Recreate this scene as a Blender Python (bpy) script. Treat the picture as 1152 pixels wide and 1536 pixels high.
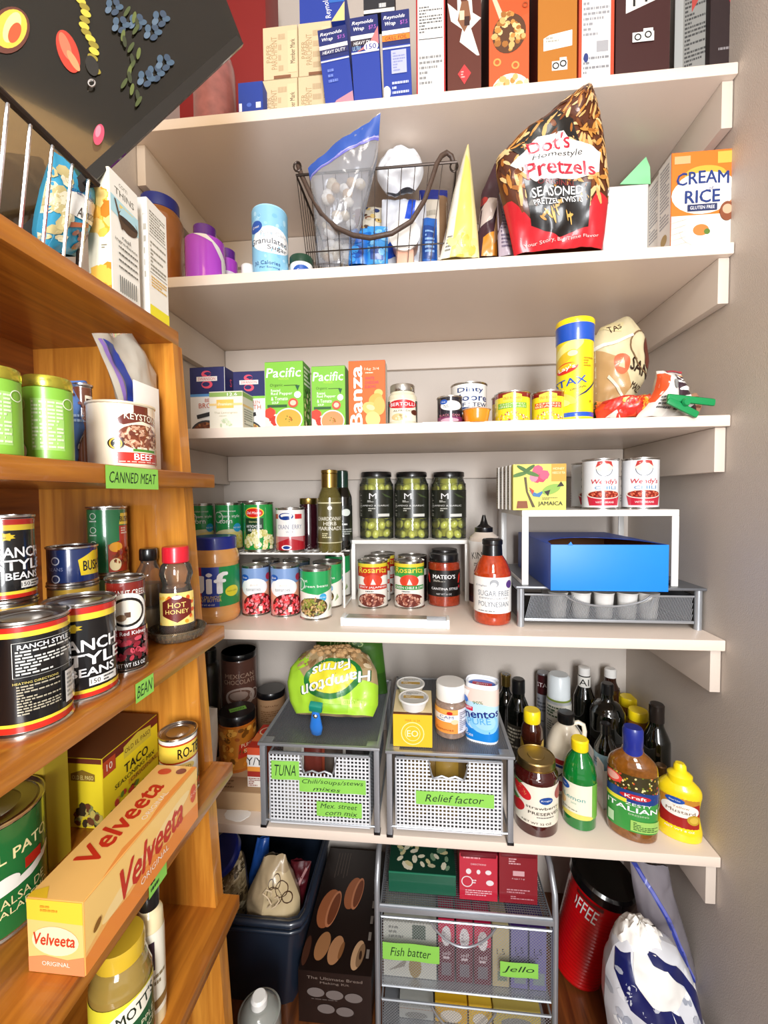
import bpy, bmesh, math, random
import numpy as np
from mathutils import Vector, Matrix, noise

SC = bpy.context.scene
for o in list(bpy.data.objects): bpy.data.objects.remove(o)
COL = SC.collection
PI = math.pi

# ------------------------------------------------------------ camera
CZ = 1.22                                   # eye height
FOC = 624.0; W_, H_ = 1152, 1536
YAW, PITCH, ROLL = -0.0953, -0.0378, -0.0093
_F = np.array([math.sin(YAW)*math.cos(PITCH), math.cos(YAW)*math.cos(PITCH), math.sin(PITCH)])
_R0 = np.array([math.cos(YAW), -math.sin(YAW), 0.0]); _U0 = np.cross(_R0, _F)
_R = math.cos(ROLL)*_R0 + math.sin(ROLL)*_U0
_U = -math.sin(ROLL)*_R0 + math.cos(ROLL)*_U0
EYE = np.array([0, 0, CZ])
cam = bpy.data.cameras.new('camera'); co = bpy.data.objects.new('camera', cam); COL.objects.link(co)
co.matrix_world = Matrix(((_R[0], _U[0], -_F[0], 0), (_R[1], _U[1], -_F[1], 0), (_R[2], _U[2], -_F[2], CZ), (0, 0, 0, 1)))
cam.sensor_fit = 'VERTICAL'; cam.sensor_height = 36; cam.lens = 36*FOC/H_
cam.clip_start = 0.02
SC.camera = co

# ------------------------------------------------------------ light
wd = bpy.data.worlds.new('world'); SC.world = wd; wd.use_nodes = True
bg = wd.node_tree.nodes['Background']; bg.inputs[0].default_value = (1.0, 0.97, 0.94, 1); bg.inputs[1].default_value = 0.68
def area(name, loc, target, sx, sy, power, col):
    l = bpy.data.lights.new(name, 'AREA'); l.shape = 'RECTANGLE'; l.size = sx; l.size_y = sy; l.energy = power; l.color = col
    o = bpy.data.objects.new(name, l); COL.objects.link(o); o.location = loc
    o.rotation_euler = (Vector(target)-Vector(loc)).to_track_quat('-Z', 'Y').to_euler(); return o
area('hall_ceiling_light', (0.10, -1.0, 2.45), (0.0, 1.0, 1.0), 0.5, 0.4, 15, (1.0, 0.94, 0.86))
area('doorway_light', (0.30, -1.15, 1.42), (-0.05, 1.2, 1.15), 0.45, 1.1, 56, (0.97, 0.98, 1.0))
SC.view_settings.view_transform = 'Standard'; SC.view_settings.look = 'None'
SC.view_settings.gamma = 1; SC.view_settings.use_curve_mapping = False
SC.view_settings.exposure = 0.0

# ------------------------------------------------------------ pixel <-> world (1152x1536 frame)
def pj(P):
    d = np.asarray(P, float)-EYE; k = d@_F
    return W_/2+FOC*(d@_R)/k, H_/2-FOC*(d@_U)/k
def at(x, y, X=None, Y=None, Z=None):
    d = _F+_R*(x-W_/2)/FOC-_U*(y-H_/2)/FOC
    t = Y/d[1] if Y is not None else (X/d[0] if X is not None else (Z-CZ)/d[2])
    return Vector(EYE+d*t)

# ------------------------------------------------------------ colours and materials
def lin(c):
    if isinstance(c, str):
        c = c.lstrip('#'); c = [int(c[i:i+2], 16)/255 for i in (0, 2, 4)]
        return tuple(x/12.92 if x <= .04045 else ((x+.055)/1.055)**2.4 for x in c)
    return tuple(c[:3])
MATS = {}
def mat(name, col='#808080', rough=.5, metal=0, coat=0, var=.06, vs=30, bump=0, bs=200, alpha=1, trans=0, spec=.5, sss=0):
    if name in MATS: return MATS[name]
    m = bpy.data.materials.new(name); m.use_nodes = True; nt = m.node_tree; n = nt.nodes; L = nt.links
    b = n['Principled BSDF']; c = lin(col)
    tc = n.new('ShaderNodeTexCoord')
    nz = n.new('ShaderNodeTexNoise'); nz.inputs['Scale'].default_value = vs; nz.inputs['Detail'].default_value = 3
    L.new(tc.outputs['Object'], nz.inputs['Vector'])
    mx = n.new('ShaderNodeMix'); mx.data_type = 'RGBA'
    mx.inputs[6].default_value = (*[x*(1-var) for x in c], 1); mx.inputs[7].default_value = (*[min(1, x*(1+var)) for x in c], 1)
    L.new(nz.outputs['Fac'], mx.inputs[0]); L.new(mx.outputs[2], b.inputs['Base Color'])
    b.inputs['Roughness'].default_value = rough; b.inputs['Metallic'].default_value = metal
    b.inputs['Coat Weight'].default_value = coat; b.inputs['Specular IOR Level'].default_value = spec
    b.inputs['Transmission Weight'].default_value = trans; b.inputs['Alpha'].default_value = alpha
    if bump:
        n2 = n.new('ShaderNodeTexNoise'); n2.inputs['Scale'].default_value = bs; n2.inputs['Detail'].default_value = 2
        L.new(tc.outputs['Object'], n2.inputs['Vector'])
        bp = n.new('ShaderNodeBump'); bp.inputs['Strength'].default_value = bump; bp.inputs['Distance'].default_value = .002
        L.new(n2.outputs['Fac'], bp.inputs['Height']); L.new(bp.outputs[0], b.inputs['Normal'])
    MATS[name] = m; return m
def printmat(name, rough=.35, coat=.2, metal=0, alpha=1):
    if name in MATS: return MATS[name]
    m = bpy.data.materials.new(name); m.use_nodes = True; nt = m.node_tree; b = nt.nodes['Principled BSDF']
    a = nt.nodes.new('ShaderNodeAttribute'); a.attribute_name = 'Col'
    nt.links.new(a.outputs['Color'], b.inputs['Base Color'])
    b.inputs['Roughness'].default_value = rough; b.inputs['Coat Weight'].default_value = coat; b.inputs['Metallic'].default_value = metal
    b.inputs['Alpha'].default_value = alpha
    MATS[name] = m; return m
def glassmat(name, tint='#ffffff', amount=.85, rough=.03):
    """thin clear film / glass wall: see-through with a fresnel gloss"""
    if name in MATS: return MATS[name]
    m = bpy.data.materials.new(name); m.use_nodes = True; nt = m.node_tree; n = nt.nodes; n.clear()
    out = n.new('ShaderNodeOutputMaterial'); tr = n.new('ShaderNodeBsdfTransparent'); tr.inputs[0].default_value = (*lin(tint), 1)
    gl = n.new('ShaderNodeBsdfGlossy'); gl.inputs['Roughness'].default_value = rough
    df = n.new('ShaderNodeBsdfDiffuse'); df.inputs[0].default_value = (*lin(tint), 1)
    fr = n.new('ShaderNodeFresnel'); fr.inputs[0].default_value = 1.45
    mx = n.new('ShaderNodeMixShader'); mx2 = n.new('ShaderNodeMixShader'); mx.inputs[0].default_value = 1-amount
    nt.links.new(tr.outputs[0], mx.inputs[1]); nt.links.new(df.outputs[0], mx.inputs[2])
    nt.links.new(fr.outputs[0], mx2.inputs[0]); nt.links.new(mx.outputs[0], mx2.inputs[1]); nt.links.new(gl.outputs[0], mx2.inputs[2])
    nt.links.new(mx2.outputs[0], out.inputs[0]); MATS[name] = m; return m
def woodmat(name, dark, light, rough=.32, sc=(26, 1.6, 26)):
    if name in MATS: return MATS[name]
    m = bpy.data.materials.new(name); m.use_nodes = True; nt = m.node_tree; n = nt.nodes; L = nt.links; b = n['Principled BSDF']
    tc = n.new('ShaderNodeTexCoord'); mp = n.new('ShaderNodeMapping'); mp.inputs['Scale'].default_value = sc
    L.new(tc.outputs['Object'], mp.inputs[0])
    a = n.new('ShaderNodeTexNoise'); a.inputs['Scale'].default_value = 3; a.inputs['Detail'].default_value = 8; a.inputs['Distortion'].default_value = .6
    L.new(mp.outputs[0], a.inputs['Vector'])
    r = n.new('ShaderNodeValToRGB'); r.color_ramp.elements[0].position = .3; r.color_ramp.elements[1].position = .72
    r.color_ramp.elements[0].color = (*lin(dark), 1); r.color_ramp.elements[1].color = (*lin(light), 1)
    L.new(a.outputs['Fac'], r.inputs[0]); L.new(r.outputs[0], b.inputs['Base Color'])
    bp = n.new('ShaderNodeBump'); bp.inputs['Strength'].default_value = .12; bp.inputs['Distance'].default_value = .002
    L.new(a.outputs['Fac'], bp.inputs['Height']); L.new(bp.outputs[0], b.inputs['Normal'])
    b.inputs['Roughness'].default_value = rough; b.inputs['Coat Weight'].default_value = .25; MATS[name] = m; return m

# ------------------------------------------------------------ things, parts
def tag(o, label, cat, group=None, kind=None):
    if label: o['label'] = label
    if cat: o['category'] = cat
    if group: o['group'] = group
    if kind: o['kind'] = kind
    return o
def thing(name, label, cat, loc=(0, 0, 0), rz=0, group=None, rx=0, ry=0):
    o = bpy.data.objects.new(name, None); COL.objects.link(o); o.empty_display_size = .02
    o.location = loc; o.rotation_euler = (rx, ry, rz); return tag(o, label, cat, group)
def dup(o, parent=None):
    c = o.copy(); COL.objects.link(c)
    if parent: c.parent = parent
    for ch in o.children: dup(ch, c)
    return c
class MB:
    """collects geometry; build() makes one mesh object"""
    def __init__(s): s.v = []; s.f = []; s.m = []; s.c = []; s.k = 0; s.col = (1, 1, 1)
    def add(s, v, f, col=None):
        n = len(s.v); s.v += [tuple(p) for p in v]; s.f += [tuple(i+n for i in q) for q in f]
        s.m += [s.k]*len(f); s.c += [col or s.col]*len(f); return s
    def box(s, x0, x1, y0, y1, z0, z1, T=None, col=None):
        v = [(x, y, z) for z in (z0, z1) for y in (y0, y1) for x in (x0, x1)]
        if T is not None: v = [T @ Vector(p) for p in v]
        return s.add(v, [(0, 2, 3, 1), (4, 5, 7, 6), (0, 1, 5, 4), (2, 6, 7, 3), (0, 4, 6, 2), (1, 3, 7, 5)], col)
    def rbox(s, x0, x1, y0, y1, z0, z1, b=.001, T=None, col=None):
        """box with bevelled edges"""
        bm = bmesh.new(); bmesh.ops.create_cube(bm, size=1)
        for q in bm.verts: q.co = Vector(((x0+x1)/2+q.co.x*(x1-x0), (y0+y1)/2+q.co.y*(y1-y0), (z0+z1)/2+q.co.z*(z1-z0)))
        bmesh.ops.bevel(bm, geom=bm.edges[:], offset=b, segments=2, profile=.6, affect='EDGES')
        bm.verts.index_update(); v = [q.co.copy() for q in bm.verts]; f = [[q.index for q in p.verts] for p in bm.faces]; bm.free()
        if T is not None: v = [T @ p for p in v]
        return s.add(v, f, col)
    def lathe(s, prof, n=28, sx=1, sy=1, cx=0, cy=0, T=None, col=None, sq=0):
        v = []; f = []
        for (r, z) in prof:
            for i in range(n):
                a = 2*PI*i/n; ca, sa = math.cos(a), math.sin(a)
                if sq: k = (abs(ca)**sq+abs(sa)**sq)**(-1/sq); ca *= k; sa *= k
                v.append(Vector((cx+r*sx*ca, cy+r*sy*sa, z)))
        for j in range(len(prof)-1):
            for i in range(n):
                f.append((j*n+i, j*n+(i+1) % n, (j+1)*n+(i+1) % n, (j+1)*n+i))
        f.append(tuple(range(n-1, -1, -1))); f.append(tuple((len(prof)-1)*n+i for i in range(n)))
        if T is not None: v = [T @ p for p in v]
        return s.add(v, f, col)
    def tube(s, pts, r, n=6, closed=False, T=None, col=None):
        pts = [Vector(p) for p in pts]; N = len(pts); v = []; f = []; up = Vector((0, 0, 1)); last = None
        for i, p in enumerate(pts):
            if closed: d = pts[(i+1) % N]-pts[i-1]
            else: d = pts[min(i+1, N-1)]-pts[max(i-1, 0)]
            d.normalize()
            if last is None: a = d.cross(up) if abs(d.z) < .9 else d.cross(Vector((1, 0, 0)))
            else: a = last-d*last.dot(d)
            a.normalize(); last = a; b = d.cross(a)
            for k in range(n):
                t = 2*PI*k/n; v.append(p+a*(r*math.cos(t))+b*(r*math.sin(t)))
        for i in range(N if closed else N-1):
            j = (i+1) % N
            for k in range(n): f.append((i*n+k, i*n+(k+1) % n, j*n+(k+1) % n, j*n+k))
        if not closed: f.append(tuple(range(n-1, -1, -1))); f.append(tuple((N-1)*n+k for k in range(n)))
        if T is not None: v = [T @ p for p in v]
        return s.add(v, f, col)
    def ball(s, c, rx, ry=None, rz=None, n=10, m=7, T=None, col=None):
        ry = ry or rx; rz = rz or rx; v = []; f = []
        for j in range(m+1):
            t = PI*j/m
            for i in range(n):
                a = 2*PI*i/n; v.append(Vector((c[0]+rx*math.sin(t)*math.cos(a), c[1]+ry*math.sin(t)*math.sin(a), c[2]-rz*math.cos(t))))
        for j in range(m):
            for i in range(n): f.append((j*n+i, j*n+(i+1) % n, (j+1)*n+(i+1) % n, (j+1)*n+i))
        if T is not None: v = [T @ p for p in v]
        return s.add(v, f, col)
    def prism(s, poly, y0, y1, T=None, col=None):
        """poly in x,z extruded along y"""
        n = len(poly); v = [Vector((x, y, z)) for y in (y0, y1) for (x, z) in poly]
        f = [tuple(range(n)), tuple(range(2*n-1, n-1, -1))]+[(i, i+n, (i+1) % n+n, (i+1) % n) for i in range(n)]
        if T is not None: v = [T @ p for p in v]
        return s.add(v, f, col)
    def grid(s, fn, nu, nv, closed=False, col=None):
        v = [fn(i/nu, j/nv) for j in range(nv+1) for i in range(nu+1)]
        f = [(j*(nu+1)+i, j*(nu+1)+i+1, (j+1)*(nu+1)+i+1, (j+1)*(nu+1)+i) for j in range(nv) for i in range(nu)]
        return s.add(v, f, col)
    def build(s, name, mats, parent=None, smooth=35, loc=None, fix=True, label=None):
        me = bpy.data.meshes.new(name); me.from_pydata([tuple(p) for p in s.v], [], s.f)
        mats = mats if isinstance(mats, (list, tuple)) else [mats]
        for m in mats: me.materials.append(m)
        me.polygons.foreach_set('material_index', s.m)
        if any(c != (1, 1, 1) for c in s.c):
            at_ = me.attributes.new('Col', 'FLOAT_COLOR', 'FACE')
            at_.data.foreach_set('color', np.array([(*[q*.86 for q in lin(c)], 1) if isinstance(c, str) else (*c, 1) for c in s.c], 'f').ravel())
        if fix:
            bm = bmesh.new(); bm.from_mesh(me); bmesh.ops.recalc_face_normals(bm, faces=bm.faces[:]); bm.to_mesh(me); bm.free()
        me.validate(); me.update()
        if smooth: me.shade_smooth(); me.set_sharp_from_angle(angle=math.radians(smooth))
        o = bpy.data.objects.new(name, me); COL.objects.link(o)
        if parent: o.parent = parent
        if loc is not None: o.location = loc
        if label: o['label'] = label
        return o

# ------------------------------------------------------------ print: flat artwork laid on a surface
_TX = {}
def tmesh(txt, bold=.0):
    k = (txt, bold)
    if k in _TX: return _TX[k]
    cu = bpy.data.curves.new('t', 'FONT'); cu.body = txt; cu.size = 1; cu.resolution_u = 2; cu.offset = 0; cu.fill_mode = 'FRONT'
    ob = bpy.data.objects.new('t', cu); me = ob.to_mesh()
    v = [(p.co.x, p.co.y) for p in me.vertices]; f = [tuple(p.vertices) for p in me.polygons]
    ob.to_mesh_clear(); bpy.data.objects.remove(ob); bpy.data.curves.remove(cu)
    if not v: _TX[k] = ([], [], 1, 1); return _TX[k]
    x0 = min(p[0] for p in v); x1 = max(p[0] for p in v); y0 = min(p[1] for p in v); y1 = max(p[1] for p in v)
    v = [(p[0]-(x0+x1)/2, p[1]-(y0+y1)/2) for p in v]
    if bold > .012:                 # heavier strokes: the same letters laid again a little to each side
        o, n = min(bold, .06)*.5, len(v)
        sh = [(-o, 0), (o, 0), (0, o*.7), (0, -o*.7)]
        f = [tuple(i+k*n for i in q) for k in range(4) for q in f]; v = [(a+dx, b+dy) for dx, dy in sh for a, b in v]
    _TX[k] = (v, f, x1-x0, y1-y0); return _TX[k]
def artwork(name, parent, w, h, S, prims, bg=None, mt=None, cx=0, cy=0, seed=1, lay=.00012, label=None):
    """prims in 0..1 label coordinates; S(x, y, off) maps metres on the label to a point"""
    R = random.Random(seed); bm = bmesh.new(); li = bm.faces.layers.int.new('ci'); cols = []
    def poly(pts, col, z, clip=True):
        if col not in cols: cols.append(col)
        vs = [bm.verts.new((x, y, z)) for x, y in pts]
        try: f = bm.faces.new(vs); f[li] = cols.index(col)
        except ValueError: pass
    def ell(x, y, rx, ry, col, z, n=20, rot=0):
        c, s = math.cos(rot), math.sin(rot)
        poly([(x+rx*math.cos(2*PI*i/n)*c-ry*math.sin(2*PI*i/n)*s, y+rx*math.cos(2*PI*i/n)*s+ry*math.sin(2*PI*i/n)*c) for i in range(n)], col, z)
    if bg: poly([(0, 0), (w, 0), (w, h), (0, h)], bg, 0)
    z = 1
    for p in prims:
        t = p[0]; zz = z*lay
        if t == 'r': poly([(p[1]*w, p[2]*h), (p[3]*w, p[2]*h), (p[3]*w, p[4]*h), (p[1]*w, p[4]*h)], p[5], zz)
        elif t == 'e': ell(p[1]*w, p[2]*h, p[3]*w, p[4]*h, p[5], zz, 24, math.radians(p[6]) if len(p) > 6 else 0)
        elif t == 'c': ell(p[1]*w, p[2]*h, p[3]*h, p[3]*h, p[4], zz, 24)
        elif t == 'p': poly([(x*w, y*h) for x, y in p[1]], p[2], zz)
        elif t == 't':
            o = p[6] if len(p) > 6 else {}
            v, f, tw, th = tmesh(p[1], o.get('b', .01)); k = p[4]*h/max(th, 1e-6)
            kx = o['w']*w/tw if 'w' in o else k*o.get('sx', 1); rot = math.radians(o.get('r', 0)); sh = o.get('i', 0)
            c, s = math.cos(rot), math.sin(rot)
            if p[5] not in cols: cols.append(p[5])
            ci = cols.index(p[5])
            bv = []
            nb = len(v)//4 if o.get('b', .01) > .012 else len(v)+1
            for vi, (x, y) in enumerate(v):
                x, y = (x+sh*y)*kx, y*k
                if 'arc' in o: y += o['arc']*h*(1-(2*x/(tw*kx))**2)
                bv.append(bm.verts.new((p[2]*w+x*c-y*s, p[3]*h+x*s+y*c, zz+(vi//nb)*.00002)))
            for q in f:
                try: g = bm.faces.new([bv[i] for i in q]); g[li] = ci
                except ValueError: pass
        elif t == 'l':   # block of tiny printed lines
            x0, y0, x1, y1, n, col = p[1:7]
            for j in range(n):
                yy = y0+(y1-y0)*(j+.5)/n; x = x0; hh = (y1-y0)/n*.26
                while x < x1:
                    l = R.uniform(.04, .16)*(x1-x0); e = min(x+l, x1)
                    poly([(x*w, (yy-hh)*h), (e*w, (yy-hh)*h), (e*w, (yy+hh)*h), (x*w, (yy+hh)*h)], col, zz)
                    x = e+.025*(x1-x0)
                    if R.random() < .05: break
        elif t == 's':   # pictured food: many small rounded shapes
            x0, y0, x1, y1, n, sz, cc = p[1:8]; asp = p[8] if len(p) > 8 else 1.5; lim = p[9] if len(p) > 9 else 1
            for j in range(n):
                for _ in range(20):
                    a, b = R.uniform(-1, 1), R.uniform(-1, 1)
                    if not lim or a*a+b*b < 1: break
                r = sz*h*R.uniform(.7, 1.2)
                ell(((x0+x1)/2+a*(x1-x0)/2)*w, ((y0+y1)/2+b*(y1-y0)/2)*h, r*asp, r, R.choice(cc), zz+j*.000001, 7, R.uniform(0, PI))
        elif t == 'o':   # ring
            _, x, y, r, th, col = p[:6]
            for i in range(24):
                a, b = 2*PI*i/24, 2*PI*(i+1)/24
                poly([(x*w+h*q*math.cos(g), y*h+h*q*math.sin(g)) for q, g in ((r, a), (r, b), (r-th, b), (r-th, a))], col, zz)
        z += 1
    for (co_, no, lo, hi) in (((0, 0, 0), (-1, 0, 0), 0, 0), ((w, 0, 0), (1, 0, 0), 0, 0), ((0, 0, 0), (0, -1, 0), 0, 0), ((0, h, 0), (0, 1, 0), 0, 0)):
        bmesh.ops.bisect_plane(bm, geom=bm.verts[:]+bm.edges[:]+bm.faces[:], plane_co=co_, plane_no=no, clear_outer=True, dist=1e-6)
    if cx:
        for i in range(1, int(w/cx)+1):
            bmesh.ops.bisect_plane(bm, geom=bm.verts[:]+bm.edges[:]+bm.faces[:], plane_co=(i*cx, 0, 0), plane_no=(1, 0, 0), dist=1e-7)
    if cy:
        for i in range(1, int(h/cy)+1):
            bmesh.ops.bisect_plane(bm, geom=bm.verts[:]+bm.edges[:]+bm.faces[:], plane_co=(0, i*cy, 0), plane_no=(0, 1, 0), dist=1e-7)
    bmesh.ops.triangulate(bm, faces=[f for f in bm.faces if len(f.verts) > 4])
    for q in bm.verts: q.co = Vector(S(q.co.x, q.co.y, q.co.z))
    me = bpy.data.meshes.new(name); ci = [f[li] for f in bm.faces]; bm.to_mesh(me); bm.free()
    a = me.attributes.new('Col', 'FLOAT_COLOR', 'FACE'); lc = [(*[q*.86 for q in lin(c)], 1) for c in cols]
    a.data.foreach_set('color', np.array([lc[i] for i in ci], 'f').ravel())
    me.materials.append(mt or printmat('print_gloss')); me.shade_smooth() if cx else None
    o = bpy.data.objects.new(name, me); COL.objects.link(o); o.parent = parent
    if label: o['label'] = label
    return o
def front(w, z0=0, y=0, off=.0003):     # label on a flat face looking to -y, centred
    return lambda x, z, o: (x-w/2, y-off-o, z0+z)
def leftside(d, w, z0=0, off=.0003):     # on the face looking to -x; x runs from back to front
    return lambda x, z, o: (-w/2-off-o, d/2-x, z0+z)
def rightside(d, w, z0=0, off=.0003):
    return lambda x, z, o: (w/2+off+o, -d/2+x, z0+z)
def topside(w, d, z, off=.0003):
    return lambda x, y, o: (x-w/2, y-d/2, z+off+o)
def around(r, wlab, z0, ry=None, off=.0004, turn=0, rf=None, sq=0):
    ry = ry or r
    def S(x, z, o):
        a = (x-wlab/2)/r+turn; k = rf(z)/r if rf else 1
        if sq: k *= (abs(math.sin(a))**sq+abs(math.cos(a))**sq)**(-1/sq)
        return ((r*k+off+o)*math.sin(a), -(ry*k+off+o)*math.cos(a), z0+z)
    return S

# ------------------------------------------------------------ solve a thing's place and size from where it is seen
def circ(cx, cy, r, z, ry=1, n=24): return [pj((cx+r*math.cos(2*PI*i/n), cy+r*ry*math.sin(2*PI*i/n), z)) for i in range(n)]
def fitcyl(xl, xr, z, yb=None, Y=None, yt=None, ry=1, h=None):
    zm = z+(.05 if h is None else h/2)
    p = at((xl+xr)/2, yb, Z=z) if Y is None else at((xl+xr)/2, 760, Y=Y)
    v = np.array([p.x, p.y+(.03 if Y is None else 0), .035])
    for it in range(14):
        def F(v):
            cy = v[1] if Y is None else Y
            c = circ(v[0], cy, v[2], zm, ry); e = [min(q[0] for q in c)-xl, max(q[0] for q in c)-xr]
            if Y is None: e.append(max(q[1] for q in circ(v[0], cy, v[2], z, ry))-yb)
            else: e.append((v[1]-Y)*100)
            return np.array(e)
        f0 = F(v); J = np.array([(F(v+np.eye(3)[k]*1e-5)-f0)/1e-5 for k in range(3)]).T
        v = v-np.linalg.solve(J, f0); v[2] = max(v[2], .004)
        if it == 5 and h is None and yt is not None:
            zm = z+hfit(v[0], v[1], v[2], z, yt, ry)/2
    hh = h if h is not None else hfit(v[0], v[1], v[2], z, yt, ry)
    return (float(v[0]), float(v[1]), z), float(v[2]), hh
def hfit(cx, cy, r, z, yt, ry=1):
    lo, hi = 0.005, .6
    for _ in range(30):
        m = (lo+hi)/2
        if min(q[1] for q in circ(cx, cy, r, z+m, ry)) > yt: lo = m
        else: hi = m
    return (lo+hi)/2
def solve(fn, a, b, target):
    fa = fn(a)-target
    for _ in range(40):
        m = (a+b)/2; fm = fn(m)-target
        if (fm > 0) == (fa > 0): a = m
        else: b = m
    return (a+b)/2
def fitbox(xl, xr, z, yt, Y=None, yb=None, rz=0, d=.06, h=None):
    """front face between image columns xl..xr; Y = depth of its left front edge (or yb = its bottom row). Returns base centre, w, h"""
    if yb is not None: Y = at(xl, yb, Z=z).y
    zz = z+.05
    for _ in range(3):
        x0 = solve(lambda x: pj((x, Y, zz))[0], -1.5, 1.5, xl)
        hh = h if h is not None else solve(lambda q: -pj((x0, Y, z+q))[1], 0.0, 1.0, -yt)
        zz = z+hh/2
    c, s = math.cos(rz), math.sin(rz)
    w = solve(lambda q: pj((x0+q*c, Y+q*s, zz))[0], 0.0, .8, xr)
    ctr = (x0+w/2*c-d/2*s, Y+w/2*s+d/2*c, z)
    return ctr, w, hh

def fitX(xl, xr, z, X0, yt=None, h=None):
    """like fitcyl for a thing whose side touches the plane x = X0"""
    v = np.array([.55, .035]); zm = z+.05 if h is None else z+h/2
    for it in range(14):
        def F(v):
            c = circ(X0-v[1], v[0], v[1], zm); return np.array([min(q[0] for q in c)-xl, max(q[0] for q in c)-xr])
        f0 = F(v); J = np.array([(F(v+np.eye(2)[k]*1e-5)-f0)/1e-5 for k in range(2)]).T
        v = v-np.clip(np.linalg.solve(J, f0), -.05, .05); v[1] = max(v[1], .006)
    y, r = float(v[0]), float(v[1]); hh = h or hfit(X0-r, y, r, z, yt)
    return (X0-r, y, z), r, hh
def fitXr(xr, r, z, X0, yt=None, h=None):
    y = solve(lambda y: max(q[0] for q in circ(X0-r, y, r, z+.05)), .1, .9, xr)
    return (X0-r, y, z), r, h or hfit(X0-r, y, r, z, yt)
# ------------------------------------------------------------ the setting
YF, YB, XL, XR = .87, 1.274, -.634, .593
TH = .022
ZS = [CZ+q for q in (.786, .456, .1296, -.3127, -.7552)]       # undersides
S1, S2, S3, S4, S5 = [q+TH for q in ZS]                          # tops
ZTOP = 2.75
paint = mat('greige_paint', '#c6bcb2', .55, var=.02, vs=6, bump=.25, bs=420)
litpaint = mat('greige_paint_lit', '#e4d4c5', .42, var=.02, vs=5, bump=.08, bs=300, coat=.1)  # same greige paint as the walls, light on the edges put into colour
cleatp = mat('cleat_paint', '#d0c3b6', .5, var=.02, vs=6)
wood = woodmat('stained_oak', '#86480f', '#c07a26')
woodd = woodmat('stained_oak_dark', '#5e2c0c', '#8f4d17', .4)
def struct(name, mb, m, **k):
    o = mb.build(name, m, **k); o['kind'] = 'structure'; return o
struct('floor', MB().box(-2.2, 2.2, -2.6, 1.40, -.05, 0), woodmat('floor_wood', '#4a260f', '#7a431c', .35), smooth=0)
struct('wall_back', MB().box(XL-.1, XR+.15, YB, YB+.1, 0, ZTOP), paint, smooth=0)
struct('wall_left', MB().box(XL-.1, XL, -.35, YB, 0, ZTOP), paint, smooth=0)
struct('wall_right', MB().box(XR, XR+.15, -.10, YB, 0, ZTOP), paint, smooth=0)
struct('ceiling', MB().box(-2.2, 2.2, -2.6, 1.40, ZTOP, ZTOP+.05), mat('ceiling_white', '#e6e0d8', .7), smooth=0)
for i in range(5):
    z = ZS[i]
    sh = thing('wall_shelf', ['top', 'second from top', 'middle', 'fourth from top', 'lowest'][i]+' greige painted shelf board in a lit tone spanning the back wall', 'shelf', ((XL+XR)/2, (YF+YB)/2, z), group='painted pantry shelves')
    w2 = (XR-XL)/2-.001; d2 = (YB-YF)/2-.0005
    MB().rbox(-w2, w2, -d2, d2, 0, TH, .0025).build('board', litpaint, sh)
    for sx in (-1, 1):
        y0 = -d2+.012 if sx > 0 else -d2+.03
        c = MB().rbox(-.010, .010, y0, d2, -.088, -.0005, .0015); o = c.build('cleat', cleatp, sh, loc=(sx*(w2-.0105), 0, 0))
    MB().rbox(-w2+.022, w2-.022, d2-.016, d2, -.078, -.0005, .0015).build('back_rail', cleatp, sh)
# wooden bookcase along the left side
BXK = dict(A=-.363, B=-.316, C=-.306, D=-.298, E=-.292); BXB = -.585; BYN = -.12
bk = thing('wooden_bookcase', 'orange stained oak bookcase full of cans along the left wall', 'bookcase', (0, 0, 0))
BZ = dict(A=CZ+.248, B=CZ+.035, C=CZ-.196, D=CZ-.411, E=CZ-.6245)
BEND = dict(A=.600, B=.607, C=.607, D=.607, E=.607)
BT = dict(A=.022, B=.020, C=.020, D=.020, E=.020)
for k in 'ABCDE':
    MB().rbox(BXB, BXK[k], BYN, BEND[k], BZ[k]-BT[k], BZ[k], .002).build('shelf_board', wood, bk)
def upx(z): return -.364+(BZ['A']-z)*.052
zt, zb = BZ['A']-BT['A'], .0
lv = [zt]+[q for k in 'BCDE' for q in (BZ[k], BZ[k]-BT[k])]+[zb]
m = MB()
for a, b in zip(lv[0::2], lv[1::2]):
    v = []
    for zz in (b, a):
        x = upx(zz); v += [(BXB, .583, zz), (x, .583, zz), (x, .606, zz), (BXB, .606, zz)]
    m.add(v, [(0, 3, 2, 1), (4, 5, 6, 7), (0, 1, 5, 4), (1, 2, 6, 5), (2, 3, 7, 6), (3, 0, 4, 7)])
m.build('side_panel', woodmat('stained_oak_upright', '#9a5a1a', '#d08c34', sc=(26, 26, 1.6)), bk, smooth=0)
m = MB()
lv2 = [BZ['A']-BT['A']]+[q for k in 'BCDE' for q in (BZ[k], BZ[k]-BT[k])]+[0]
for a, b in zip(lv2[0::2], lv2[1::2]): m.box(BXB, -.366, BYN, BYN+.022, b, a)
m.build('side_panel', wood, bk, smooth=0)
MB().box(BXB-.008, BXB, BYN, .59, 0, BZ['A']).build('back_panel', woodd, bk, smooth=0)
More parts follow.
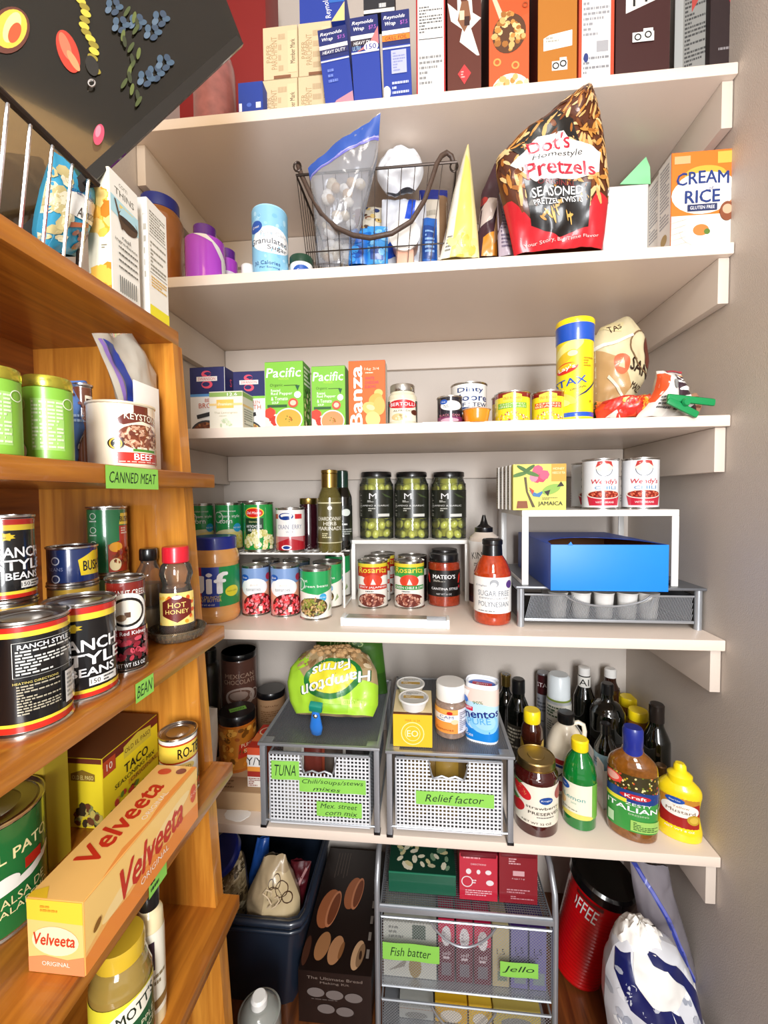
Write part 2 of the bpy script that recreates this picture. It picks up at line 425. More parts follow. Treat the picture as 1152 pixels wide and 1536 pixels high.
# ------------------------------------------------------------ builders of groceries
PG = printmat('print_gloss'); PM = printmat('print_matte', .6, 0); PC = printmat('print_can', .22, .5)
tin = mat('tin', '#c9c6c0', .25, 1, var=.03); tind = mat('tin_lid', '#a8a5a0', .3, 1, var=.05)
MT = dict(blk=mat('black_plastic', '#0d0d0f', .3, coat=.3), wht=mat('white_plastic', '#e6e4df', .35, coat=.3), yel=mat('yellow_plastic', '#f7d916', .35, coat=.3),
    navy=mat('navy_plastic', '#1b2a86', .35, coat=.3), red=mat('red_plastic', '#c8172b', .35, coat=.3), gold=mat('gold_metal', '#b59a55', .3, 1), purple=mat('purple_plastic', '#8e2ba8', .3, coat=.4),
    chrome=mat('chrome_wire', '#d8d8d8', .15, 1), grey=mat('silver_paint', '#a9adb2', .35, .6), dgrey=mat('graphite_mesh', '#7b7e83', .4, .6), wwire=mat('white_wire', '#efece6', .35, coat=.3),
    green=mat('green_plastic', '#0f8a4c', .3, coat=.4), bclip=mat('blue_clip', '#2b7fe0', .3, coat=.5), dglass=mat('dark_bottle_glass', '#070906', .06, coat=1), rack=mat('bronze_wire', '#3a302a', .35, .7))
def face(x, y, extra=0): return math.atan2(-x, y)+extra
def sm(p, n=3):
    o = []
    for i in range(len(p)-1):
        a, b, c, d = p[max(i-1, 0)], p[i], p[i+1], p[min(i+2, len(p)-1)]
        for k in range(n):
            t = k/n; o.append(tuple(.5*(2*b[j]+(c[j]-a[j])*t+(2*a[j]-5*b[j]+4*c[j]-d[j])*t*t+(3*b[j]-a[j]-3*c[j]+d[j])*t**3) for j in (0, 1)))
    return o+[p[-1]]
def wrap(root, name, r, z0, h, frac, bg, prims, full=False, ry=None, mt=None, rf=None, seed=1, sq=0, **k):
    w = 2*PI*r*(frac if not full else .5)
    if frac > .35 and not full: prims = [squeeze(p, min(1, .5/frac*.84)) for p in prims]
    if full:        # background right round, artwork on the front half
        def ex(p): return p
        W2 = 2*PI*r; pr = [shrink(squeeze(p)) for p in prims]
        return artwork(name, root, W2, h, around(r, W2, z0, ry, rf=rf), pr, bg, mt or PC, cx=W2/28, seed=seed, **k)
    return artwork(name, root, w, h, around(r, w, z0, ry, rf=rf, sq=sq), prims, bg, mt or PG, cx=max(w/16, .002), seed=seed, **k)
def squeeze(p, k=.8):      # a label is read over less than its half turn
    q = list(p); t = p[0]; g = lambda x: .5+(x-.5)*k if -.001 < x < 1.001 and .03 < x < .97 else x
    if t in 'rls': q[1], q[3] = g(p[1]), g(p[3])
    elif t == 'e': q[1] = g(p[1]); q[3] = p[3]*k
    elif t in 'co': q[1] = g(p[1])
    elif t == 'p': q[1] = [(g(x), y) for x, y in p[1]]
    elif t == 't':
        q[2] = g(p[2]); o = dict(p[6]) if len(p) > 6 else {}
        if 'w' in o: o['w'] *= k
        while len(q) < 7: q.append(o)
        q[6] = o
    return tuple(q)
def shrink(p):      # 0..1 across the front half -> 0..1 right round
    q = list(p); g = lambda x: .25+x*.5
    t = p[0]
    if t == 'r': q[1], q[3] = g(p[1]), g(p[3])
    elif t == 'e': q[1] = g(p[1]); q[3] = p[3]*.5
    elif t in 'co': q[1] = g(p[1])
    elif t == 'p': q[1] = [(g(x), y) for x, y in p[1]]
    elif t == 't':
        q[2] = g(p[2])
        if len(p) > 6 and 'w' in p[6]: q[6] = dict(p[6], w=p[6]['w']*.5)
    elif t in 'ls': q[1], q[3] = g(p[1]), g(p[3])
    return tuple(q)
def can(name, label, xl, xr, z, yt, bg, prims, Y=None, yb=None, rot=0, h=None, group=None, m=tin, seed=1, band=None, cat='can', lm=None, lz=(.045, .955), pre=None):
    loc, r, h = pre or fitcyl(xl, xr, z, yb=yb, Y=Y, yt=yt, h=h)
    t = thing(name, label, cat, loc, face(loc[0], loc[1], rot), group)
    k = .0018
    MB().lathe([(r*.93, 0), (r, 0), (r, .002), (r-k, .0035), (r-k, h-.0035), (r, h-.002), (r, h), (r-.0012, h), (r-.0012, h-.003), (r*.4, h-.0032)], 32).build('body', m, t)
    MB().lathe([(r-.0016, h-.004), (r*.9, h-.0030), (r*.86, h-.0022), (r*.82, h-.003), (r*.62, h-.003), (r*.58, h-.0024), (r*.54, h-.003), (.001, h-.003)], 32).build('lid', tind, t)
    wrap(t, 'label', r-k+.0002, h*lz[0], h*(lz[1]-lz[0]), 1, bg, prims, full=True, seed=seed, mt=lm)
    return t, loc, r, h
def jar(name, label, cat, xl, xr, z, yt, prof, bm_, caps=(), labels=(), Y=None, yb=None, rot=0, h=None, group=None, ry=1, n=32, sq=0, flute=None, smooth=3, nofaceturn=False, pre=None):
    """prof / caps in fractions of radius and height; caps = [(part name, profile, material)]; labels = [(z0, z1, r fraction, frac round, bg, prims)]"""
    loc, r, h = pre or fitcyl(xl, xr, z, yb=yb, Y=Y, yt=yt, h=h, ry=ry)
    t = thing(name, label, cat, loc, 0 if nofaceturn else face(loc[0], loc[1], rot), group)
    MB().lathe([(a*r, b*h) for a, b in (sm(prof, smooth) if smooth else prof)], n, 1, ry, sq=sq).build('body', bm_, t, smooth=50)
    for nm, pf, m in caps: MB().lathe([(a*r, b*h) for a, b in pf], n, 1, ry if nm == 'shoulder' else max(ry, .85)).build(nm, m, t)
    for i, L in enumerate(labels):
        z0, z1, rf, fr, bgc, pr = L[:6]; mt = L[6] if len(L) > 6 else PG
        if fr >= 1: wrap(t, 'label', r*rf, z0*h, (z1-z0)*h, 1, bgc, pr, full=True, ry=r*rf*ry, mt=mt)
        else: wrap(t, 'label', r*rf, z0*h, (z1-z0)*h, fr, bgc, pr, ry=r*rf*ry, mt=mt, sq=sq)
    return t, loc, r, h
def carton(name, label, xl, xr, z, yt, bg, prims, Y=None, yb=None, rz=0, d=.06, h=None, left=None, right=None, top=None, group=None, cat='box', mt=None, open_top=False, seed=1, rot_x=0, b=.0012, w=None):
    """left/right/top = (bg, prims)"""
    ctr, ww, hh = fitbox(xl, xr, z, yt, Y=Y, yb=yb, rz=rz, d=d, h=h); w = w or ww; h = hh
    t = thing(name, label, cat, ctr, rz, group, rx=rot_x); mt = mt or PM
    MB().rbox(-w/2, w/2, -d/2, d/2, 0, h, b, col=bg).build('carton', mt, t)
    if prims: artwork('front_print', t, w-.001, h-.001, front(w-.001, .0005, -d/2), prims, bg, mt, seed=seed)
    if left: artwork('side_print', t, d-.001, h-.001, leftside(d-.001, w, .0005), left[1], left[0], mt, seed=seed+5)
    if right: artwork('side_print', t, d-.001, h-.001, rightside(d-.001, w, .0005), right[1], right[0], mt, seed=seed+6)
    if top: artwork('top_print', t, w-.001, d-.001, topside(w-.001, d-.001, h), top[1], top[0], mt, seed=seed+7)
    return t, ctr, w, h
def bagsurf(outline, thick, crumple=.004, cs=45, seed=0, pillow=.5):
    """outline(v) -> (xleft, xright, z); returns S(u, v, side)"""
    def S(u, v, side, off=0):
        a, b, z = outline(v); x = a+(b-a)*u
        k = max(0, 1-(2*u-1)**2)**pillow*thick(v)
        q = noise.noise(Vector((x*cs+seed, z*cs, seed*1.7+side)))+.5*noise.noise(Vector((x*cs*2.3+seed, z*cs*2.3, side*3)))
        e = min(1, 6*min(u, 1-u)+.15)
        return (x, side*(k+off)+crumple*q*e, z+crumple*.5*noise.noise(Vector((x*cs, z*cs, 9+seed)))*e)
    return S
def bag(name, label, cat, loc, rz, outline, thick, bg, prims, w, h, crumple=.004, cs=45, seed=0, mt=None, tilt=(0, 0), part='pouch', nu=26, nv=34, group=None, pillow=.5, step=.006, artmt=None):
    """soft bag standing at loc; artwork laid over the front sheet (w x h = its nominal size)"""
    t = thing(name, label, cat, loc, rz, group, rx=tilt[0], ry=tilt[1]); S = bagsurf(outline, thick, crumple, cs, seed, pillow)
    m = MB(); m.col = bg
    m.grid(lambda u, v: S(u, v, -1), nu, nv, col=bg); m.grid(lambda u, v: S(1-u, v, 1), nu, nv, col=bg)
    m.build(part, mt or PG, t, smooth=60)
    if prims:
        artwork('front_print', t, w, h, lambda x, y, o: S(min(max(x/w, 0), 1), min(max(y/h, 0), 1), -1, .0006+o*2), prims, None, artmt or mt or PG, cx=step, cy=step, seed=seed+1)
    return t, S
def poly_outline(L, R):
    """L, R: lists of (x, z) from bottom to top, equal length"""
    def f(v):
        k = v*(len(L)-1); i = min(int(k), len(L)-2); a = k-i
        q = lambda P: (P[i][0]*(1-a)+P[i+1][0]*a, P[i][1]*(1-a)+P[i+1][1]*a)
        l, r = q(L), q(R); return l[0], r[0], (l[1]+r[1])/2
    return f
TAPE = '#93d858'; INK = '#13301a'
def note(root, w, h, S, lines, size=None, **k):
    """green tape with handwriting"""
    n = max(1, len(lines)); pr = []
    for i, tx in enumerate(lines):
        x, y, s = (.5, 1-(i+.5)/n, .55/n) if isinstance(tx, str) else tx[1:4]; tt = tx if isinstance(tx, str) else tx[0]
        pr.append(('t', tt, x, y, s, INK, dict(i=.25, b=.012, w=(tx[4] if not isinstance(tx, str) and len(tx) > 4 else .8))))
    if not lines: pr = [('l', .1, .15, .9, .85, 2, INK)]
    return artwork('tape_note', root, w, h, S, pr, TAPE, PM, **k)

# ------------------------------------------------------------ shelf 4 (cans, jars, risers)
CREAMCORN = [('e', .5, .12, .75, .33, '#e9e3b0'), ('e', .62, .1, .5, .28, '#f3e68a'), ('t', 'golden sweet', .42, .86, .055, '#ffffff', dict(w=.5)), ('t', 'cream style', .47, .74, .085, '#ffffff', dict(w=.66)),
    ('t', 'corn', .36, .62, .075, '#ffffff'), ('o', .12, .72, .13, .02, '#d9f0df'), ('c', .72, .48, .1, '#39a8dc'), ('t', 'NO SALT', .72, .48, .035, '#ffffff'), ('s', .3, .0, 1.1, .3, 70, .022, ['#f7e36a', '#efd24c', '#fff2a0'])]
rk = thing('wire_shelf_rack', 'white coated wire rack with a second row of cans on its top', 'rack', (0, 0, 0))
yf = at(516, 913, Z=S4).y; RZ = at(512, 829, Y=yf).z; RY1 = yf+.17; RX0 = -.60; RX1 = at(516, 870, Y=yf).x
m = MB(); m.tube([(RX0, yf, RZ-.003), (RX1, yf, RZ-.003)], .0028); m.tube([(RX0, RY1, RZ-.003), (RX1, RY1, RZ-.003)], .0028); m.tube([(RX0, yf+.085, RZ-.006), (RX1, yf+.085, RZ-.006)], .0022)
m.build('rail', MT['wwire'], rk)
for xx in (RX0+.02, RX1):
    pts = [(xx, yf, S4+.002), (xx, yf, RZ-.012), (xx-.004, yf+.004, RZ-.003)]
    MB().tube(pts, .0032).build('leg', MT['wwire'], rk); MB().tube([(a, b+.17-(yf+.004-yf)*2*(i == 2), c) for i, (a, b, c) in enumerate(pts)], .0032).build('leg', MT['wwire'], rk)
MB().tube([(RX1, yf, S4+.004), (RX1, RY1, S4+.004)], .0028).build('foot_rail', MT['wwire'], rk)
wm = None
for i in range(22):
    xx = RX0+.01+(RX1-RX0-.02)*i/21
    o = MB().tube([(0, 0, 0), (0, RY1-yf+.004, 0)], .0018, 5).build('wire', MT['wwire'], rk) if wm is None else wm.copy()
    if wm is None: wm = o
    else: COL.objects.link(o); o.parent = rk
    o.location = (xx, yf-.002, RZ-.0008)
RZT = RZ+.0012
can('vegetable_can', 'green cream-style corn can half hidden behind the oak upright', 282, 322, RZT, 755, '#1f9a4d', CREAMCORN, Y=yf+.05, rot=.15)
can('vegetable_can', 'green cream-style corn can above the blue peanut butter lid', 322.5, 364, RZT, 754, '#1f9a4d', CREAMCORN, Y=yf+.055, rot=.1)
can('vegetable_can', 'green artichoke heart can with a red and yellow shield on wire rack', 365.5, 411, RZT, 753, '#1f9440',
    [('e', .36, .82, .28, .12, '#f4d03a'), ('e', .36, .82, .25, .1, '#d8281d'), ('t', 'Del Monte', .36, .82, .06, '#ffffff', dict(w=.4, i=.2)), ('r', .08, .33, .62, .7, '#123d22'), ('t', 'Quartered', .35, .62, .04, '#e8e0a0'), ('t', 'ARTICHOKE', .35, .52, .06, '#ffffff', dict(w=.44)),
     ('t', 'HEARTS', .35, .44, .06, '#ffffff', dict(w=.32)), ('s', .05, .0, 1.0, .42, 60, .055, ['#efe9b5', '#d9cf7f', '#f7f2cc', '#c6bf6a'], 1.2)], Y=yf+.035, rot=0)
can('vegetable_can', 'plain tin lid showing between the corn and artichoke cans', 357, 397, RZT, 751, '#1a7d3d', [], Y=yf+.12)
can('cranberry_can', 'white cranberry sauce can with blue wave emblem on wire rack', 413.5, 458, RZT, 761, '#f6f3ee',
    [('e', .36, .84, .22, .09, '#1d3f8c'), ('e', .38, .86, .17, .05, '#f6f3ee'), ('e', .4, .82, .14, .03, '#1d3f8c'), ('r', 0, .78, .12, .9, '#cf2b32'), ('r', .62, .78, .84, .9, '#cf2b32'), ('t', 'CRANBERRY', .47, .58, .11, '#8b8fa6', dict(w=.72)), ('t', 'SAUCE', .47, .46, .04, '#8b8fa6'),
     ('r', 0, 0, 1.5, .34, '#b5202c'), ('p', [(0, .34), (.9, .34), (.9, .2), (.45, .3), (0, .12)], '#c9777a'), ('e', .38, .07, .14, .06, '#ffffff'), ('e', .38, .07, .1, .04, '#1d3f8c')], Y=yf+.03)
jar('preserve_jar', 'dark purple preserve jar with a gold lid behind the marinade bottle', 'jar', 449, 477, RZT, 747, [(.9, 0), (1, .06), (1, .8), (.85, .86), (.85, .9)], mat('dark_jam', '#2a0a12', .08, coat=1),
    [('lid', [(.9, .88), (.93, .89), (.93, .99), (.88, 1), (.01, 1)], MT['gold'])], Y=yf+.09)
herb = mat('herb_marinade', '#5c5428', .15, coat=.8, var=.35, vs=260)
jar('marinade_bottle', 'olive brown herb marinade bottle with a gold capped neck', 'bottle', 476.5, 512.5, RZT, 704, [(.88, 0), (1, .03), (1, .6), (.97, .66), (.72, .76), (.62, .8), (.6, .86)], herb,
    [('cap', [(.66, .78), (.66, .95), (.6, .955), (.68, .96), (.68, .995), (.6, 1), (.01, 1)], MT['gold'])],
    [(.1, .6, 1.01, .5, '#5a532c', [('r', 0, .97, 1, 1, '#d9d3a8'), ('r', 0, 0, 1, .02, '#d9d3a8'), ('e', .5, .86, .07, .05, '#f2efdc'), ('t', 'CHARDONNAY', .5, .6, .09, '#f5f2e0', dict(w=.85)), ('t', 'HERB', .5, .48, .09, '#f5f2e0', dict(w=.4)), ('t', 'MARINADE', .5, .36, .09, '#f5f2e0', dict(w=.8)), ('l', .25, .12, .75, .26, 3, '#d9d3a8')])], Y=yf+.045)
jar('marinade_bottle', 'black bottle with dark green cap standing behind the herb marinade', 'bottle', 500, 528, RZT, 705, [(.88, 0), (1, .03), (1, .58), (.92, .68), (.62, .78), (.6, .86)], MT['dglass'],
    [('cap', [(.62, .78), (.62, .99), (.5, 1), (.01, 1)], mat('dark_green_cap', '#0c2f26', .25, coat=.5))], [(.1, .55, 1.01, .4, '#11150f', [('e', .5, .8, .2, .1, '#dfe8df'), ('l', .15, .42, .85, .6, 2, '#e8ece8'), ('l', .2, .1, .8, .35, 4, '#a9b0a8')])], Y=yf+.10, rot=.35)
TOM = [('r', -.5, 0, 1.5, .42, '#e98f86'), ('p', [(0, .55), (1, .72), (1, .3), (0, .3)], '#e8a585'), ('e', .42, .58, .42, .2, '#ffffff'), ('e', .14, .8, .14, .07, '#1f57b3'), ('t', 'Great', .14, .8, .04, '#ffffff'), ('t', 'diced', .42, .64, .05, '#c9b8a8'), ('t', 'tomatoes', .4, .54, .06, '#777a80', dict(w=.42)),
    ('e', .55, .2, .46, .26, '#5a1a1a'), ('s', .12, -.05, .98, .44, 120, .03, ['#e63a3f', '#f4606a', '#c9202c', '#ff9aa0'], 1.1), ('r', .55, .06, .66, .17, '#f1efe2'), ('e', .88, .8, .1, .08, '#b5304d'), ('l', .94, .3, 1.1, .9, 12, '#55585c')]
can('tomato_can', 'blue and red diced tomato can next to the peanut butter jar', 362, 405, S4, 843, '#7f9ed0', TOM, yb=925, rot=.05)
can('tomato_can', 'blue and red diced tomato can next to the green bean cans', 405.5, 450, S4, 843, '#7f9ed0', TOM, yb=926.5, rot=.05)
BEAN = [('p', [(-.6, 0), (1.6, 0), (1.6, .55), (1, .62), (.55, .5), (.1, .56), (-.6, .5)], '#f4f1e6'), ('o', .05, .72, .13, .02, '#d9f0df'), ('t', 'cut', .22, .8, .05, '#ffffff'), ('t', 'green beans', .5, .68, .075, '#ffffff', dict(w=.66)), ('c', .68, .44, .085, '#39a8dc'), ('t', 'NO SALT', .68, .44, .03, '#ffffff'),
    ('e', .4, .24, .4, .2, '#4a3a1c'), ('s', .05, .06, .75, .42, 90, .02, ['#b98d5a', '#a3a04a', '#8a6b35', '#cfae78', '#7e8a3a'], 2.6), ('p', [(.82, .12), (.95, .2), (.9, .3)], '#9cb07c'), ('t', 'NET WT 14.5 OZ', .4, .04, .025, '#555555')]
GB = 'green_bean_can'
can(GB, 'green bean can with brown bean picture at the front under the wire rack', 449.5, 498, S4, 846.5, '#28a35a', BEAN, yb=931.5, rot=0)
can(GB, 'green bean can directly behind the front one by the rack leg', 469, 514, S4, 838, '#28a35a', BEAN, Y=at(500, 913, Z=S4).y+.035, rot=-.35)
can(GB, 'green bean can at the back, outside the right leg of the wire rack', 487, 526.5, S4, 827, '#28a35a', BEAN, Y=at(500, 899, Z=S4).y+.055, rot=-.3)
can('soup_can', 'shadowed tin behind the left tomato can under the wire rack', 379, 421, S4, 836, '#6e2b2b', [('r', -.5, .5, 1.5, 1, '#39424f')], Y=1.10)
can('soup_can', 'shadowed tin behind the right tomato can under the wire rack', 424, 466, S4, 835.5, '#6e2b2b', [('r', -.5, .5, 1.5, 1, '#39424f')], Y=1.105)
pb = mat('peanut_butter', '#d99b55', .25, coat=.6, var=.1, vs=40)
jar('peanut_butter_jar', 'large peanut butter jar with navy lid and striped label', 'jar', 287, 359.5, S4, 800.5, [(.86, 0), (.97, .04), (1, .1), (.97, .16), (.97, .66), (1, .7), (.97, .8), (.86, .87), (.84, .9)], pb,
    [('lid', [(.88, .85), (.9, .855), (.9, .985), (.86, 1), (.01, 1)], MT['navy'])],
    [(.2, .66, .985, .62, '#16924a', [('r', 0, 0, .22, 1, '#c8283a'), ('r', .22, 0, .5, 1, '#1d3a9c'), ('r', .5, 0, 1, 1, '#16924a'), ('t', 'J', .165, .56, .44, '#ffffff', dict(b=.05, w=.17)), ('t', 'i', .345, .6, .5, '#ffffff', dict(b=.05, w=.07)), ('t', 'f', .53, .6, .52, '#ffffff', dict(b=.05, w=.19)),
      ('t', 'EXTRA CRUNCHY', .3, .25, .07, '#f3d56a', dict(w=.46)), ('t', 'PEANUT BUTTER', .3, .17, .07, '#f3d56a', dict(w=.46)), ('e', .72, .36, .13, .14, '#e6df2c'), ('t', 'NON GMO', .72, .36, .04, '#5a6a1a'), ('t', 'NET WT 40 OZ', .3, .06, .04, '#ffffff')])], yb=937.5, rot=.12)
# white riser with olives
def table_riser(name, label, x0, x1, y0, y1, z0, z1, tw, legw, group=None):
    t = thing(name, label, 'riser', ((x0+x1)/2, (y0+y1)/2, z0), 0, group); w = (x1-x0)/2; d = (y1-y0)/2; h = z1-z0
    MB().rbox(-w, w, -d, d, h-tw, h, .0012).build('top', MT['wht'], t)
    for sx in (-1, 1):
        for sy in (-1, 1):
            MB().rbox(min(sx*w, sx*(w-legw)), max(sx*w, sx*(w-legw)), min(sy*d, sy*(d-.004)), max(sy*d, sy*(d-.004)), 0, h-tw, .0005).build('leg', MT['wht'], t)
        MB().rbox(min(sx*w, sx*(w-.002)), max(sx*w, sx*(w-.002)), -d+.004, d-.004, 0, .008, .0005).build('foot_rail', MT['wht'], t)
    return t
ry0 = at(530, 899, Z=S4).y; rx0 = at(527, 850, Y=ry0).x; rx1 = at(703.5, 850, Y=ry0).x; rzt = at(527, 810, Y=ry0).z
table_riser('shelf_riser', 'low white riser shelf carrying three jars of olives', rx0, rx1, ry0, ry0+.15, S4, rzt, .011, .011)
gl = glassmat('clear_glass', '#f4fbf2', .97, .02); olv = mat('green_olive', '#cdc65e', .25, coat=.6, var=.25, vs=60); brine = mat('olive_brine', '#a8a03c', .3, coat=.5, var=.2)
OL = [('r', -.1, 0, 1.1, 1, '#2a2c22'), ('t', 'M', .42, .78, .2, '#ffffff', dict(w=.16, b=.0)), ('l', .3, .56, .55, .64, 2, '#e8e8e0'), ('t', 'JALAPENO & GARLIC', .42, .44, .07, '#f4f4ee', dict(w=.74)), ('l', .32, .24, .52, .38, 2, '#cfcfc4'), ('r', .53, .06, .8, .16, '#e8e8e0'), ('l', .06, .06, .14, .9, 14, '#a9a99c'), ('p', [(.6, .9), (.9, .7), (.7, .76)], '#4b5a34'), ('c', .38, .08, .06, '#10120c')]
om = MB().ball((0, 0, 0), 0.0108, .0105, .0132, 12, 8); om1 = None
for k, (a, b, wh) in enumerate([(539.5, 590, 'left'), (592, 643, 'middle'), (647, 699, 'right')]):
    t, loc, r, h = jar('olive_jar', wh+' one of three green olive jars with black lids on the white riser', 'jar', a, b, rzt, 707,
        [(.9, 0), (.97, .02), (1, .06), (1, .76), (.96, .82), (.86, .89), (.84, .93)], gl, [('lid', [(.88, .925), (.9, .93), (.9, .985), (.87, 1), (.01, 1)], MT['blk'])],
        [(.31, .73, 1.008, .52, None, OL)], Y=at(565, 808, Z=rzt).y+.03)
    MB().lathe([(r*.52, .006), (r*.52, h*.9)], 16).build('brine', brine, t)
    R = random.Random(k)
    for j in range(6):
        for i in range(8):
            zz = .014+j*(h*.9-.016)/6+R.uniform(-.002, .002)
            if .36 < zz/h < .68 and (i % 2): continue
            rr = (r-.0118)*(1 if zz < h*.8 else .88); an = 2*PI*(i+.5*(j % 2)+R.uniform(-.12, .12))/8
            if om1 is None: om1 = o = om.build('olive', olv, t)
            else: o = om1.copy(); COL.objects.link(o); o.parent = t
            o.location = (rr*math.cos(an), rr*math.sin(an), zz); o.rotation_euler = (R.uniform(-1, 1), R.uniform(-1, 1), 0)
def rosarita(c1, c2, t1, t2, w1, w2): return [('r', -.6, .92, 1.6, 1, '#e9d23a'), ('p', [(-.6, .66), (-.6, .92), (1.6, .92), (1.6, .62), (.8, .72), (.5, .6), (.2, .7)], c1), ('e', .5, .6, .26, .15, '#d9432a'), ('p', [(.44, .52), (.5, .66), (.58, .52)], '#f2e6dc'),
    ('t', 'Rosarita', .5, .84, .13, '#f2dc4a', dict(w=.82, b=.02, arc=.02)), ('r', .05, .4, .95, .5, c2), ('t', t1, .5, .45, .055, '#ffffff', dict(w=w1)), ('l', .3, .34, .7, .38, 1, '#444444')]+([('t', t2, .5, .35, .04, '#ffffff', dict(w=w2))] if t2 else [])+[
    ('e', .48, .16, .42, .16, '#6b2a22'), ('s', .08, .02, .88, .31, 70, .022, ['#a5604d', '#c58a72', '#8a4436', '#dba994'], 1.6), ('r', .8, .08, .9, .2, '#e8e0d0')]
can('refried_bean_can', 'refried bean can with a red jalapeno band under the white riser', 536.5, 582, S4, 836, '#f3efe6', rosarita('#c8321f', '#c8321f', 'SPICY JALAPENO', None, .8, 0), yb=914)
can('refried_bean_can', 'refried bean can with green band under the white riser', 591, 637, S4, 836, '#f3efe6', rosarita('#3c9a3f', '#2e8f3a', 'GREEN CHILE & LIME', None, .84, 0), yb=914.5)
can('refried_bean_can', 'refried bean can just behind the jalapeno one', 546, 586, S4, 831, '#f3efe6', rosarita('#c8321f', '#c8321f', 'SPICY JALAPENO', None, .8, 0), Y=1.15)
can('refried_bean_can', 'rearmost refried bean can in the column under the white riser', 556, 593, S4, 826.5, '#f3efe6', rosarita('#c8321f', '#c8321f', 'SPICY JALAPENO', None, .8, 0), Y=1.232)
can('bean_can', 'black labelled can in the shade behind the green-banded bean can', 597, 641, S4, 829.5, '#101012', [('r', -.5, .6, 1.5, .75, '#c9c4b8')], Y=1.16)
salsa = mat('red_salsa', '#8e3018', .15, coat=.8, var=.5, vs=180)
SP = [(.86, 0), (.97, .03), (1, .08), (1, .76), (.93, .82), (.86, .85)]
jar('salsa_jar', 'salsa jar with black lid, black label and two red peppers', 'jar', 642, 690, S4, 826, SP, salsa, [('lid', [(.88, .84), (.93, .85), (.93, .86), (.9, .87), (.9, .985), (.87, 1), (.01, 1)], MT['blk'])],
    [(.2, .7, 1.01, .55, '#15110f', [('t', "MATEO'S", .5, .76, .15, '#ffffff', dict(w=.54, b=.03)), ('p', [(.05, .9), (.12, .8), (.14, .5), (.1, .5), (.04, .7)], '#d5281e'), ('p', [(.95, .9), (.88, .8), (.86, .5), (.9, .5), (.96, .7)], '#d5281e'), ('l', .25, .56, .75, .64, 2, '#b9b4a8'), ('t', 'CANTINA STYLE', .52, .3, .09, '#ffffff', dict(w=.66)), ('c', .9, .36, .06, '#b32430'), ('t', 'NET WT 16 OZ', .5, .1, .06, '#dddddd')])], yb=911)
jar('salsa_jar', 'second salsa jar hidden behind the one with the pepper label', 'jar', 645, 688, S4, 820.5, SP, salsa, [('lid', [(.9, .85), (.9, .985), (.87, 1), (.01, 1)], MT['blk'])], (), Y=1.175)
# light bar
a = at(511, 939, Z=S4); b = at(675, 944, Z=S4); w = (b-a).length
t = thing('light_bar', 'white battery cabinet light bar lying at the shelf edge', 'light bar', ((a.x+b.x)/2, (a.y+b.y)/2+.018, S4), math.atan2(b.y-a.y, b.x-a.x))
MB().rbox(-w/2+.006, w/2-.006, -.018, .018, 0, .018, .003).build('diffuser', mat('light_bar_diffuser', '#dfe8f2', .3, coat=.3), t)
MB().rbox(-w/2+.012, w/2-.05, -.014, .016, .0175, .019, .0005).build('strip', mat('aluminium_strip', '#b8b0a2', .35, .6), t)
for s in (-1, 1): MB().rbox(min(s*w/2, s*(w/2-.007)), max(s*w/2, s*(w/2-.007)), -.0195, .0195, 0, .0205, .002).build('end_cap', MT['wht'], t)
# bottles
jar('squeeze_bottle', 'clear squeeze bottle with black nozzle behind the orange sauce', 'bottle', 704, 748, S4, 771.5, [(.9, 0), (1, .03), (1, .7), (.95, .76), (.7, .8), (.6, .82)], mat('pale_sauce', '#d9cbbd', .2, coat=.6),
    [('cap', [(.6, .8), (.62, .81), (.62, .865), (.5, .87), (.28, .9), (.18, .95), (.1, 1), (.01, 1)], MT['blk'])],
    [(.06, .72, 1.01, .5, '#f4f2ee', [('t', "KINDER'S", .52, .8, .11, '#1d1d22', dict(w=.8, r=8)), ('l', .2, .6, .8, .66, 2, '#777777'), ('r', 0, .1, 1, .3, '#3a1e16'), ('r', 0, 0, 1, .1, '#1c1c30')])], yb=914, rot=.1)
jar('sauce_bottle', 'orange red dipping sauce bottle with white label and black shrink cap', 'bottle', 711, 766.5, S4, 805.5, [(.86, 0), (.97, .02), (1, .07), (1, .56), (.97, .62), (.75, .74), (.52, .82), (.5, .9)], mat('polynesian_sauce', '#a8350f', .12, coat=.9, var=.4, vs=150),
    [('cap', [(.56, .76), (.54, .86), (.52, .93), (.56, .94), (.56, .985), (.5, 1), (.01, 1)], MT['blk'])],
    [(.15, .57, 1.012, .56, '#f7f5f1', [('e', .53, .84, .09, .11, '#9fa3a8'), ('e', .52, .8, .06, .06, '#f7f5f1'), ('e', .87, .8, .09, .11, '#5c3a86'), ('t', "G Hughes", .25, .76, .06, '#6e7480', dict(w=.26, i=.3)), ('t', 'SUGAR FREE', .52, .56, .15, '#7d8590', dict(w=.66)), ('t', 'DIPPING SAUCE', .52, .42, .05, '#7d8590', dict(w=.6)),
       ('t', 'POLYNESIAN', .52, .26, .14, '#7d8590', dict(w=.64)), ('l', .2, .04, .8, .09, 1, '#888888')])], yb=940, rot=.03)
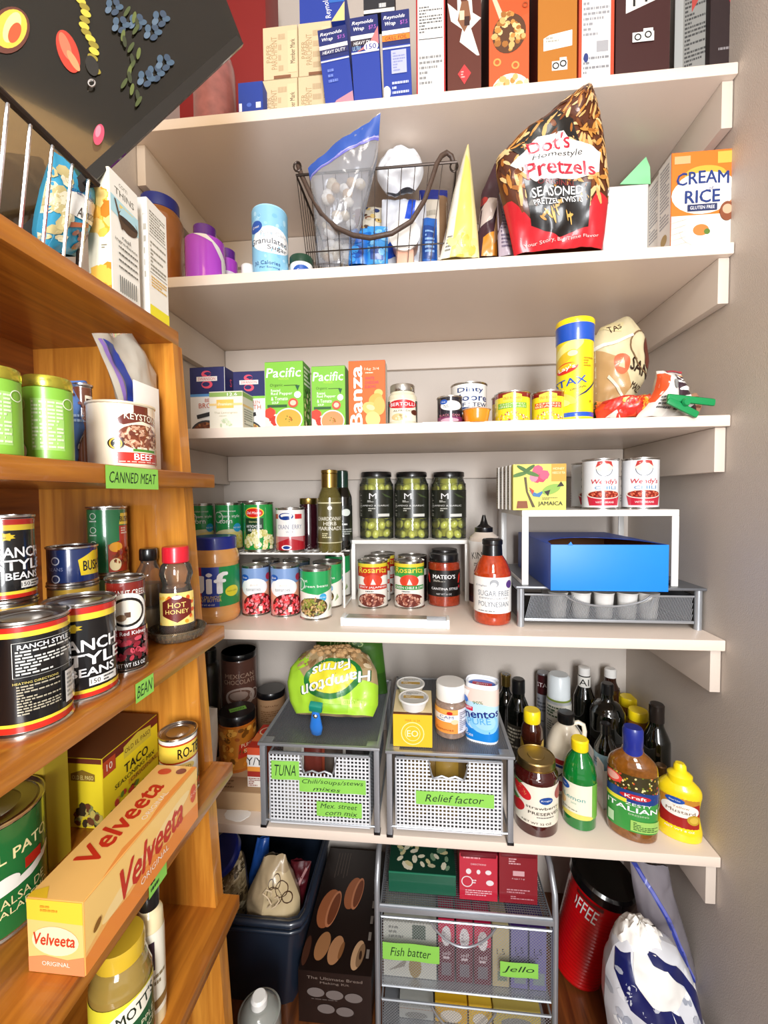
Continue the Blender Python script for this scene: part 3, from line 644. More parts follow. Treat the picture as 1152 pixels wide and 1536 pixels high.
# coffee pod drawer
ty = at(783, 939, Z=S4).y-.004; tx0 = at(776, 900, Y=ty).x; tx1 = at(1055, 900, Y=ty).x; tz = at(900, 880, Y=ty).z
t = thing('pod_drawer', 'dark metal mesh drawer of coffee pods under the blue box', 'drawer', ((tx0+tx1)/2, ty, S4)); w = (tx1-tx0)/2; h = tz-S4; D = .30
MB().rbox(-w-.004, w+.004, -.006, D, h-.006, h, .002).build('top', MT['dgrey'], t)
for sx in (-1, 1):
    for y in (.004, D-.012): MB().lathe([(.0075, 0), (.0075, h-.006)], 16, cx=sx*(w-.008), cy=y).build('leg', MT['grey'], t)
    MB().rbox(sx*(w-.008)-.002, sx*(w-.008)+.002, .01, D-.015, .012, h-.02, .0005).build('side_panel', MT['dgrey'], t)
m = MB(); m.rbox(-w+.016, w-.016, .002, .008, .012, .018, .001)
def dip(x): return h*.78-.024*max(0, math.cos(min(1, abs((x+.0)/.085))*PI/2))**.5*1.0 if abs(x) < .085 else h*.78
m.tube([(-w+.016+(2*w-.032)*i/40, .004, dip(-w+.016+(2*w-.032)*i/40)) for i in range(41)], .0022)
m.build('drawer_frame', MT['grey'], t)
m = MB()
for i in range(110):
    x = -w+.018+(2*w-.04)*i/109; zt_ = dip(x); x2 = min(x+.014, w-.018); m.tube([(x, .005, .016), (x2, .005, .016+(zt_-.016)*min(1, (x2-x)/.014))], .0009, 4)
m.build('mesh_panel', MT['grey'], t)['kind'] = 'stuff'
m = MB().rbox(-w+.016, w-.016, .01, D-.02, .010, .013, .0005); m.build('tray', MT['blk'], t)
pod = None
for i, x in enumerate((-.095, -.045, .005, .055, .100)):
    for jn in range(2):
        r_ = .022
        p_ = thing('coffee_pod', 'white coffee pod in the mesh drawer, '+['first', 'second', 'third', 'fourth', 'fifth'][i]+' from the left, '+['front', 'back']
            [jn]+' row', 'pod', ((tx0+tx1)/2+x, ty+.036+jn*.055, S4+.0135), 0, 'white coffee pods in the mesh drawer')
        MB().lathe([(.016, 0), (.0175, .002), (r_-.001, h*.60), (r_, h*.61), (r_, h*.64), (.01, h*.645)], 20).build('cup', MT['wht'], p_)
# blue open box on the tray, riser over it
bz = tz+.0005; by = ty-.045
c1 = at(826, 886, Y=by); c2 = at(1002.5, 886, Y=by); w = c2.x-c1.x; h = at(822, 817, Y=by).z-bz; D = .30
t = thing('open_box', 'bright blue cardboard box with torn open top under the tall riser', 'box', (c1.x+w/2, by, bz)); bl = mat('blue_card', '#1581e8', .45, var=.04); kr = mat('brown_card', '#8a5a33', .8)
bln = mat('navy_card', '#2a4fae', .4)
MB().rbox(-w/2, w/2, 0, .002, 0, h, .0004).build('front_panel', bl, t)
MB().rbox(-w/2, -w/2+.002, .002, D, 0, h, .0004).build('side_panel', bln, t); MB().rbox(w/2-.002, w/2, .002, D, 0, h, .0004).build('side_panel', bln, t)
MB().rbox(-w/2+.002, w/2-.002, D-.002, D, 0, h, .0004).build('back_panel', bln, t); MB().rbox(-w/2+.002, w/2-.002, .002, D-.002, 0, .002, .0004).build('bottom_panel', kr, t)
m = MB(); N = 24                      # lid left on at the back with a curved torn edge
vs = []; 
for i in range(N+1):
    x = -w/2+.002+(w-.004)*i/N; u = (2*i/N-1); vs.append((x, .002+.17*(1-u*u)**.5*.9+.004*math.sin(i*2.1)*.3, h-.001))
poly = vs+[(w/2-.002, D, h-.001), (-w/2+.002, D, h-.001)]
m.add(poly+[(a_, b_, c_+.0012) for a_, b_, c_ in poly], [tuple(range(len(poly))), tuple(range(2*len(poly)-1, len(poly)-1, -1))]+[(i, (i+1) % len(poly), (i+1) % len(poly)+len(poly), i+len(poly)) for i in range(len(poly))])
m.build('torn_lid', bln, t, smooth=0)
m = MB()
for q in ((-w/2+.0022, -w/2+.003, .003, D-.003), (w/2-.003, w/2-.0022, .003, D-.003), (-w/2+.003, w/2-.003, D-.004, D-.0025), (-w/2+.003, w/2-.003, .0022, .003)): m.box(*q, .003, h-.0015)
m.build('inner_lining', kr, t, smooth=0)
MB().prism([(-w/2+.034, h-.001), (-w/2+.04, h+.006), (-w/2+.044, h-.001)], 0, .002).build('torn_flap', bl, t, smooth=0)
rya = ty+.010; qx0 = at(783, 830, Y=rya).x; qx1 = at(1018, 830, Y=rya).x; qz1 = at(790, 765.5, Y=rya).z; RD = .25
table_riser('shelf_riser', 'tall white riser with tea boxes and chili cans on top', qx0, qx1, rya, rya+RD, tz+.0003, qz1, .014, .014)
JAM = [('p', [(.0, 1), (.0, 0), (1, 0), (1, 1)], '#e6dc6a'), ('r', .72, .62, 1, 1, '#d9a23c'), ('t', 'HONEY', .86, .9, .05, '#fff2c0'), ('t', 'HIBISCUS TEA', .86, .81, .05, '#fff2c0', dict(w=.24)), ('s', .36, .62, .6, .9, 9, .09, ['#e85a7a', '#d83a60', '#f08aa0'], 1.1), ('p', [(.2, .72), (.25, .72), (.28, .4), (.42, .06), (.36, .06), (.24, .4)], '#5a4a28'),
    ('e', .12, .78, .16, .045, '#4f7a34', 15), ('e', .34, .8, .16, .045, '#4f7a34', -20), ('e', .18, .9, .13, .04, '#3f6a2c', -30), ('e', .3, .9, .13, .04, '#3f6a2c', 35), ('p', [(.3, .44), (.45, .36), (.6, .44), (.5, .28), (.38, .3)], '#3f78b0'), ('p', [(.3, .5), (.4, .42), (.36, .34)], '#c9452e'), ('e', .72, .45, .18, .1, '#8fb84e', 20), ('p', [(.58, .4), (.7, .44), (.66, .3)], '#2a1c10'), ('p', [(.82, .5), (.96, .52), (.9, .62)], '#2a1c10'),
    ('t', 'JAMAICA', .7, .13, .11, '#1d2a1d', dict(w=.46, b=.03)), ('l', .55, .22, .86, .28, 2, '#7a7a4a'), ('p', [(.06, .04), (.28, .04), (.26, .2), (.08, .2)], '#8a4a22')]
jy = rya+.006
t_, ctr_, jw, jh = carton('tea_box', 'yellow tropical hibiscus tea box with palm tree facing out', 769.5, 849.5, qz1, 696.5, '#e6dc6a', JAM, Y=jy, d=.016, rz=0)
for i in range(4):
    carton('tea_box', ['white edged tea box directly behind the palm tree one', 'third tea box back in the row on the tall riser', 'fourth tea box back in the row on the tall riser', 'rearmost tea box in the row on the tall riser'][i], 769.5-5.6*(i+1), 849-5*(i+1), qz1, 697, '#e9e6de',
        [], Y=jy+.0175*(i+1)*1.45, d=.018, left=('#e9e6de', [('l', .2, .1, .8, .9, 14, '#9a9a9a'), ('r', 0, 0, .12, 1, ['#7fae6a', '#c87a5a', '#7a9ac0', '#c0a050'][i])]), h=jh)
WEN = [('o', .55, .83, .17, .012, '#3a4a66'), ('e', .55, .86, .2, .10, '#f4dfd2'), ('p', [(.36, .86), (.4, .98), (.55, 1.0), (.7, .98), (.74, .86), (.64, .93), (.5, .94), (.44, .9)], '#c23a34'), ('t', "Wendy's", .56, .54, .13, '#cf2436', dict(w=.62, i=.15, b=.02)), ('t', 'CHILI', .58, .42, .07, '#5a9ac9', dict(w=.48)),
    ('p', [(.22, .04), (.9, .04), (.96, .26), (.16, .26)], '#c8283f'), ('e', .56, .28, .41, .1, '#f0e6da'), ('e', .56, .28, .37, .08, '#8a2418'), ('s', .22, .21, .9, .35, 40, .018, ['#c8402a', '#a32a1c', '#e07050'], 1.3), ('t', 'WITH BEANS', .56, .11, .04, '#ffffff', dict(w=.4)),
    ('c', -.12, .78, .03, '#8a9a8a'), ('c', -.12, .62, .03, '#8a9a8a'), ('c', -.12, .46, .03, '#8a9a8a'), ('l', -.22, .1, -.04, .34, 4, '#999999')]
can('chili_can', 'left white chili can with red lettering on the tall riser', 872, 929, qz1, 687, '#eef0f2', WEN, Y=jy+.038, rot=.12)
can('chili_can', 'right white chili can with red lettering, at the riser end', 931, 990.5, qz1, 685.5, '#eef0f2', WEN, Y=jy+.040, rot=.1)
can('chili_can', 'chili can partly hidden behind and left of the other two', 856, 908, qz1, 693, '#eef0f2', WEN, Y=jy+.13, rot=.3)
# ------------------------------------------------------------ shelf 5 (two mesh cabinets, bottles)
def mesh_cabinet(label, fl, fr, xl, xr, ytop, back_px, dr, notch, notes, Dp):
    y0 = at(*fl, Z=S5).y-.006; x0 = at(xl, 1180, Y=y0).x; x1 = at(xr, 1180, Y=y0).x; zt = at(xl, ytop, Y=y0).z
    w = (x1-x0)/2; h = zt-S5; t = thing('mesh_cabinet', label, 'drawer unit', ((x0+x1)/2, y0, S5), 0, 'silver mesh drawer units')
    m = MB()                                          # frame of the top
    for q in ((-w, w, -.006, .002), (-w, w, Dp-.008, Dp)): m.rbox(*q, h-.006, h, .0015)
    for s in (-1, 1): m.rbox(min(s*w, s*(w-.008)), max(s*w, s*(w-.008)), 0, Dp, h-.006, h, .0015); m.rbox(min(s*(w-.004), s*(w-.030)), max(s*(w-.004), s*(w-.030)), 0, .022, h-.003, h-.0005, .0005)
    m.build('top_frame', MT['grey'], t)
    m = MB(); n = int(2*w/.0042)
    for i in range(n): x = -w+.008+(2*w-.016)*i/(n-1); m.box(x-.0009, x+.0009, .002, Dp-.008, h-.0032, h-.0018)
    n = int(Dp/.0042)
    for i in range(n): y = .002+(Dp-.01)*i/(n-1); m.box(-w+.008, w-.008, y-.0008, y+.0008, h-.0040, h-.0026)
    m.build('mesh_top', MT['dgrey'], t, smooth=0)['kind'] = 'stuff'
    for s in (-1, 1):
        for y in (0, Dp-.016):
            MB().rbox(min(s*(w-.002), s*(w-.014)), max(s*(w-.002), s*(w-.014)), y, y+.014, .002, h-.006, .0015).build('leg', MT['grey'], t)
            MB().rbox(min(s*(w-.001), s*(w-.015)), max(s*(w-.001), s*(w-.015)), y-.001, y+.015, 0, .006, .001).build('foot', MT['blk'], t)
        MB().rbox(min(s*(w-.006), s*(w-.010)), max(s*(w-.006), s*(w-.010)), .014, Dp-.014, .010, .016, .001).build('side_rail', MT['grey'], t)
    # drawer
    dx0 = at(dr[0], 1180, Y=y0).x-(x0+x1)/2; dx1 = at(dr[1], 1180, Y=y0).x-(x0+x1)/2; dz1 = at(dr[0], dr[2], Y=y0).z-S5; dz0 = at(dr[0], dr[3], Y=y0).z-S5
    nx0 = at(notch[0], 1150, Y=y0).x-(x0+x1)/2; nx1 = at(notch[1], 1150, Y=y0).x-(x0+x1)/2; nz = at(notch[0], notch[2], Y=y0).z-S5
    d = thing('d', None, None); COL.objects.unlink(d); bpy.data.objects.remove(d)
    fr_ = MB(); yy = .002
    fr_.tube([(dx0, yy, dz1), (nx0, yy, dz1), (nx0+.006, yy, nz+.010), (nx0+.010, yy, nz), (nx0+.014, yy, nz+.001), ((nx0*2+nx1)/3, yy, nz+.006), ((nx0+nx1)/2, yy, nz+.001), ((nx0+nx1*2)/3, yy, nz+.006), (nx1-.014, yy, nz+.001), (nx1-.010, yy, nz), (nx1-.006, yy, nz+.010), (nx1, yy, dz1), (dx1, yy, dz1)], .0022)
    fr_.rbox(dx0, dx1, yy-.002, yy+.003, dz1-.0015, dz1+.0045, .001)
    fr_.tube([(dx0-.012, yy, dz0+.004), (dx1+.012, yy, dz0+.004)], .0022)
    for y in (Dp-.02,): fr_.tube([(dx0, y, dz1), (dx1, y, dz1)], .0022)
    fr_.tube([(dx0, yy, dz1), (dx0, Dp-.02, dz1)], .0022); fr_.tube([(dx1, yy, dz1), (dx1, Dp-.02, dz1)], .0022)
    fo = fr_.build('drawer', MT['grey'], t)
    m = MB(); nx = 27; p = (dx1-dx0)/nx; nzc = int(round((dz1-dz0)/p))
    pz = (dz1-dz0)/nzc; st = p*.40
    def cut(x, z): return nx0+.004 < x < nx1-.004 and z > nz-.001
    for i in range(nx+1):
        x = dx0+i*p; top = nz if cut(x, dz1) else dz1; m.box(x-st/2, x+st/2, yy-.0006, yy+.0006, dz0, top)
    for j in range(nzc+1):
        z = dz0+j*pz
        if z > nz: m.box(dx0, nx0+.004, yy-.0008, yy+.0004, z-st/2, z+st/2); m.box(nx1-.004, dx1, yy-.0008, yy+.0004, z-st/2, z+st/2)
        else: m.box(dx0, dx1, yy-.0008, yy+.0004, z-st/2, z+st/2)
    m.build('perforated_front', MT['silver'], fo, smooth=0)['kind'] = 'stuff'
    m = MB()
    for s_, x in ((-1, dx0), (1, dx1)):
        for i in range(30): y = yy+(Dp-.025)*i/29; m.box(x-.0005, x+.0005, y-.001, y+.001, dz0, dz1)
        for j in range(0, nzc+1, 1): z = dz0+j*pz; m.box(x-.0006, x+.0004, yy, Dp-.02, z-.001, z+.001)
    m.box(dx0, dx1, yy, Dp-.02, dz0, dz0+.0015); m.build('drawer_side', MT['dgrey'], fo, smooth=0)['kind'] = 'stuff'
    for (nx_, nyt, nx2, nyb, lines) in notes:
        a = at(nx_, nyt, Y=y0); b = at(nx2, nyb, Y=y0); cx = (x0+x1)/2
        n_ = note(fo, b.x-a.x, a.z-b.z, (lambda a=a, b=b: (lambda x, z, o: (a.x-cx+x, -.0012-o-.0009*math.sin(x*90), b.z-S5+z)))(), lines, cx=.006)
    return t, (x0+x1)/2, y0, w, h
MT['silver'] = mat('silver_perforated', '#dfe2e6', .35, .1)
c1t, c1x, c1y, c1w, c1h = mesh_cabinet('left silver mesh drawer unit with three green tape notes', (398, 1238), None, 389, 570.5, 1112, None, (404.5, 554, 1130, 1233), (449.5, 505, 1160),
    [(407, 1140, 449, 1170, [('TUNA', .5, .5, .6)]), (449, 1165, 549, 1192, [('Chili/soups/stews', .5, .7, .4, .92), ('mixes', .42, .22, .26, .4)]), (475, 1201, 543, 1227, [('Mex. street', .5, .72, .34), ('corn mix', .55, .25, .3, .7)])], .33)
c2t, c2x, c2y, c2w, c2h = mesh_cabinet('right silver mesh drawer unit with one long green tape note', (590, 1253), None, 578.5, 772, 1124, None, (594, 753, 1138, 1243), (642.6, 703, 1168),
    [(624, 1185, 741, 1212, [('Relief factor', .5, .5, .55, .74)])], .36)
CT1 = S5+c1h; CT2 = S5+c2h
# things in the drawers
def packet(name, label, x, y, z, w, h, d, col, rz=0, tilt=-.06, prims=None, group=None, clear=False, cat='packet'):
    return bag(name, label, cat, (x, y, z), rz, lambda v: (-w/2, w/2, v*h), lambda v: d*(math.sin(PI*min(1, v*1.02+.02))**.5)*.5+.001, col, prims, w, h, .003, 60, int(x*1000), tilt=(tilt, 0), group=group, nu=12, nv=14)
R = random.Random(3)
for i, (c_, nm) in enumerate([('#b9b3a6', 'silver foil tuna pouch'), ('#d8d4cb', 'white soup mix packet'), ('#6b2a20', 'brown chili mix packet'), ('#8a3b24', 'reddish stew mix packet'), ('#4b4038', 'dark brown mix packet'), ('#c8c2b8', 'grey foil pouch'), ('#2e2a2a', 'black foil pouch')]):
    packet('seasoning_packet', nm+' in left mesh drawer, '+['first', 'second', 'third', 'fourth', 'fifth', 'sixth', 'last'][i]+' from left', c1x-.075+.0245*i, c1y+.04+.016*(i % 2), S5+.012, .042, .160+.006*(i % 3), .012, c_, group='packets in the left mesh drawer')
for i in range(5):
    packet('supplement_bag', 'amber clear sachet in the right mesh drawer, '+['leftmost', 'second from left', 'middle', 'second from right', 'rightmost'][i]+' of five', c2x-.07+.034*i, c2y+.04+.014*(i % 2), S5+.012, .05, .160, .016, ['#8c6a1e', '#7a5c22', '#9a7a30', '#6d5320', '#7d5f2a'][i], group='sachets in the right mesh drawer')
# peanuts bag lying upside down on the left unit
def peanut_bag():
    w, hh = .215, .16
    L = [(-.080, 0), (-.100, .028), (-.114, .07), (-.112, .105), (-.085, .142), (-.05, .16)]; Rr = [(.105, .003), (.116, .028), (.114, .07), (.108, .105), (.085, .142), (.05, .16)]
    g = ['#b8ea3a', '#cbf05a', '#a4dc2c']
    pr = [('p', [(-.1, -.1), (1.1, -.1), (1.1, .38), (.86, .44), (.62, .30), (.3, .34), (.1, .62), (-.1, .7)], '#b3e53c'), ('s', -.05, .5, 1.05, 1.1, 170, .035, ['#c9a87a', '#a8865a', '#ddc39a', '#8d6c45', '#e8d3ae'], 1.7), ('p', [(-.1, .40), (.25, .60), (.18, .76), (-.1, .78)], '#b3e53c'),
          ('e', .54, .46, .32, .24, '#1f7a34', 12), ('e', .54, .47, .26, .19, '#f2e63a', 12), ('t', 'Hampton', .56, .41, .17, '#1b5a2a', dict(r=193, w=.78, i=.25, b=.10)), ('t', 'Hampton', .56, .41, .17, '#ffffff', dict(r=193, w=.76, i=.25, b=.03)),
          ('t', 'Farms', .52, .57, .13, '#1b5a2a', dict(r=193, w=.44, i=.25, b=.10)), ('t', 'Farms', .52, .57, .13, '#ffffff', dict(r=193, w=.43, i=.25, b=.03)), ('r', .62, .12, .86, .22, '#c9ef62'), ('t', 'ROASTED', .74, .19, .05, '#9acb2a', dict(r=186, w=.2)), ('r', .4, .02, .7, .14, '#9fd52c')]
    x0, x1 = at(417, 1060, Y=c1y+.10).x, at(576, 1060, Y=c1y+.10).x
    t, S = bag('peanut_bag', 'lime green bag of peanuts in shells closed by blue clip', 'bag', ((x0+x1)/2, c1y+.085, CT1+.018), 0, poly_outline(L, Rr), lambda v: .045*math.sin(PI*min(1, .12+v*.86))**.6, '#b9a178', pr, w, hh, .007, 26, 5, tilt=(-.60, 0), nu=36, nv=36)
    m = MB()
    for k in range(46):
        u, v = R.uniform(.1, .9), R.uniform(.74, .97); p = S(u, v, -1, .001)
        m.ball(p, .008, .007, .0065, 7, 5, T=None)
    m.build('peanut', mat('peanut_shell', '#c39b6a', .8, var=.3, bump=.6), t)['kind'] = 'stuff'
    q = at(474, 1082, Y=c1y-.014); c = thing('bag_clip', 'blue plastic clip hanging over the left mesh unit edge', 'clip', tuple(q), 0); c.rotation_euler = (.45, .12, 0)
    MB().lathe([(.005, -.046), (.012, -.040), (.0145, -.018), (.011, .008), (.008, .03), (.006, .04)], 16, 1, .5).build('handle', MT['bclip'], c, smooth=60)
    MB().lathe([(.004, .0), (.0055, .004), (.0055, .008), (.002, .010)], 12, 1, .6, T=Matrix.Translation((0, -.004, .018))).build('grip', MT['chrome'], c)
    MB().rbox(-.014, .014, -.004, .010, .034, .052, .003).build('jaw', mat('teal_plastic', '#158a78', .3, coat=.4), c)
peanut_bag()
bag('peanut_bag', 'dark green peanut bag leaning behind the lime green one', 'bag', (c1x+.03, c1y+.25, CT1), 0, lambda v: (-.10, .10-.02*v, v*.20), lambda v: .035*math.sin(PI*min(1, .15+v*.8))**.6, '#3c6b1e', [('t', 'Salted', .5, .72, .14, '#a7bf7a', dict(r=187, w=.5, i=.2)), ('r', 0, 0, 1, .3, '#2e5418')], .2, .2, .005, 30, 9)
# cups on a yellow carton, gummies, gum
def on2(xl, xr, yb, yt): return at((xl+xr)/2, yb, Z=CT2).y
yb_ = on2(589, 649, 1119, 0)
t_, cc, yw, yh = carton('egg_bite_box', 'bright yellow carton at the front left of right mesh unit', 589.5, 648.5, CT2, 1071, '#f5c21c', [('o', .5, .42, .36, .03, '#fbe9a0'), ('o', .5, .42, .24, .02, '#fbe9a0'), ('t', 'EO', .5, .42, .2, '#fdf3c6', dict(b=.02)), ('t', 'MAR 16 24', .5, .83, .07, '#c9801c')], yb=1119, d=.115, top=('#f0dcae', [('r', 0, 0, 1, .08, '#6b3a1a')]))
for i, (a_, b_, yy, lab) in enumerate([(590.5, 650.5, cc[1]-.028, 'front'), (588, 644, cc[1]+.040, 'rear')]):
    loc, r, h = fitcyl(a_, b_, CT2+yh+.0004, Y=yy, h=.025)
    r = min(r, .0335)
    t = thing('dip_cup', lab+' white plastic cup with a foil lid on the yellow carton', 'cup', (loc[0], yy, CT2+yh+.0012), 0, 'two lidded cups on the yellow carton')
    MB().lathe([(r*.72, 0), (r*.92, .020), (r, .021), (r, .024), (r*.96, .0248), (r*.9, .0235), (.001, .0235)], 32).build('cup', MT['wht'], t)
    artwork('lid_print', t, 2*r, 2*r, lambda x, y, o, r=r: (x-r, y-r, .0237+o), [('e', .5, .5, .43, .43, '#c9c9c4'), ('e', .5, .62, .36, .28, '#f1efe8'), ('r', .17, .4, .83, .58, '#c9a24a'), ('l', .24, .43, .76, .55, 2, '#f4ecd0'), ('l', .25, .64, .75, .8, 3, '#8a8a86')], None, PG)
jar('vitamin_jar', 'clear gummy vitamin jar with white ribbed cap and orange label', 'jar', 653, 699, CT2, 1012, [(.88, 0), (.97, .03), (1, .08), (1, .56), (.92, .64), (.8, .68), (.78, .75)], mat('gummy_amber', '#8d7668', .12, coat=.9, var=.5, vs=120),
    [('cap', [(.94, .7), (.95, .71), (.95, .97), (.9, 1), (.01, 1)], MT['wht'])], [(.13, .58, 1.01, .5, '#f5a04a', [('r', .62, 0, 1, 1, '#ece9f0'), ('r', 0, .82, .62, 1, '#f0b45c'), ('r', 0, .48, .62, .78, '#f3f3f1'), ('t', 'CAM', .34, .68, .12, '#2a4f93', dict(w=.34)), ('l', .04, .5, .5, .58, 1, '#3a70a8'), ('e', .42, .86, .07, .07, '#c8201c'), ('e', .54, .5, .09, .1, '#f5d9ae'), ('t', 'Gummies', .28, .16, .1, '#a3431c', dict(w=.46)), ('l', .66, .1, .94, .9, 10, '#9a97a8')])], yb=1111, rot=.15)
t, loc, r, h = jar('gum_bottle', 'rounded blue and white gum bottle with open flip lid', 'bottle', 699, 747.5, CT2, 1013, [(.9, 0), (.98, .02), (1, .05), (1, .93), (.97, .97), (.9, .975), (.9, .93), (.01, .93)], mat('gum_white', '#eef2f6', .3, coat=.5),
    [], [(.02, .93, 1.012, .5, '#bfe4fb', [('p', [(0, 0), (1, 0), (1, .3), (.7, .2), (.3, .22), (0, .42)], '#0f86dd'), ('e', .6, .35, .34, .2, '#8fd0f5'), ('e', .6, .38, .24, .15, '#a9dbf8'), ('p', [(0, .78), (1, .66), (1, 1), (0, 1)], '#f6dcd0'), ('t', 'mentos', .5, .51, .12, '#14277c', dict(w=.86, b=.04, r=8)), ('r', .04, .56, .34, .64, '#d8264a'), ('t', 'gum', .19, .6, .05, '#ffffff', dict(r=8, w=.24)), ('t', 'PURE', .47, .38, .12, '#5aaee6', dict(w=.5, r=8)), ('t', '90%', .45, .74, .06, '#2d8a55', dict(w=.22, r=8)), ('t', '80', .16, .16, .08, '#ffffff', dict(b=.03)), ('t', 'PIECES', .22, .09, .04, '#ffffff', dict(w=.26, b=.02)), ('p', [(0, .7), (.1, .95), (.28, .95), (.14, .64)], '#ffffff'), ('e', .14, .76, .1, .06, '#1a6fd0')])], yb=1114, ry=.75, sq=3, rot=-.15)
MB().lathe([(r*.84, h*.935), (r*.84, h*.94), (.001, h*.94)], 28, 1, .72).build('flip_lid', mat('cobalt', '#1553c8', .3, coat=.4), t)
artwork('lid_print', t, r*1.2, r*.5, lambda x, y, o: (x-r*.6, y-r*.3, h*.9415+o), [('t', 'gum', .5, .5, .5, '#ffffff', dict(w=.6))], '#d8264a', PG)
# left of the cabinets: cardboard flat with jars
by_ = at(333, 1214, Z=S5).y; bx0 = at(327, 1205, Y=by_).x; bh = .043
t = thing('cardboard_tray', 'low kraft cardboard box carrying the coffee and spice jars', 'box', (-.487, by_, S5), 0)
MB().rbox(-.115, .113, 0, .32, 0, bh, .0015).build('carton', mat('kraft', '#c2a27c', .8), t)
MB().rbox(-.116, .114, .001, .05, bh, bh+.0012, .0004).build('flap', mat('kraft_dark', '#a88660', .8), t)
artwork('front_print', t, .05, .014, lambda x, z, o: (.005+x, .010+z*2.2, bh+.0014+o), [('l', 0, 0, 1, 1, 3, '#7a5a3a')], None, PM)
ZB = S5+bh+.0014
orj = mat('orange_glaze', '#b8641c', .2, coat=.7, var=.5, vs=60); brn = mat('cocoa_can', '#5e3d31', .3, coat=.4, var=.1)
t, loc1, r1, h1 = jar('coffee_creamer_jar', 'orange patterned jar with black lid and green sticker on lid', 'jar', 328, 384, ZB, 1051, [(.92, 0), (1, .03), (1, .8), (.95, .84), (.92, .86)], orj, [('lid', [(1.0, .84), (1.01, .85), (1.01, .97), (.96, 1), (.01, 1)], MT['blk'])],
    [(.05, .8, 1.008, .5, '#c67a24', [('s', 0, 0, 1, 1, 70, .06, ['#e08a2a', '#a8540f', '#f0b04a', '#7a4a14'], 1.4, 0), ('p', [(.45, .6), (1, .66), (1, .3), (.42, .26)], '#c6341c'), ('t', 'PUMPKIN', .7, .56, .09, '#f6e2b8', dict(w=.42)), ('t', 'SPICE', .7, .42, .09, '#f6e2b8', dict(w=.3)), ('e', .78, .16, .2, .15, '#efe2c8'), ('e', .78, .17, .14, .09, '#8a5226')])], Y=1.02, rot=.2)
note(t, r1*.9, r1*.42, lambda x, y, o: (x-r1*.45+.002, y-r1*.2, h1+.0004+o), [('mocha', .5, .5, .5)])
zc = ZB
t, loc2, r2, h2 = jar('cocoa_can', 'brown cocoa can at the bottom of the stack behind the black lid', 'can', 333, 385, zc, 1046, [(.97, 0), (1, .01), (1, .97), (.97, 1), (.01, 1)], brn, (), [(.05, .94, 1.005, .5, '#6b463a', [('t', 'CHOCOLATE', .5, .8, .09, '#c98c5a', dict(w=.7))])], Y=1.16, smooth=0)
jar('cocoa_can', 'brown cocoa can with a drawn cup, top of the stack', 'can', 332.5, 385, zc+h2+.0005, 966, [(.97, 0), (1, .01), (1, .9), (.97, .91), (.97, 1), (.01, 1)], brn, [('lid', [(1.0, .9), (1.01, .905), (1.01, .985), (.98, 1), (.01, 1)], MT['blk'])],
    [(.03, .88, 1.005, .5, '#6b463a', [('t', 'MEXICAN', .5, .72, .09, '#c9a58c', dict(w=.66)), ('t', 'CHOCOLATE', .5, .6, .09, '#c9a58c', dict(w=.72)), ('e', .52, .28, .34, .2, '#c9b2a4'), ('e', .5, .3, .26, .14, '#7d5a4b'), ('e', .48, .32, .2, .09, '#b49a8b'), ('o', .84, .28, .12, .02, '#c9b2a4')])], Y=1.16, smooth=0)
jar('cocoa_can', 'light brown can with wide black lid beside the peanut bag', 'can', 386, 428, ZB, 1023, [(.97, 0), (1, .01), (1, .86)], mat('tan_can', '#a9805c', .35, coat=.3), [('lid', [(1.0, .84), (1.02, .85), (1.02, .98), (.98, 1), (.01, 1)], MT['blk'])],
    [(.05, .8, 1.005, .5, '#b28a64', [('t', 'Lightly', .45, .85, .07, '#6d3f22', dict(w=.5)), ('l', .2, .3, .8, .7, 6, '#8a5f3c')])], Y=1.19, smooth=0)
carton('tea_carton', 'orange and red tea carton between jars and left mesh unit', 371, 398, ZB, 1099, '#d9512a', [('r', 0, .48, 1, .82, '#f3efe8'), ('t', 'Y/Y', .4, .66, .2, '#1d1d1d'), ('r', 0, .4, 1, .52, '#f29a3a'), ('r', 0, .26, 1, .4, '#a8281c'), ('r', 0, 0, 1, .26, '#f0e8dc'), ('l', .05, .02, .95, .24, 5, '#8a2418')], Y=by_+.020, d=.10,
       top=('#c8321c', [('r', 0, .25, 1, .6, '#ea7a3a'), ('o', .5, .7, .18, .03, '#f6d6b0')]), h=.095)
def stand(name, label, cat, x, y, z, r, h, prof, bm_, caps=(), labels=(), rot=0, ry=1, group=None, smooth=3, sq=0, n=28):
    t = thing(name, label, cat, (x, y, z), face(x, y, rot), group)
    MB().lathe([(a*r, b*h) for a, b in (sm(prof, smooth) if smooth else prof)], n, 1, ry, sq=sq).build('body', bm_, t, smooth=50)
    for nm, pf, m in caps: MB().lathe([(a*r, b*h) for a, b in pf], n, 1, max(ry, .85)).build(nm, m, t)
    for L in labels:
        z0, z1, rf, fr, bgc, pr = L[:6]; wrap(t, 'label', r*rf, z0*h, (z1-z0)*h, 1 if fr >= 1 else fr, bgc, pr, full=fr >= 1, ry=r*rf*ry, mt=L[6] if len(L) > 6 else PG)
    return t
dk = mat('dark_canister', '#16120f', .35, coat=.3)
stand('dark_canister', 'tall black canister in the dark corner left of cocoa cans', 'canister', -.578, 1.048, S5, .030, .33, [(.9, 0), (1, .03), (1, .8), (.7, .9), (.7, 1), (.01, 1)], dk, [('lid', [(.72, .88), (.74, .99), (.6, 1), (.01, 1)], MT['blk'])])
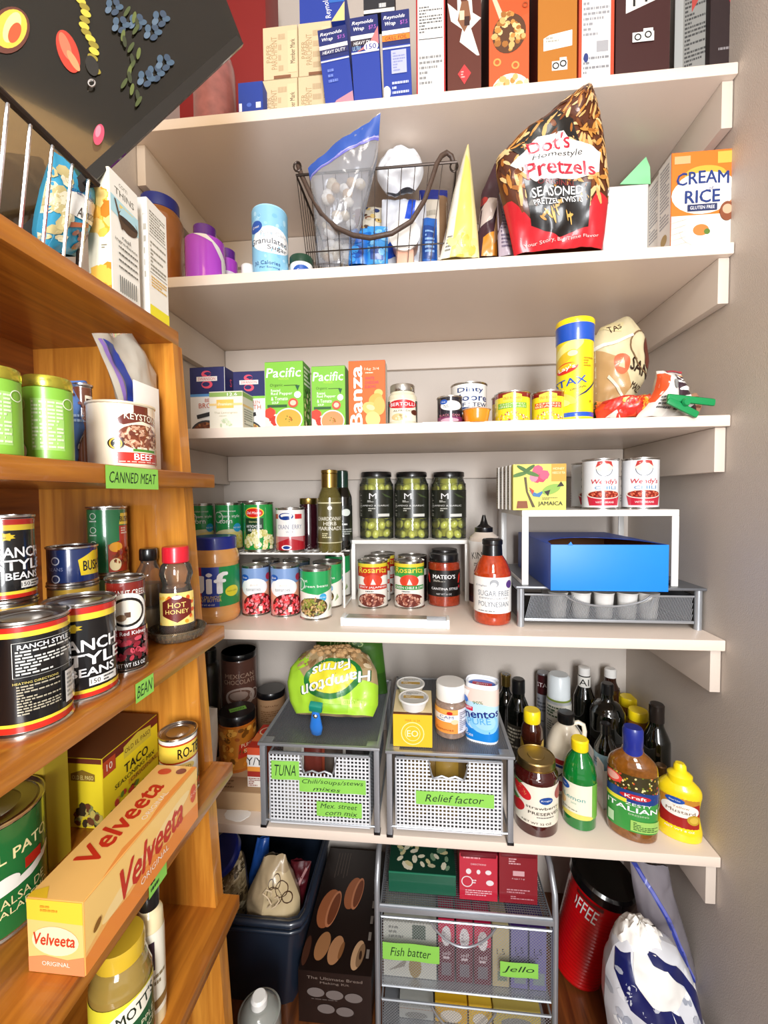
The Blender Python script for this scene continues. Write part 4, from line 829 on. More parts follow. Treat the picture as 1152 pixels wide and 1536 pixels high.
# spill
m = MB(); sx = at(356, 1222, Z=S5); N = 22; pts = []
for i in range(N):
    a = 2*PI*i/N; k = 1+.35*noise.noise(Vector((math.cos(a)*1.5, math.sin(a)*1.5, 3))); pts.append((sx.x+.032*k*math.cos(a), max(YF+.003, sx.y+.017*k*math.sin(a)), S5+.0012))
m.add([(sx.x, sx.y, S5+.003)]+pts+[(p[0], p[1], S5+.0002) for p in pts], [(0, 1+i, 1+(i+1) % N) for i in range(N)]+[(1+i, 1+N+i, 1+N+(i+1) % N, 1+(i+1) % N) for i in range(N)])
tag(m.build('white_patch', mat('matte_white', '#fbfbf8', .8), None), 'small uneven white spill on lowest shelf beside the mesh unit', 'patch')  # low white patch with an uneven outline
# ---- bottles on the right
dg = MT['dglass']
WINE = [(.9, 0), (1, .02), (1, .55), (.92, .64), (.5, .74), (.36, .8), (.34, .95), (.38, .955), (.38, 1), (.01, 1)]
LIQ = [(.95, 0), (1, .03), (1, .62), (.9, .7), (.45, .8), (.4, .86), (.4, .92)]
jar('vinegar_bottle', 'dark glass bottle with gold foil top behind the gum bottle', 'bottle', 742, 776, S5, 1004, WINE, dg, [('cap', [(.40, .84), (.40, .955), (.43, .96), (.43, .995), (.3, 1.0), (.01, 1.001)], MT['gold'])], (), Y=1.225)
jar('vinegar_bottle', 'dark bottle with black cap beside the right mesh unit', 'bottle', 760, 795, S5, 1010.5, [(.9, 0), (1, .02), (1, .60), (.9, .68), (.6, .78), (.55, .8), (.55, .9)], dg, [('cap', [(.57, .84), (.57, .985), (.45, 1), (.01, 1)], MT['blk'])],
    [(.2, .5, 1.01, .5, '#3a352c', [('l', .1, .1, .9, .9, 6, '#cfc7b4')])], Y=1.145)
jar('seasoning_can', 'dark red topped tin with silver base in the back row', 'can', 805, 825, S5, 1004, [(1, 0), (1, .97), (.9, 1), (.01, 1)], mat('starch_can', '#8d8f94', .3, .5), (), [(.72, .98, 1.01, .5, '#431518', [('t', 'STAR', .5, .5, .22, '#f2e6e6', dict(w=.8))]), (.3, .72, 1.01, .5, '#9a9ca2', [('l', .1, .1, .9, .9, 7, '#5c5e66')])], Y=1.235, smooth=0)
jar('spray_can', 'cooking spray can with a tall translucent white cap', 'can', 819, 857, S5, 1003.5, [(1, 0), (1, .66), (.92, .7), (.9, .73)], mat('spray_body', '#c9cdd0', .3, .4), [('collar', [(.94, .70), (.96, .735), (.9, .74), (.01, .74)], mat('olive_ring', '#7a8a3a', .4)), ('cap', [(.92, .735), (.9, .97), (.75, 1), (.01, 1.002)], mat('frosted_cap', '#d3dbde', .3, coat=.3))],
    [(.35, .69, 1.01, .5, '#e6e4da', [('l', .1, .55, .9, .95, 4, '#3d5a3d'), ('t', 'Canola Oil', .5, .78, .08, '#2d5a3a', dict(w=.7)), ('l', .1, .05, .9, .45, 5, '#888888')])], Y=1.17)
jar('sauce_bottle', 'small black steak sauce bottle with white cap and letter label', 'bottle', 860, 892, S5, 994, [(.95, 0), (1, .03), (1, .6), (.9, .68), (.62, .78), (.56, .84), (.56, .92)], dg, [('cap', [(.56, .91), (.56, .995), (.45, 1), (.01, 1)], MT['wht'])],
    [(.78, .90, .60, .5, '#f2efe6', [('t', 'AI', .5, .5, .6, '#1a1a1a', dict(w=.6))])], Y=1.205)
jar('sauce_bottle', 'bottle with a white screw cap at the back beside steak sauce', 'bottle', 900, 930, S5, 997, [(.95, 0), (1, .03), (1, .7), (.9, .76), (.62, .84), (.6, .9)], mat('brown_glass', '#2a120b', .1, coat=1), [('cap', [(.62, .90), (.62, .985), (.5, 1), (.01, 1)], MT['wht'])], (), Y=1.225)
jar('syrup_bottle', 'large black glass bottle with a narrow neck in the middle', 'bottle', 884, 938, S5+.0035, 1014, [(.95, 0), (1, .03), (1, .62), (.93, .70), (.7, .77), (.36, .81), (.33, .92)], dg, [('cap', [(.36, .88), (.36, .985), (.3, 1), (.01, 1)], MT['blk'])],
    [(.1, .4, 1.01, .4, '#1c1512', [('l', .4, .5, .9, .7, 2, '#a8a090')])], Y=1.125)
my = mat('mustard_yellow', '#e3b21c', .3, coat=.4)
for i, (a_, b_, yt_, y_, wd_) in enumerate([(929, 957, 1039, 1.228, 'rear'), (941, 972, 1058, 1.153, 'front')]):
    jar('honey_jar', wd_+' of the two ribbed yellow lidded jars behind the dressing bottle', 'jar', a_, b_, S5, yt_, [(.95, 0), (1, .04), (1, .78), (.9, .84), (.88, .9)], mat('amber_honey', '#8a5a18', .15, coat=.7), [('lid', [(.97, .84), (1, .85), (1, .97), (.94, 1), (.01, 1)], MT['yel'])], [(.2, .7, 1.01, .5, '#e8c22c', [('l', .1, .2, .9, .8, 5, '#7a3a12')])], Y=y_, group='yellow lidded jars at the back')
jar('wine_bottle', 'black bottle at the right wall behind the mustard bottle', 'bottle', 962, 1007, S5, 1046, [(.93, 0), (1, .02), (1, .52), (.9, .62), (.55, .74), (.5, .8), (.5, .9)], dg, [('cap', [(.54, .80), (.54, .985), (.45, 1), (.01, 1)], mat('brown_black_cap', '#1c1512', .3, coat=.3))], (), Y=1.06)
jar('extract_bottle', 'small dark bottle with bronze cap between dressing and mustard', 'bottle', 976, 1006, S5, 1139, [(.9, 0), (1, .04), (1, .55), (.9, .65), (.58, .76), (.55, .84)], mat('amber_bottle', '#4a2a12', .1, coat=1), [('cap', [(.6, .80), (.6, .98), (.5, 1), (.01, 1)], mat('bronze_cap', '#7a5c3c', .35, .7))], [(.15, .5, 1.01, .45, '#d8d4c8', [('l', .1, .1, .9, .9, 5, '#7a7a7a')])], Y=1.01)
jar('pancake_syrup_bottle', 'brown syrup bottle with yellow cap behind strawberry preserves', 'bottle', 781, 815, S5, 1056, [(.93, 0), (1, .03), (1, .58), (.97, .66), (.95, .76), (.8, .82), (.7, .86)], mat('maple_syrup', '#3a160c', .1, coat=1), [('cap', [(.72, .85), (.76, .86), (.76, .98), (.66, 1), (.01, 1)], MT['yel'])],
    [(.2, .66, 1.012, .5, '#d9b23c', [('p', [(.1, 1), (.9, 1), (.5, .55)], '#3a160c'), ('l', .2, .1, .8, .4, 3, '#7a1a12')])], Y=1.045)
t, loc, r, h = jar('strawberry_jar', 'large dark red strawberry preserves jar with gold lid', 'jar', 771, 837.5, S5, 1113, [(.82, 0), (.95, .02), (1, .07), (1, .72), (.95, .80), (.82, .87), (.78, .9)], mat('strawberry_jam', '#3d0a07', .08, coat=1, var=.4, vs=120),
    [('lid', [(.84, .885), (.87, .89), (.87, .985), (.83, 1), (.8, 1), (.78, .992), (.4, .992), (.37, 1), (.01, 1)], mat('jar_lid_gold', '#b8a06a', .3, 1))],
    [(.16, .72, 1.006, .56, '#f6efdc', [('e', .22, .78, .2, .16, '#d5242a', -25), ('s', .08, .64, .36, .92, 14, .01, ['#f0b070'], 1), ('p', [(0, 1), (.18, .92), (.26, 1)], '#3f7a34'), ('e', .14, .36, .16, .15, '#c81f26', 20), ('p', [(0, .52), (.12, .48), (.2, .55), (.08, .6)], '#4f8a3c'), ('e', .95, .78, .12, .16, '#a01820'),
      ('e', .66, .66, .12, .09, '#1b4c9c'), ('t', 'Kroger', .66, .66, .05, '#ffffff', dict(w=.18)), ('t', 'strawberry', .62, .46, .09, '#2a1a14', dict(w=.6)), ('t', 'PRESERVES', .64, .33, .07, '#2a1a14', dict(w=.56)), ('l', .5, .22, .8, .26, 1, '#777777'), ('t', 'NET WT 32 OZ', .5, .08, .05, '#2a1a14', dict(w=.5))])], yb=1257.5, rot=.05)
MB().lathe([(r*.82, h*.886), (r*.885, h*.888), (r*.885, h*.9), (r*.82, h*.902)], 32).build('lid_ring', MT['gold'], t)
t, loc, r, h = jar('syrup_jug', 'cream white plastic jug with a black cap and loop handle', 'jug', 819, 879, S5, 1054, [(.8, 0), (.97, .03), (1, .1), (1, .5), (.95, .6), (.7, .75), (.42, .84), (.38, .88)], mat('jug_cream', '#efe4cf', .35, coat=.4),
    [('cap', [(.42, .87), (.44, .88), (.44, .985), (.36, 1), (.01, 1)], MT['blk'])], [(.08, .5, 1.01, .5, '#f3efe6', [('r', 0, .8, 1, .95, '#b8282a'), ('r', 0, .7, 1, .78, '#28418a'), ('t', 'MAPLE', .5, .5, .14, '#1d1d1d', dict(w=.7)), ('r', 0, 0, 1, .3, '#b8282a')])], Y=1.058, rot=.1)
MB().tube([(r*.36, 0, h*.86), (r*.62, 0, h*.885), (r*.86, 0, h*.86), (r*.93, 0, h*.78), (r*.90, 0, h*.68), (r*.84, 0, h*.62)], .0055, 10).build('handle', mat('jug_cream', '#efe4cf'), t, smooth=60)
jar('lemon_juice_bottle', 'green lemon juice bottle with yellow cap', 'bottle', 844, 895, S5, 1094, [(.82, 0), (.96, .02), (1, .06), (1, .55), (.97, .62), (.82, .74), (.5, .84), (.45, .87), (.45, .9)], mat('green_bottle', '#06702a', .08, coat=1, var=.1),
    [('cap', [(.5, .87), (.53, .88), (.53, .985), (.46, 1), (.01, 1)], MT['yel'])],
    [(.14, .54, 1.01, .5, '#f7f4dc', [('r', .78, 0, 1, 1, '#7cc04a'), ('e', .1, .86, .16, .11, '#1c54ad'), ('t', 'Great', .1, .86, .05, '#ffffff'), ('t', 'Lemon', .36, .58, .12, '#3da1a0', dict(w=.5)), ('t', 'juice', .36, .43, .07, '#8ac0a8'), ('l', .06, .2, .74, .25, 1, '#8a8a7a'), ('e', .4, .05, .4, .1, '#f0e06a'), ('e', .05, .4, .12, .12, '#f0c88a')])], yb=1248.5, rot=.05)
# white bin holding dark bottles
wbx = thing('white_bin', 'long white plastic bin holding black bottles, edge on to camera', 'bin', (.466, 1.115, S5), 0)
m = MB(); 
MB().rbox(-.056, -.053, -.13, .14, 0, .105, .001).build('side_panel', MT['wht'], wbx); MB().rbox(.050, .053, -.13, .14, 0, .105, .001).build('side_panel', MT['wht'], wbx)
MB().rbox(-.053, .05, -.13, -.127, 0, .09, .001).build('front_panel', MT['wht'], wbx); MB().rbox(-.053, .05, -.13, .14, 0, .003, .001).build('floor_panel', MT['wht'], wbx)
jar('sauce_bottle', 'squat black bottle with a pale blue label in the white bin', 'bottle', 891, 925, S5+.0035, 1076, [(.9, 0), (1, .03), (1, .6), (.9, .7), (.5, .82), (.48, .9)], dg, [('cap', [(.5, .86), (.5, .99), (.4, 1), (.01, 1)], MT['blk'])], [(.25, .62, 1.01, .45, '#9fc9dc', [('p', [(0, 0), (1, 0), (1, .3), (0, .6)], '#e8ece6'), ('l', .2, .6, .8, .8, 2, '#3a5a6a')])], Y=1.028, rot=-.5)
# dressing and mustard
jar('dressing_bottle', 'large amber Italian dressing bottle with navy shrink cap', 'bottle', 912.5, 985, S5, 1079, [(.86, 0), (.97, .02), (1, .07), (1, .2), (.96, .35), (.98, .52), (1, .62), (.93, .69), (.68, .745), (.46, .78), (.42, .82)], mat('italian_dressing', '#7a4814', .1, coat=1, var=.5, vs=140, bump=.1),
    [('cap', [(.43, .71), (.42, .80), (.40, .83), (.42, .84), (.42, .975), (.36, 1), (.01, 1)], MT['navy'])],
    [(.10, .61, 1.0, .44, '#3c9a44', [('r', 0, .66, 1, 1, '#3a3418'), ('s', .0, .68, 1, 1.02, 90, .018, ['#c8452a', '#d9b23c', '#7a8a2c', '#f0e0a0', '#5a3a1a'], 1.2, 0), ('e', .15, .88, .2, .1, '#e8453c'), ('e', .15, .89, .15, .07, '#f7b0a0'), ('e', .5, .62, .7, .11, '#1b3f86'), ('e', .55, .63, .24, .05, '#c8242c'), ('t', 'Kraft', .55, .63, .055, '#ffffff', dict(w=.32, b=.02)), ('r', 0, .5, .42, .57, '#f2e43c'),
      ('t', 'ZESTY', .6, .5, .05, '#ffffff', dict(w=.4)), ('t', 'ITALIAN', .5, .41, .085, '#ffffff', dict(w=.86, b=.03)), ('t', 'DRESSING', .6, .32, .03, '#cfe6c0', dict(w=.3)), ('r', .48, .03, 1, .22, '#a6d56a'), ('l', .52, .05, .96, .2, 5, '#2a5a22'), ('r', .08, .06, .22, .24, '#cfe8c0')]),
     ], yb=1266, ry=.62, rot=.02)
jar('mustard_bottle', 'yellow squeeze mustard bottle at the right end of lowest shelf', 'bottle', 987, 1051.5, S5, 1133, [(.9, 0), (.98, .02), (1, .07), (1, .14), (.90, .28), (.86, .4), (.92, .54), (.97, .62), (.9, .70), (.6, .78), (.5, .80), (.48, .82)], mat('mustard_body', '#f0d21a', .25, coat=.7),
    [('cap', [(.5, .75), (.56, .755), (.56, .85), (.48, .87), (.3, .9), (.28, .97), (.2, 1), (.01, 1)], MT['yel'])],
    [(.14, .62, .94, .34, '#a8201c', [('p', [(0, 1), (1, 1), (1, .84), (0, .6)], '#c8882c'), ('e', .5, .62, .46, .2, '#f8f6ec'), ('e', .38, .86, .22, .09, '#1c54ad'), ('t', 'Great Value', .38, .86, .04, '#ffffff'), ('t', 'Yellow', .52, .7, .06, '#c8882c', dict(w=.36)), ('t', 'Mustard', .52, .58, .09, '#7a4a1a', dict(w=.66)), ('e', .82, .4, .17, .14, '#c9a22c'), ('e', .82, .4, .11, .09, '#e0bc4a'), ('t', 'NET WT 8 OZ', .5, .06, .05, '#ffffff', dict(w=.66))], PG)], yb=1265.5, ry=.62, rot=.06)
# ------------------------------------------------------------ shelf 3
GVB = '#1c54ad'
def swan(n, st, bt):
    return [('r', 0, .6, 1, 1, '#20245e'), ('r', 0, .56, 1, .6, st), ('e', .48, .9, .14, .05, '#e8506a'), ('e', .52, .9, .10, .03, '#20245e'), ('e', .5, .74, .16, .06, '#e8506a'), ('e', .47, .745, .11, .035, '#20245e'), ('p', [(.42, .9), (.5, .84), (.58, .76), (.64, .76), (.5, .88)], '#e8506a'), ('r', .2, .79, .8, .86, '#f2e9e4'), ('t', 'SWANSON', .5, .825, .045, '#c8344a', dict(w=.5)),
            ('t', n, .56, .5, .05, '#c8582a'), ('t', 'BROTH', .56, .42, .075, '#c8582a', dict(w=.62)), ('p', [(.18, .28), (.7, .34), (.72, .28), (.2, .22)], '#2a2a2e'), ('e', .45, .0, .46, .2, '#3a3a3e'), ('e', .45, -.01, .42, .18, bt), ('s', .1, -.1, .85, .15, 40, .02, ['#8a4a2a', '#5a2a1a', '#a86a3c'], 1.4)]
carton('broth_carton', 'navy topped beef broth carton at the left end of the middle shelf', 285.5, 337.5, S3, 552, '#f4f2ee', swan('BEEF', '#5a9ad8', '#6b3a22'), Y=.945, d=.06, rz=-.02, right=('#e8e4de', [('r', 0, .6, 1, 1, '#20245e'), ('t', 'S', .5, .8, .12, '#e8506a'), ('l', .1, .1, .9, .5, 8, '#888888')]), top=('#20245e', []), cat='carton')
carton('broth_carton', 'green banded chicken broth carton behind the tea box', 350.5, 398, S3, 558, '#f4f2ee', swan('CHICKEN', '#8acb4a', '#e8c25a'), Y=.955, d=.06, top=('#20245e', []), cat='carton')
carton('tea_box', 'pale lemongrass herbal tea box in front of the broth cartons', 314, 364, S3, 587.7, '#efe9d6', [('r', 0, .86, 1, .98, '#8fb05c'), ('t', '12.6', .7, .92, .08, '#ffffff', dict(w=.3)), ('r', .22, .55, .74, .78, '#f2c45a'), ('r', 0, .62, 1, .68, '#f2d08a'), ('t', 'Premium', .48, .66, .08, '#fdf2d2', dict(w=.4)), ('t', 'Thai Lemongrass', .5, .42, .07, '#b9b090', dict(w=.7)), ('l', .3, .32, .7, .36, 1, '#c9c2a6'), ('s', .3, .0, .7, .26, 16, .03, ['#d3dcc0', '#c2cfa8'], 1.8)], Y=.884, d=.055, rz=-.01,
       right=('#dfd9c6', [('r', 0, .86, 1, .98, '#8fb05c'), ('r', 0, .6, 1, .66, '#e8c27a'), ('l', .1, .1, .9, .56, 7, '#8a8a7a')]), top=('#a9c284', []))
PAC = lambda soup: [('p', [(0, 0), (1, 0), (1, 1), (0, 1)], '#7fc23c'), ('t', 'Pacific', .5, .84, .14, '#ffffff', dict(w=.9, i=.12, b=.02)), ('t', 'FOODS', .5, .745, .03, '#c9e05a', dict(w=.26)), ('t', 'Organic', .3, .65, .055, '#3a5a1a', dict(w=.34, i=.1)), ('r', .5, .64, .86, .65, '#3a5a1a'), ('t', 'Roasted', .28, .575, .04, '#ffffff', dict(w=.24)), ('t', 'Red Pepper', .44, .52, .055, '#ffffff', dict(w=.56)), ('t', '& Tomato', .38, .45, .055, '#ffffff', dict(w=.44)), ('t', 'SOUP', .27, .39, .035, '#ffffff', dict(w=.18)), ('p', [(.8, .64), (.92, .64), (.86, .56)], '#1f5a34'), ('e', .86, .5, .09, .05, '#ffffff'),
    ('r', .06, .32, .58, .36, '#2a5a2a'), ('e', .74, .38, .13, .07, '#e2503a'), ('e', .74, .38, .08, .04, '#f6c8b0'), ('s', -.05, .02, .36, .26, 10, .07, ['#d8402c', '#e86a4a', '#c23020', '#f4e0d0'], 1.1), ('e', .62, .13, .36, .175, '#fbf4e6'), ('e', .62, .13, .33, .155, soup), ('s', .5, .08, .74, .2, 10, .012, ['#a8641a', '#6a8a2a'], 1.4)]
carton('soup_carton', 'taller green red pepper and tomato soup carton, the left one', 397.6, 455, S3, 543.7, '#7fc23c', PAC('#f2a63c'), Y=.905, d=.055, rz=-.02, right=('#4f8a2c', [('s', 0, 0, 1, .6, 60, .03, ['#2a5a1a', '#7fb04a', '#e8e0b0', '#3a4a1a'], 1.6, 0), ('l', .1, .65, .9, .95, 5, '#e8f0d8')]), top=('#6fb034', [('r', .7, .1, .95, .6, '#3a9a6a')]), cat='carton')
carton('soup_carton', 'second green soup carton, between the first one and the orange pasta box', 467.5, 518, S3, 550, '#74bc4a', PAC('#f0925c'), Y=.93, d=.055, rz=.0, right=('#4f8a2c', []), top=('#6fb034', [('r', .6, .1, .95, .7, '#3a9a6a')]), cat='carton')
carton('pasta_box', 'orange elbow pasta box with big white vertical lettering', 523, 578, S3, 542, '#f0641e', [('t', 'Banza', .2, .46, .19, '#ffffff', dict(r=90, w=1.62, b=.05)), ('t', '16g 3/4', .64, .87, .05, '#ffe0c8', dict(w=.4)), ('l', .46, .8, .84, .83, 1, '#ffe0c8'), ('t', 'WHITE', .58, .73, .045, '#c81f5a', dict(w=.26)), ('t', 'CHEDDAR', .64, .665, .045, '#c81f5a', dict(w=.38)), ('t', 'ELBOWS', .6, .60, .045, '#c81f5a', dict(w=.3)),
    ('e', .82, .5, .12, .06, '#fbbf6a'), ('e', .74, .4, .2, .09, '#f8a84a', 30), ('e', .62, .26, .26, .1, '#fbbc68', -20), ('e', .84, .3, .16, .14, '#f9b058'), ('e', .66, .1, .2, .12, '#fcc67c', 40), ('e', .6, .28, .12, .04, '#fdd79a', -20)], Y=.895, d=.045, right=('#e0dccc', []), top=('#f0641e', []))
jar('alfredo_jar', 'glass jar of creamy white sauce with silver lid', 'jar', 582.5, 625.5, S3, 573.5, [(.9, 0), (1, .04), (1, .66), (.94, .74), (.84, .8), (.82, .86)], mat('alfredo_sauce', '#d8cfb4', .15, coat=.8, var=.1, vs=80), [('lid', [(.84, .82), (.86, .83), (.86, .98), (.82, 1), (.01, 1)], tin)],
    [(.1, .62, 1.01, .5, '#efe6cf', [('p', [(0, 0), (0, 1), (.12, .95), (.08, 0)], '#2a3a2c'), ('p', [(1, 0), (1, 1), (.88, .95), (.92, 0)], '#2a3a2c'), ('e', .5, .76, .42, .2, '#c8242c'), ('t', 'BERTOLLI', .5, .76, .15, '#ffffff', dict(w=.68)), ('t', 'ALFREDO', .5, .46, .08, '#3a3a2a', dict(w=.5)), ('e', .4, .18, .2, .16, '#d9c08a'), ('e', .84, .4, .12, .12, '#5a2a1a'), ('s', .3, .04, .6, .26, 16, .04, ['#a89058', '#efe2b8'], 1.4)])], Y=.925)
can('soup_can', 'small black and purple can with a white oval on the middle shelf', 655, 694.5, S3, 592.5, '#1d1a26', [('r', -.5, 0, 1.5, .2, '#7a2f5a'), ('e', .55, .64, .36, .2, '#f2f0ea'), ('e', .3, .8, .13, .1, GVB), ('t', 'Great', .3, .8, .05, '#ffffff'), ('l', .3, .56, .8, .68, 2, '#8a8a8a'), ('t', 'BLACK BEANS', .5, .26, .09, '#c87a8a', dict(w=.7)), ('e', .5, .06, .3, .08, '#c8a0b0')], Y=.905)
can('stew_can', 'red white and blue beef stew can behind the black one', 676, 731, S3, 571.7, '#f2efe8', [('r', -.6, 0, .02, 1, '#c8281e'), ('r', -.6, .3, 1.6, .42, '#1d3f7a'), ('r', -.6, 0, 1.6, .2, '#c8281e'), ('t', 'Dinty', .52, .84, .15, '#1d3f7a', dict(w=.6, b=.03)), ('t', 'Moore', .52, .66, .17, '#1d3f7a', dict(w=.84, b=.03)), ('t', 'BEEF STEW', .5, .48, .1, '#1d2f5a', dict(w=.86, b=.02)), ('s', .1, .0, .9, .24, 20, .05, ['#8a3a1a', '#c87a3a'], 1.3)], Y=.965, rot=.05)
t, loc, r, h = jar('dip_cup', 'small clear plastic cup of orange sauce before the stew can', 'cup', 693, 736, S3, 617, [(.72, 0), (.8, .02), (.95, .9), (.9, .9)], mat('orange_dip', '#e88a1c', .2, coat=.9), [('lid', [(.95, .9), (1.02, .92), (1.04, .98), (.98, 1), (.01, 1)], glassmat('cup_film', '#f6ead8', .5, .1))], (), Y=.888, h=.027)
def soupy(c, l1, l2): return [('r', -.6, .82, 1.6, 1, '#8c2418'), ('r', -.6, 0, 1.6, .82, '#f1de2c'), ('p', [(.28, .66), (.28, .90), (.5, .97), (.72, .90), (.72, .66)], '#e9d64a'), ('t', 'OLD EL PASO', .5, .78, .08, '#b8641c', dict(w=.4)), ('r', .15, .42, .85, .62, c), ('t', l1, .5, .57, .06, '#f6f2c8', dict(w=.6)), ('t', l2, .5, .48, .07, '#f6f2c8', dict(w=.64)), ('s', .15, -.05, .95, .3, 50, .025, ['#e8c9a0', '#d08a4a', '#f4e4c8', '#b8643a'], 1.3), ('r', -.2, .1, -.05, .7, '#c83a2a')]
can('soup_can', 'yellow green chile can with green band left of the chip canister', 741.5, 796, S3, 585, '#f1de2c', soupy('#7ab83a', 'CHOPPED', 'GREEN CHILES'), Y=.915, lz=(.04, .97))
can('soup_can', 'yellow bean can with red band half behind the chip canister', 796.5, 848, S3, 584, '#f1de2c', soupy('#d8502a', 'REFRIED', 'BEANS'), Y=.925, lz=(.04, .97))
can('soup_can', 'soup can at the back, a sliver seen left of the green banded can', 737, 780, S3, 592, '#7a2a1c', [('r', -.5, 0, 1.5, .8, '#e8c42c')], Y=1.00)
jar('chip_canister', 'tall yellow and blue potato chip canister', 'canister', 832.5, 892, S3, 473, [(.95, 0), (.97, .005), (.95, .08), (.93, .09), (.93, .78), (.95, .8)], mat('chip_yellow', '#f4d71c', .3, coat=.4), [('base', [(.96, 0), (.965, .08), (.95, .085), (.01, .085)], mat('chip_blue', '#1550b8', .3, coat=.5)), ('cap', [(.96, .78), (.98, .79), (.99, .945), (.96, .95), (.01, .951)], mat('chip_blue', '#1550b8')), ('cap_rim', [(.99, .945), (1, .955), (1, .99), (.97, 1), (.01, 1)], MT['yel'])],
    [(.09, .78, .94, .5, '#f6e01e', [('e', .3, .88, .4, .09, '#f9ee8a', 25), ('e', .2, .74, .36, .07, '#e8c02a', 30), ('e', .44, .82, .1, .04, '#fbf6b0'), ('e', .3, .62, .26, .075, '#e02a1c', 10), ('e', .3, .64, .26, .04, '#f2c21c', 10), ('t', "Lay's", .31, .615, .075, '#ffffff', dict(w=.38, r=10, b=.02)), ('t', 'STAX', .36, .42, .1, '#1550b8', dict(w=.74, r=8, b=.02)), ('t', 'ORIGINAL', .56, .33, .025, '#3a3a3a', dict(w=.34, r=14)), ('p', [(.46, .18), (.7, .28), (1, .5), (1, .48), (.72, .26)], '#1a2a5a'), ('e', .24, .2, .3, .07, '#f4d15a', -20), ('e', .2, .14, .2, .05, '#fbe58a', -10), ('l', .66, .62, .96, .76, 4, '#c99a1c'), ('c', .82, .14, .015, '#b8901c')])], Y=.93, rot=.05)
# crumpled chip bags at the right of shelf 3
def P3(x, y, Y): p = at(x, y, Y=Y); return p
def poly_bag(name, label, cat, pxL, pxR, Y, z0, bg, prims, thick, crumple=.006, cs=30, seed=1, group=None, mt=None, w=None, nu=24, nv=26, rz=0, lean=0, part='pouch', artmt=None, pillow=.5, step=.006, X=None):
    """bag whose outline is the seen outline at depth Y (or side plane X); pxL / pxR from bottom to top"""
    def tl(x, y):
        d = _F+_R*(x-W_/2)/FOC-_U*(y-H_/2)/FOC; t = (Y+lean*(CZ-z0))/(d[1]-lean*d[2]); return Vector(EYE+d*t)
    f = tl if X is None else (lambda x, y: (lambda p: Vector((p.y, 0, p.z)))(at(x, y, X=X)))
    Lw = [f(x, y) for x, y in pxL]; Rw = [f(x, y) for x, y in pxR]; cx = sum(p.x for p in Lw+Rw)/(2*len(Lw))
    if X is not None: rz = PI/2
    L = [(p.x-cx, max(p.z-z0, .0)) for p in Lw]; Rr = [(p.x-cx, max(p.z-z0, .0)) for p in Rw]
    H = max(p[1] for p in L+Rr); W = max(p[0] for p in Rr)-min(p[0] for p in L)
    def S0(u, v):
        k = v*(len(L)-1); i = min(int(k), len(L)-2); a = k-i
        l = (L[i][0]*(1-a)+L[i+1][0]*a, L[i][1]*(1-a)+L[i+1][1]*a); r = (Rr[i][0]*(1-a)+Rr[i+1][0]*a, Rr[i][1]*(1-a)+Rr[i+1][1]*a)
        return l[0]+(r[0]-l[0])*u, l[1]+(r[1]-l[1])*u
    def S(u, v, side, off=0):
        x, z = S0(u, v); k = max(0, 1-(2*u-1)**2)**pillow*thick(v)
        q = noise.noise(Vector((x*cs+seed, z*cs, seed*1.7+side)))+.6*abs(noise.noise(Vector((x*cs*2.1+seed, z*cs*1.4, side*3))))
        e = min(1, 6*min(u, 1-u)+.12)
        return (x, side*(k+off)+crumple*q*e+lean*z, max(z+crumple*.4*noise.noise(Vector((x*cs, z*cs, 9+seed)))*e, .0))
    t = thing(name, label, cat, (cx, Y, z0) if X is None else (X, cx, z0), rz, group); m = MB()
    m.grid(lambda u, v: S(u, v, -1), nu, nv, col=bg); m.grid(lambda u, v: S(1-u, v, 1), nu, nv, col=bg); m.build(part, mt or PG, t, smooth=60)
    if prims: artwork('front_print', t, W, H, lambda x, y, o: S(min(max(x/W, 0), 1), min(max(y/H, 0), 1), -1, .0007+o*2), prims, None, artmt or mt or PG, cx=step, cy=step, seed=seed)
    return t, S, (cx, W, H)
th1 = lambda m: (lambda v: m*math.sin(PI*min(1, .1+v*.88))**.7)
TC = '#e9ddb4'
poly_bag('tortilla_chip_bag', 'half-empty cream tortilla chip bag leaning behind the chip canister', 'bag', [(893, 625), (888, 590), (886, 550), (885, 520), (900, 492), (935, 476)], [(940, 622), (952, 596), (966, 572), (971, 545), (966, 508), (945, 478)], 1.03, S3, '#e4d6ac',
    [('p', [(-.1, .05), (.5, .05), (.7, .25), (.4, .5), (-.1, .55)], '#c9a06a'), ('e', .42, .44, .14, .1, '#d8704a'), ('p', [(.36, .4), (.48, .4), (.42, .5)], '#ecd2a8'), ('r', .0, .76, .36, .88, '#e8d9a4'), ('t', 'TAS', .22, .79, .07, '#3a1d10', dict(r=35, w=.24, b=.02)), ('t', 'SAN', .78, .46, .12, '#2e140c', dict(r=-6, w=.4, b=.04)), ('t', 'MAIZ', .8, .26, .07, '#2e140c', dict(r=-12, w=.24, b=.03)), ('e', .95, .64, .12, .14, '#6b3226'), ('o', .95, .64, .2, .012, '#8a6a4a'), ('p', [(.0, .56), (.6, .76), (.62, .74), (.02, .53)], '#fbf7ea'), ('p', [(.2, .3), (.22, .32), (.7, .12), (.68, .1)], '#f4ead0')], th1(.045), .010, 24, 11, lean=.05)
poly_bag('snack_bag', 'crumpled red and orange snack bag lying right of the canister', 'bag', [(895, 629), (892, 615), (905, 602), (925, 596), (950, 592)], [(1003, 626), (1000, 612), (993, 604), (985, 596), (975, 590)], .925, S3, '#d8441e',
    [('s', .3, .1, 1, .9, 24, .16, ['#f2a02c', '#e8701e', '#f6c05a', '#c8281a'], 1.2), ('s', .0, .1, .5, .9, 14, .2, ['#cf2418', '#e8382a'], 1.2), ('p', [(.1, 0), (.3, .0), (.24, .2)], '#f0e8e0')], th1(.03), .012, 45, 14)
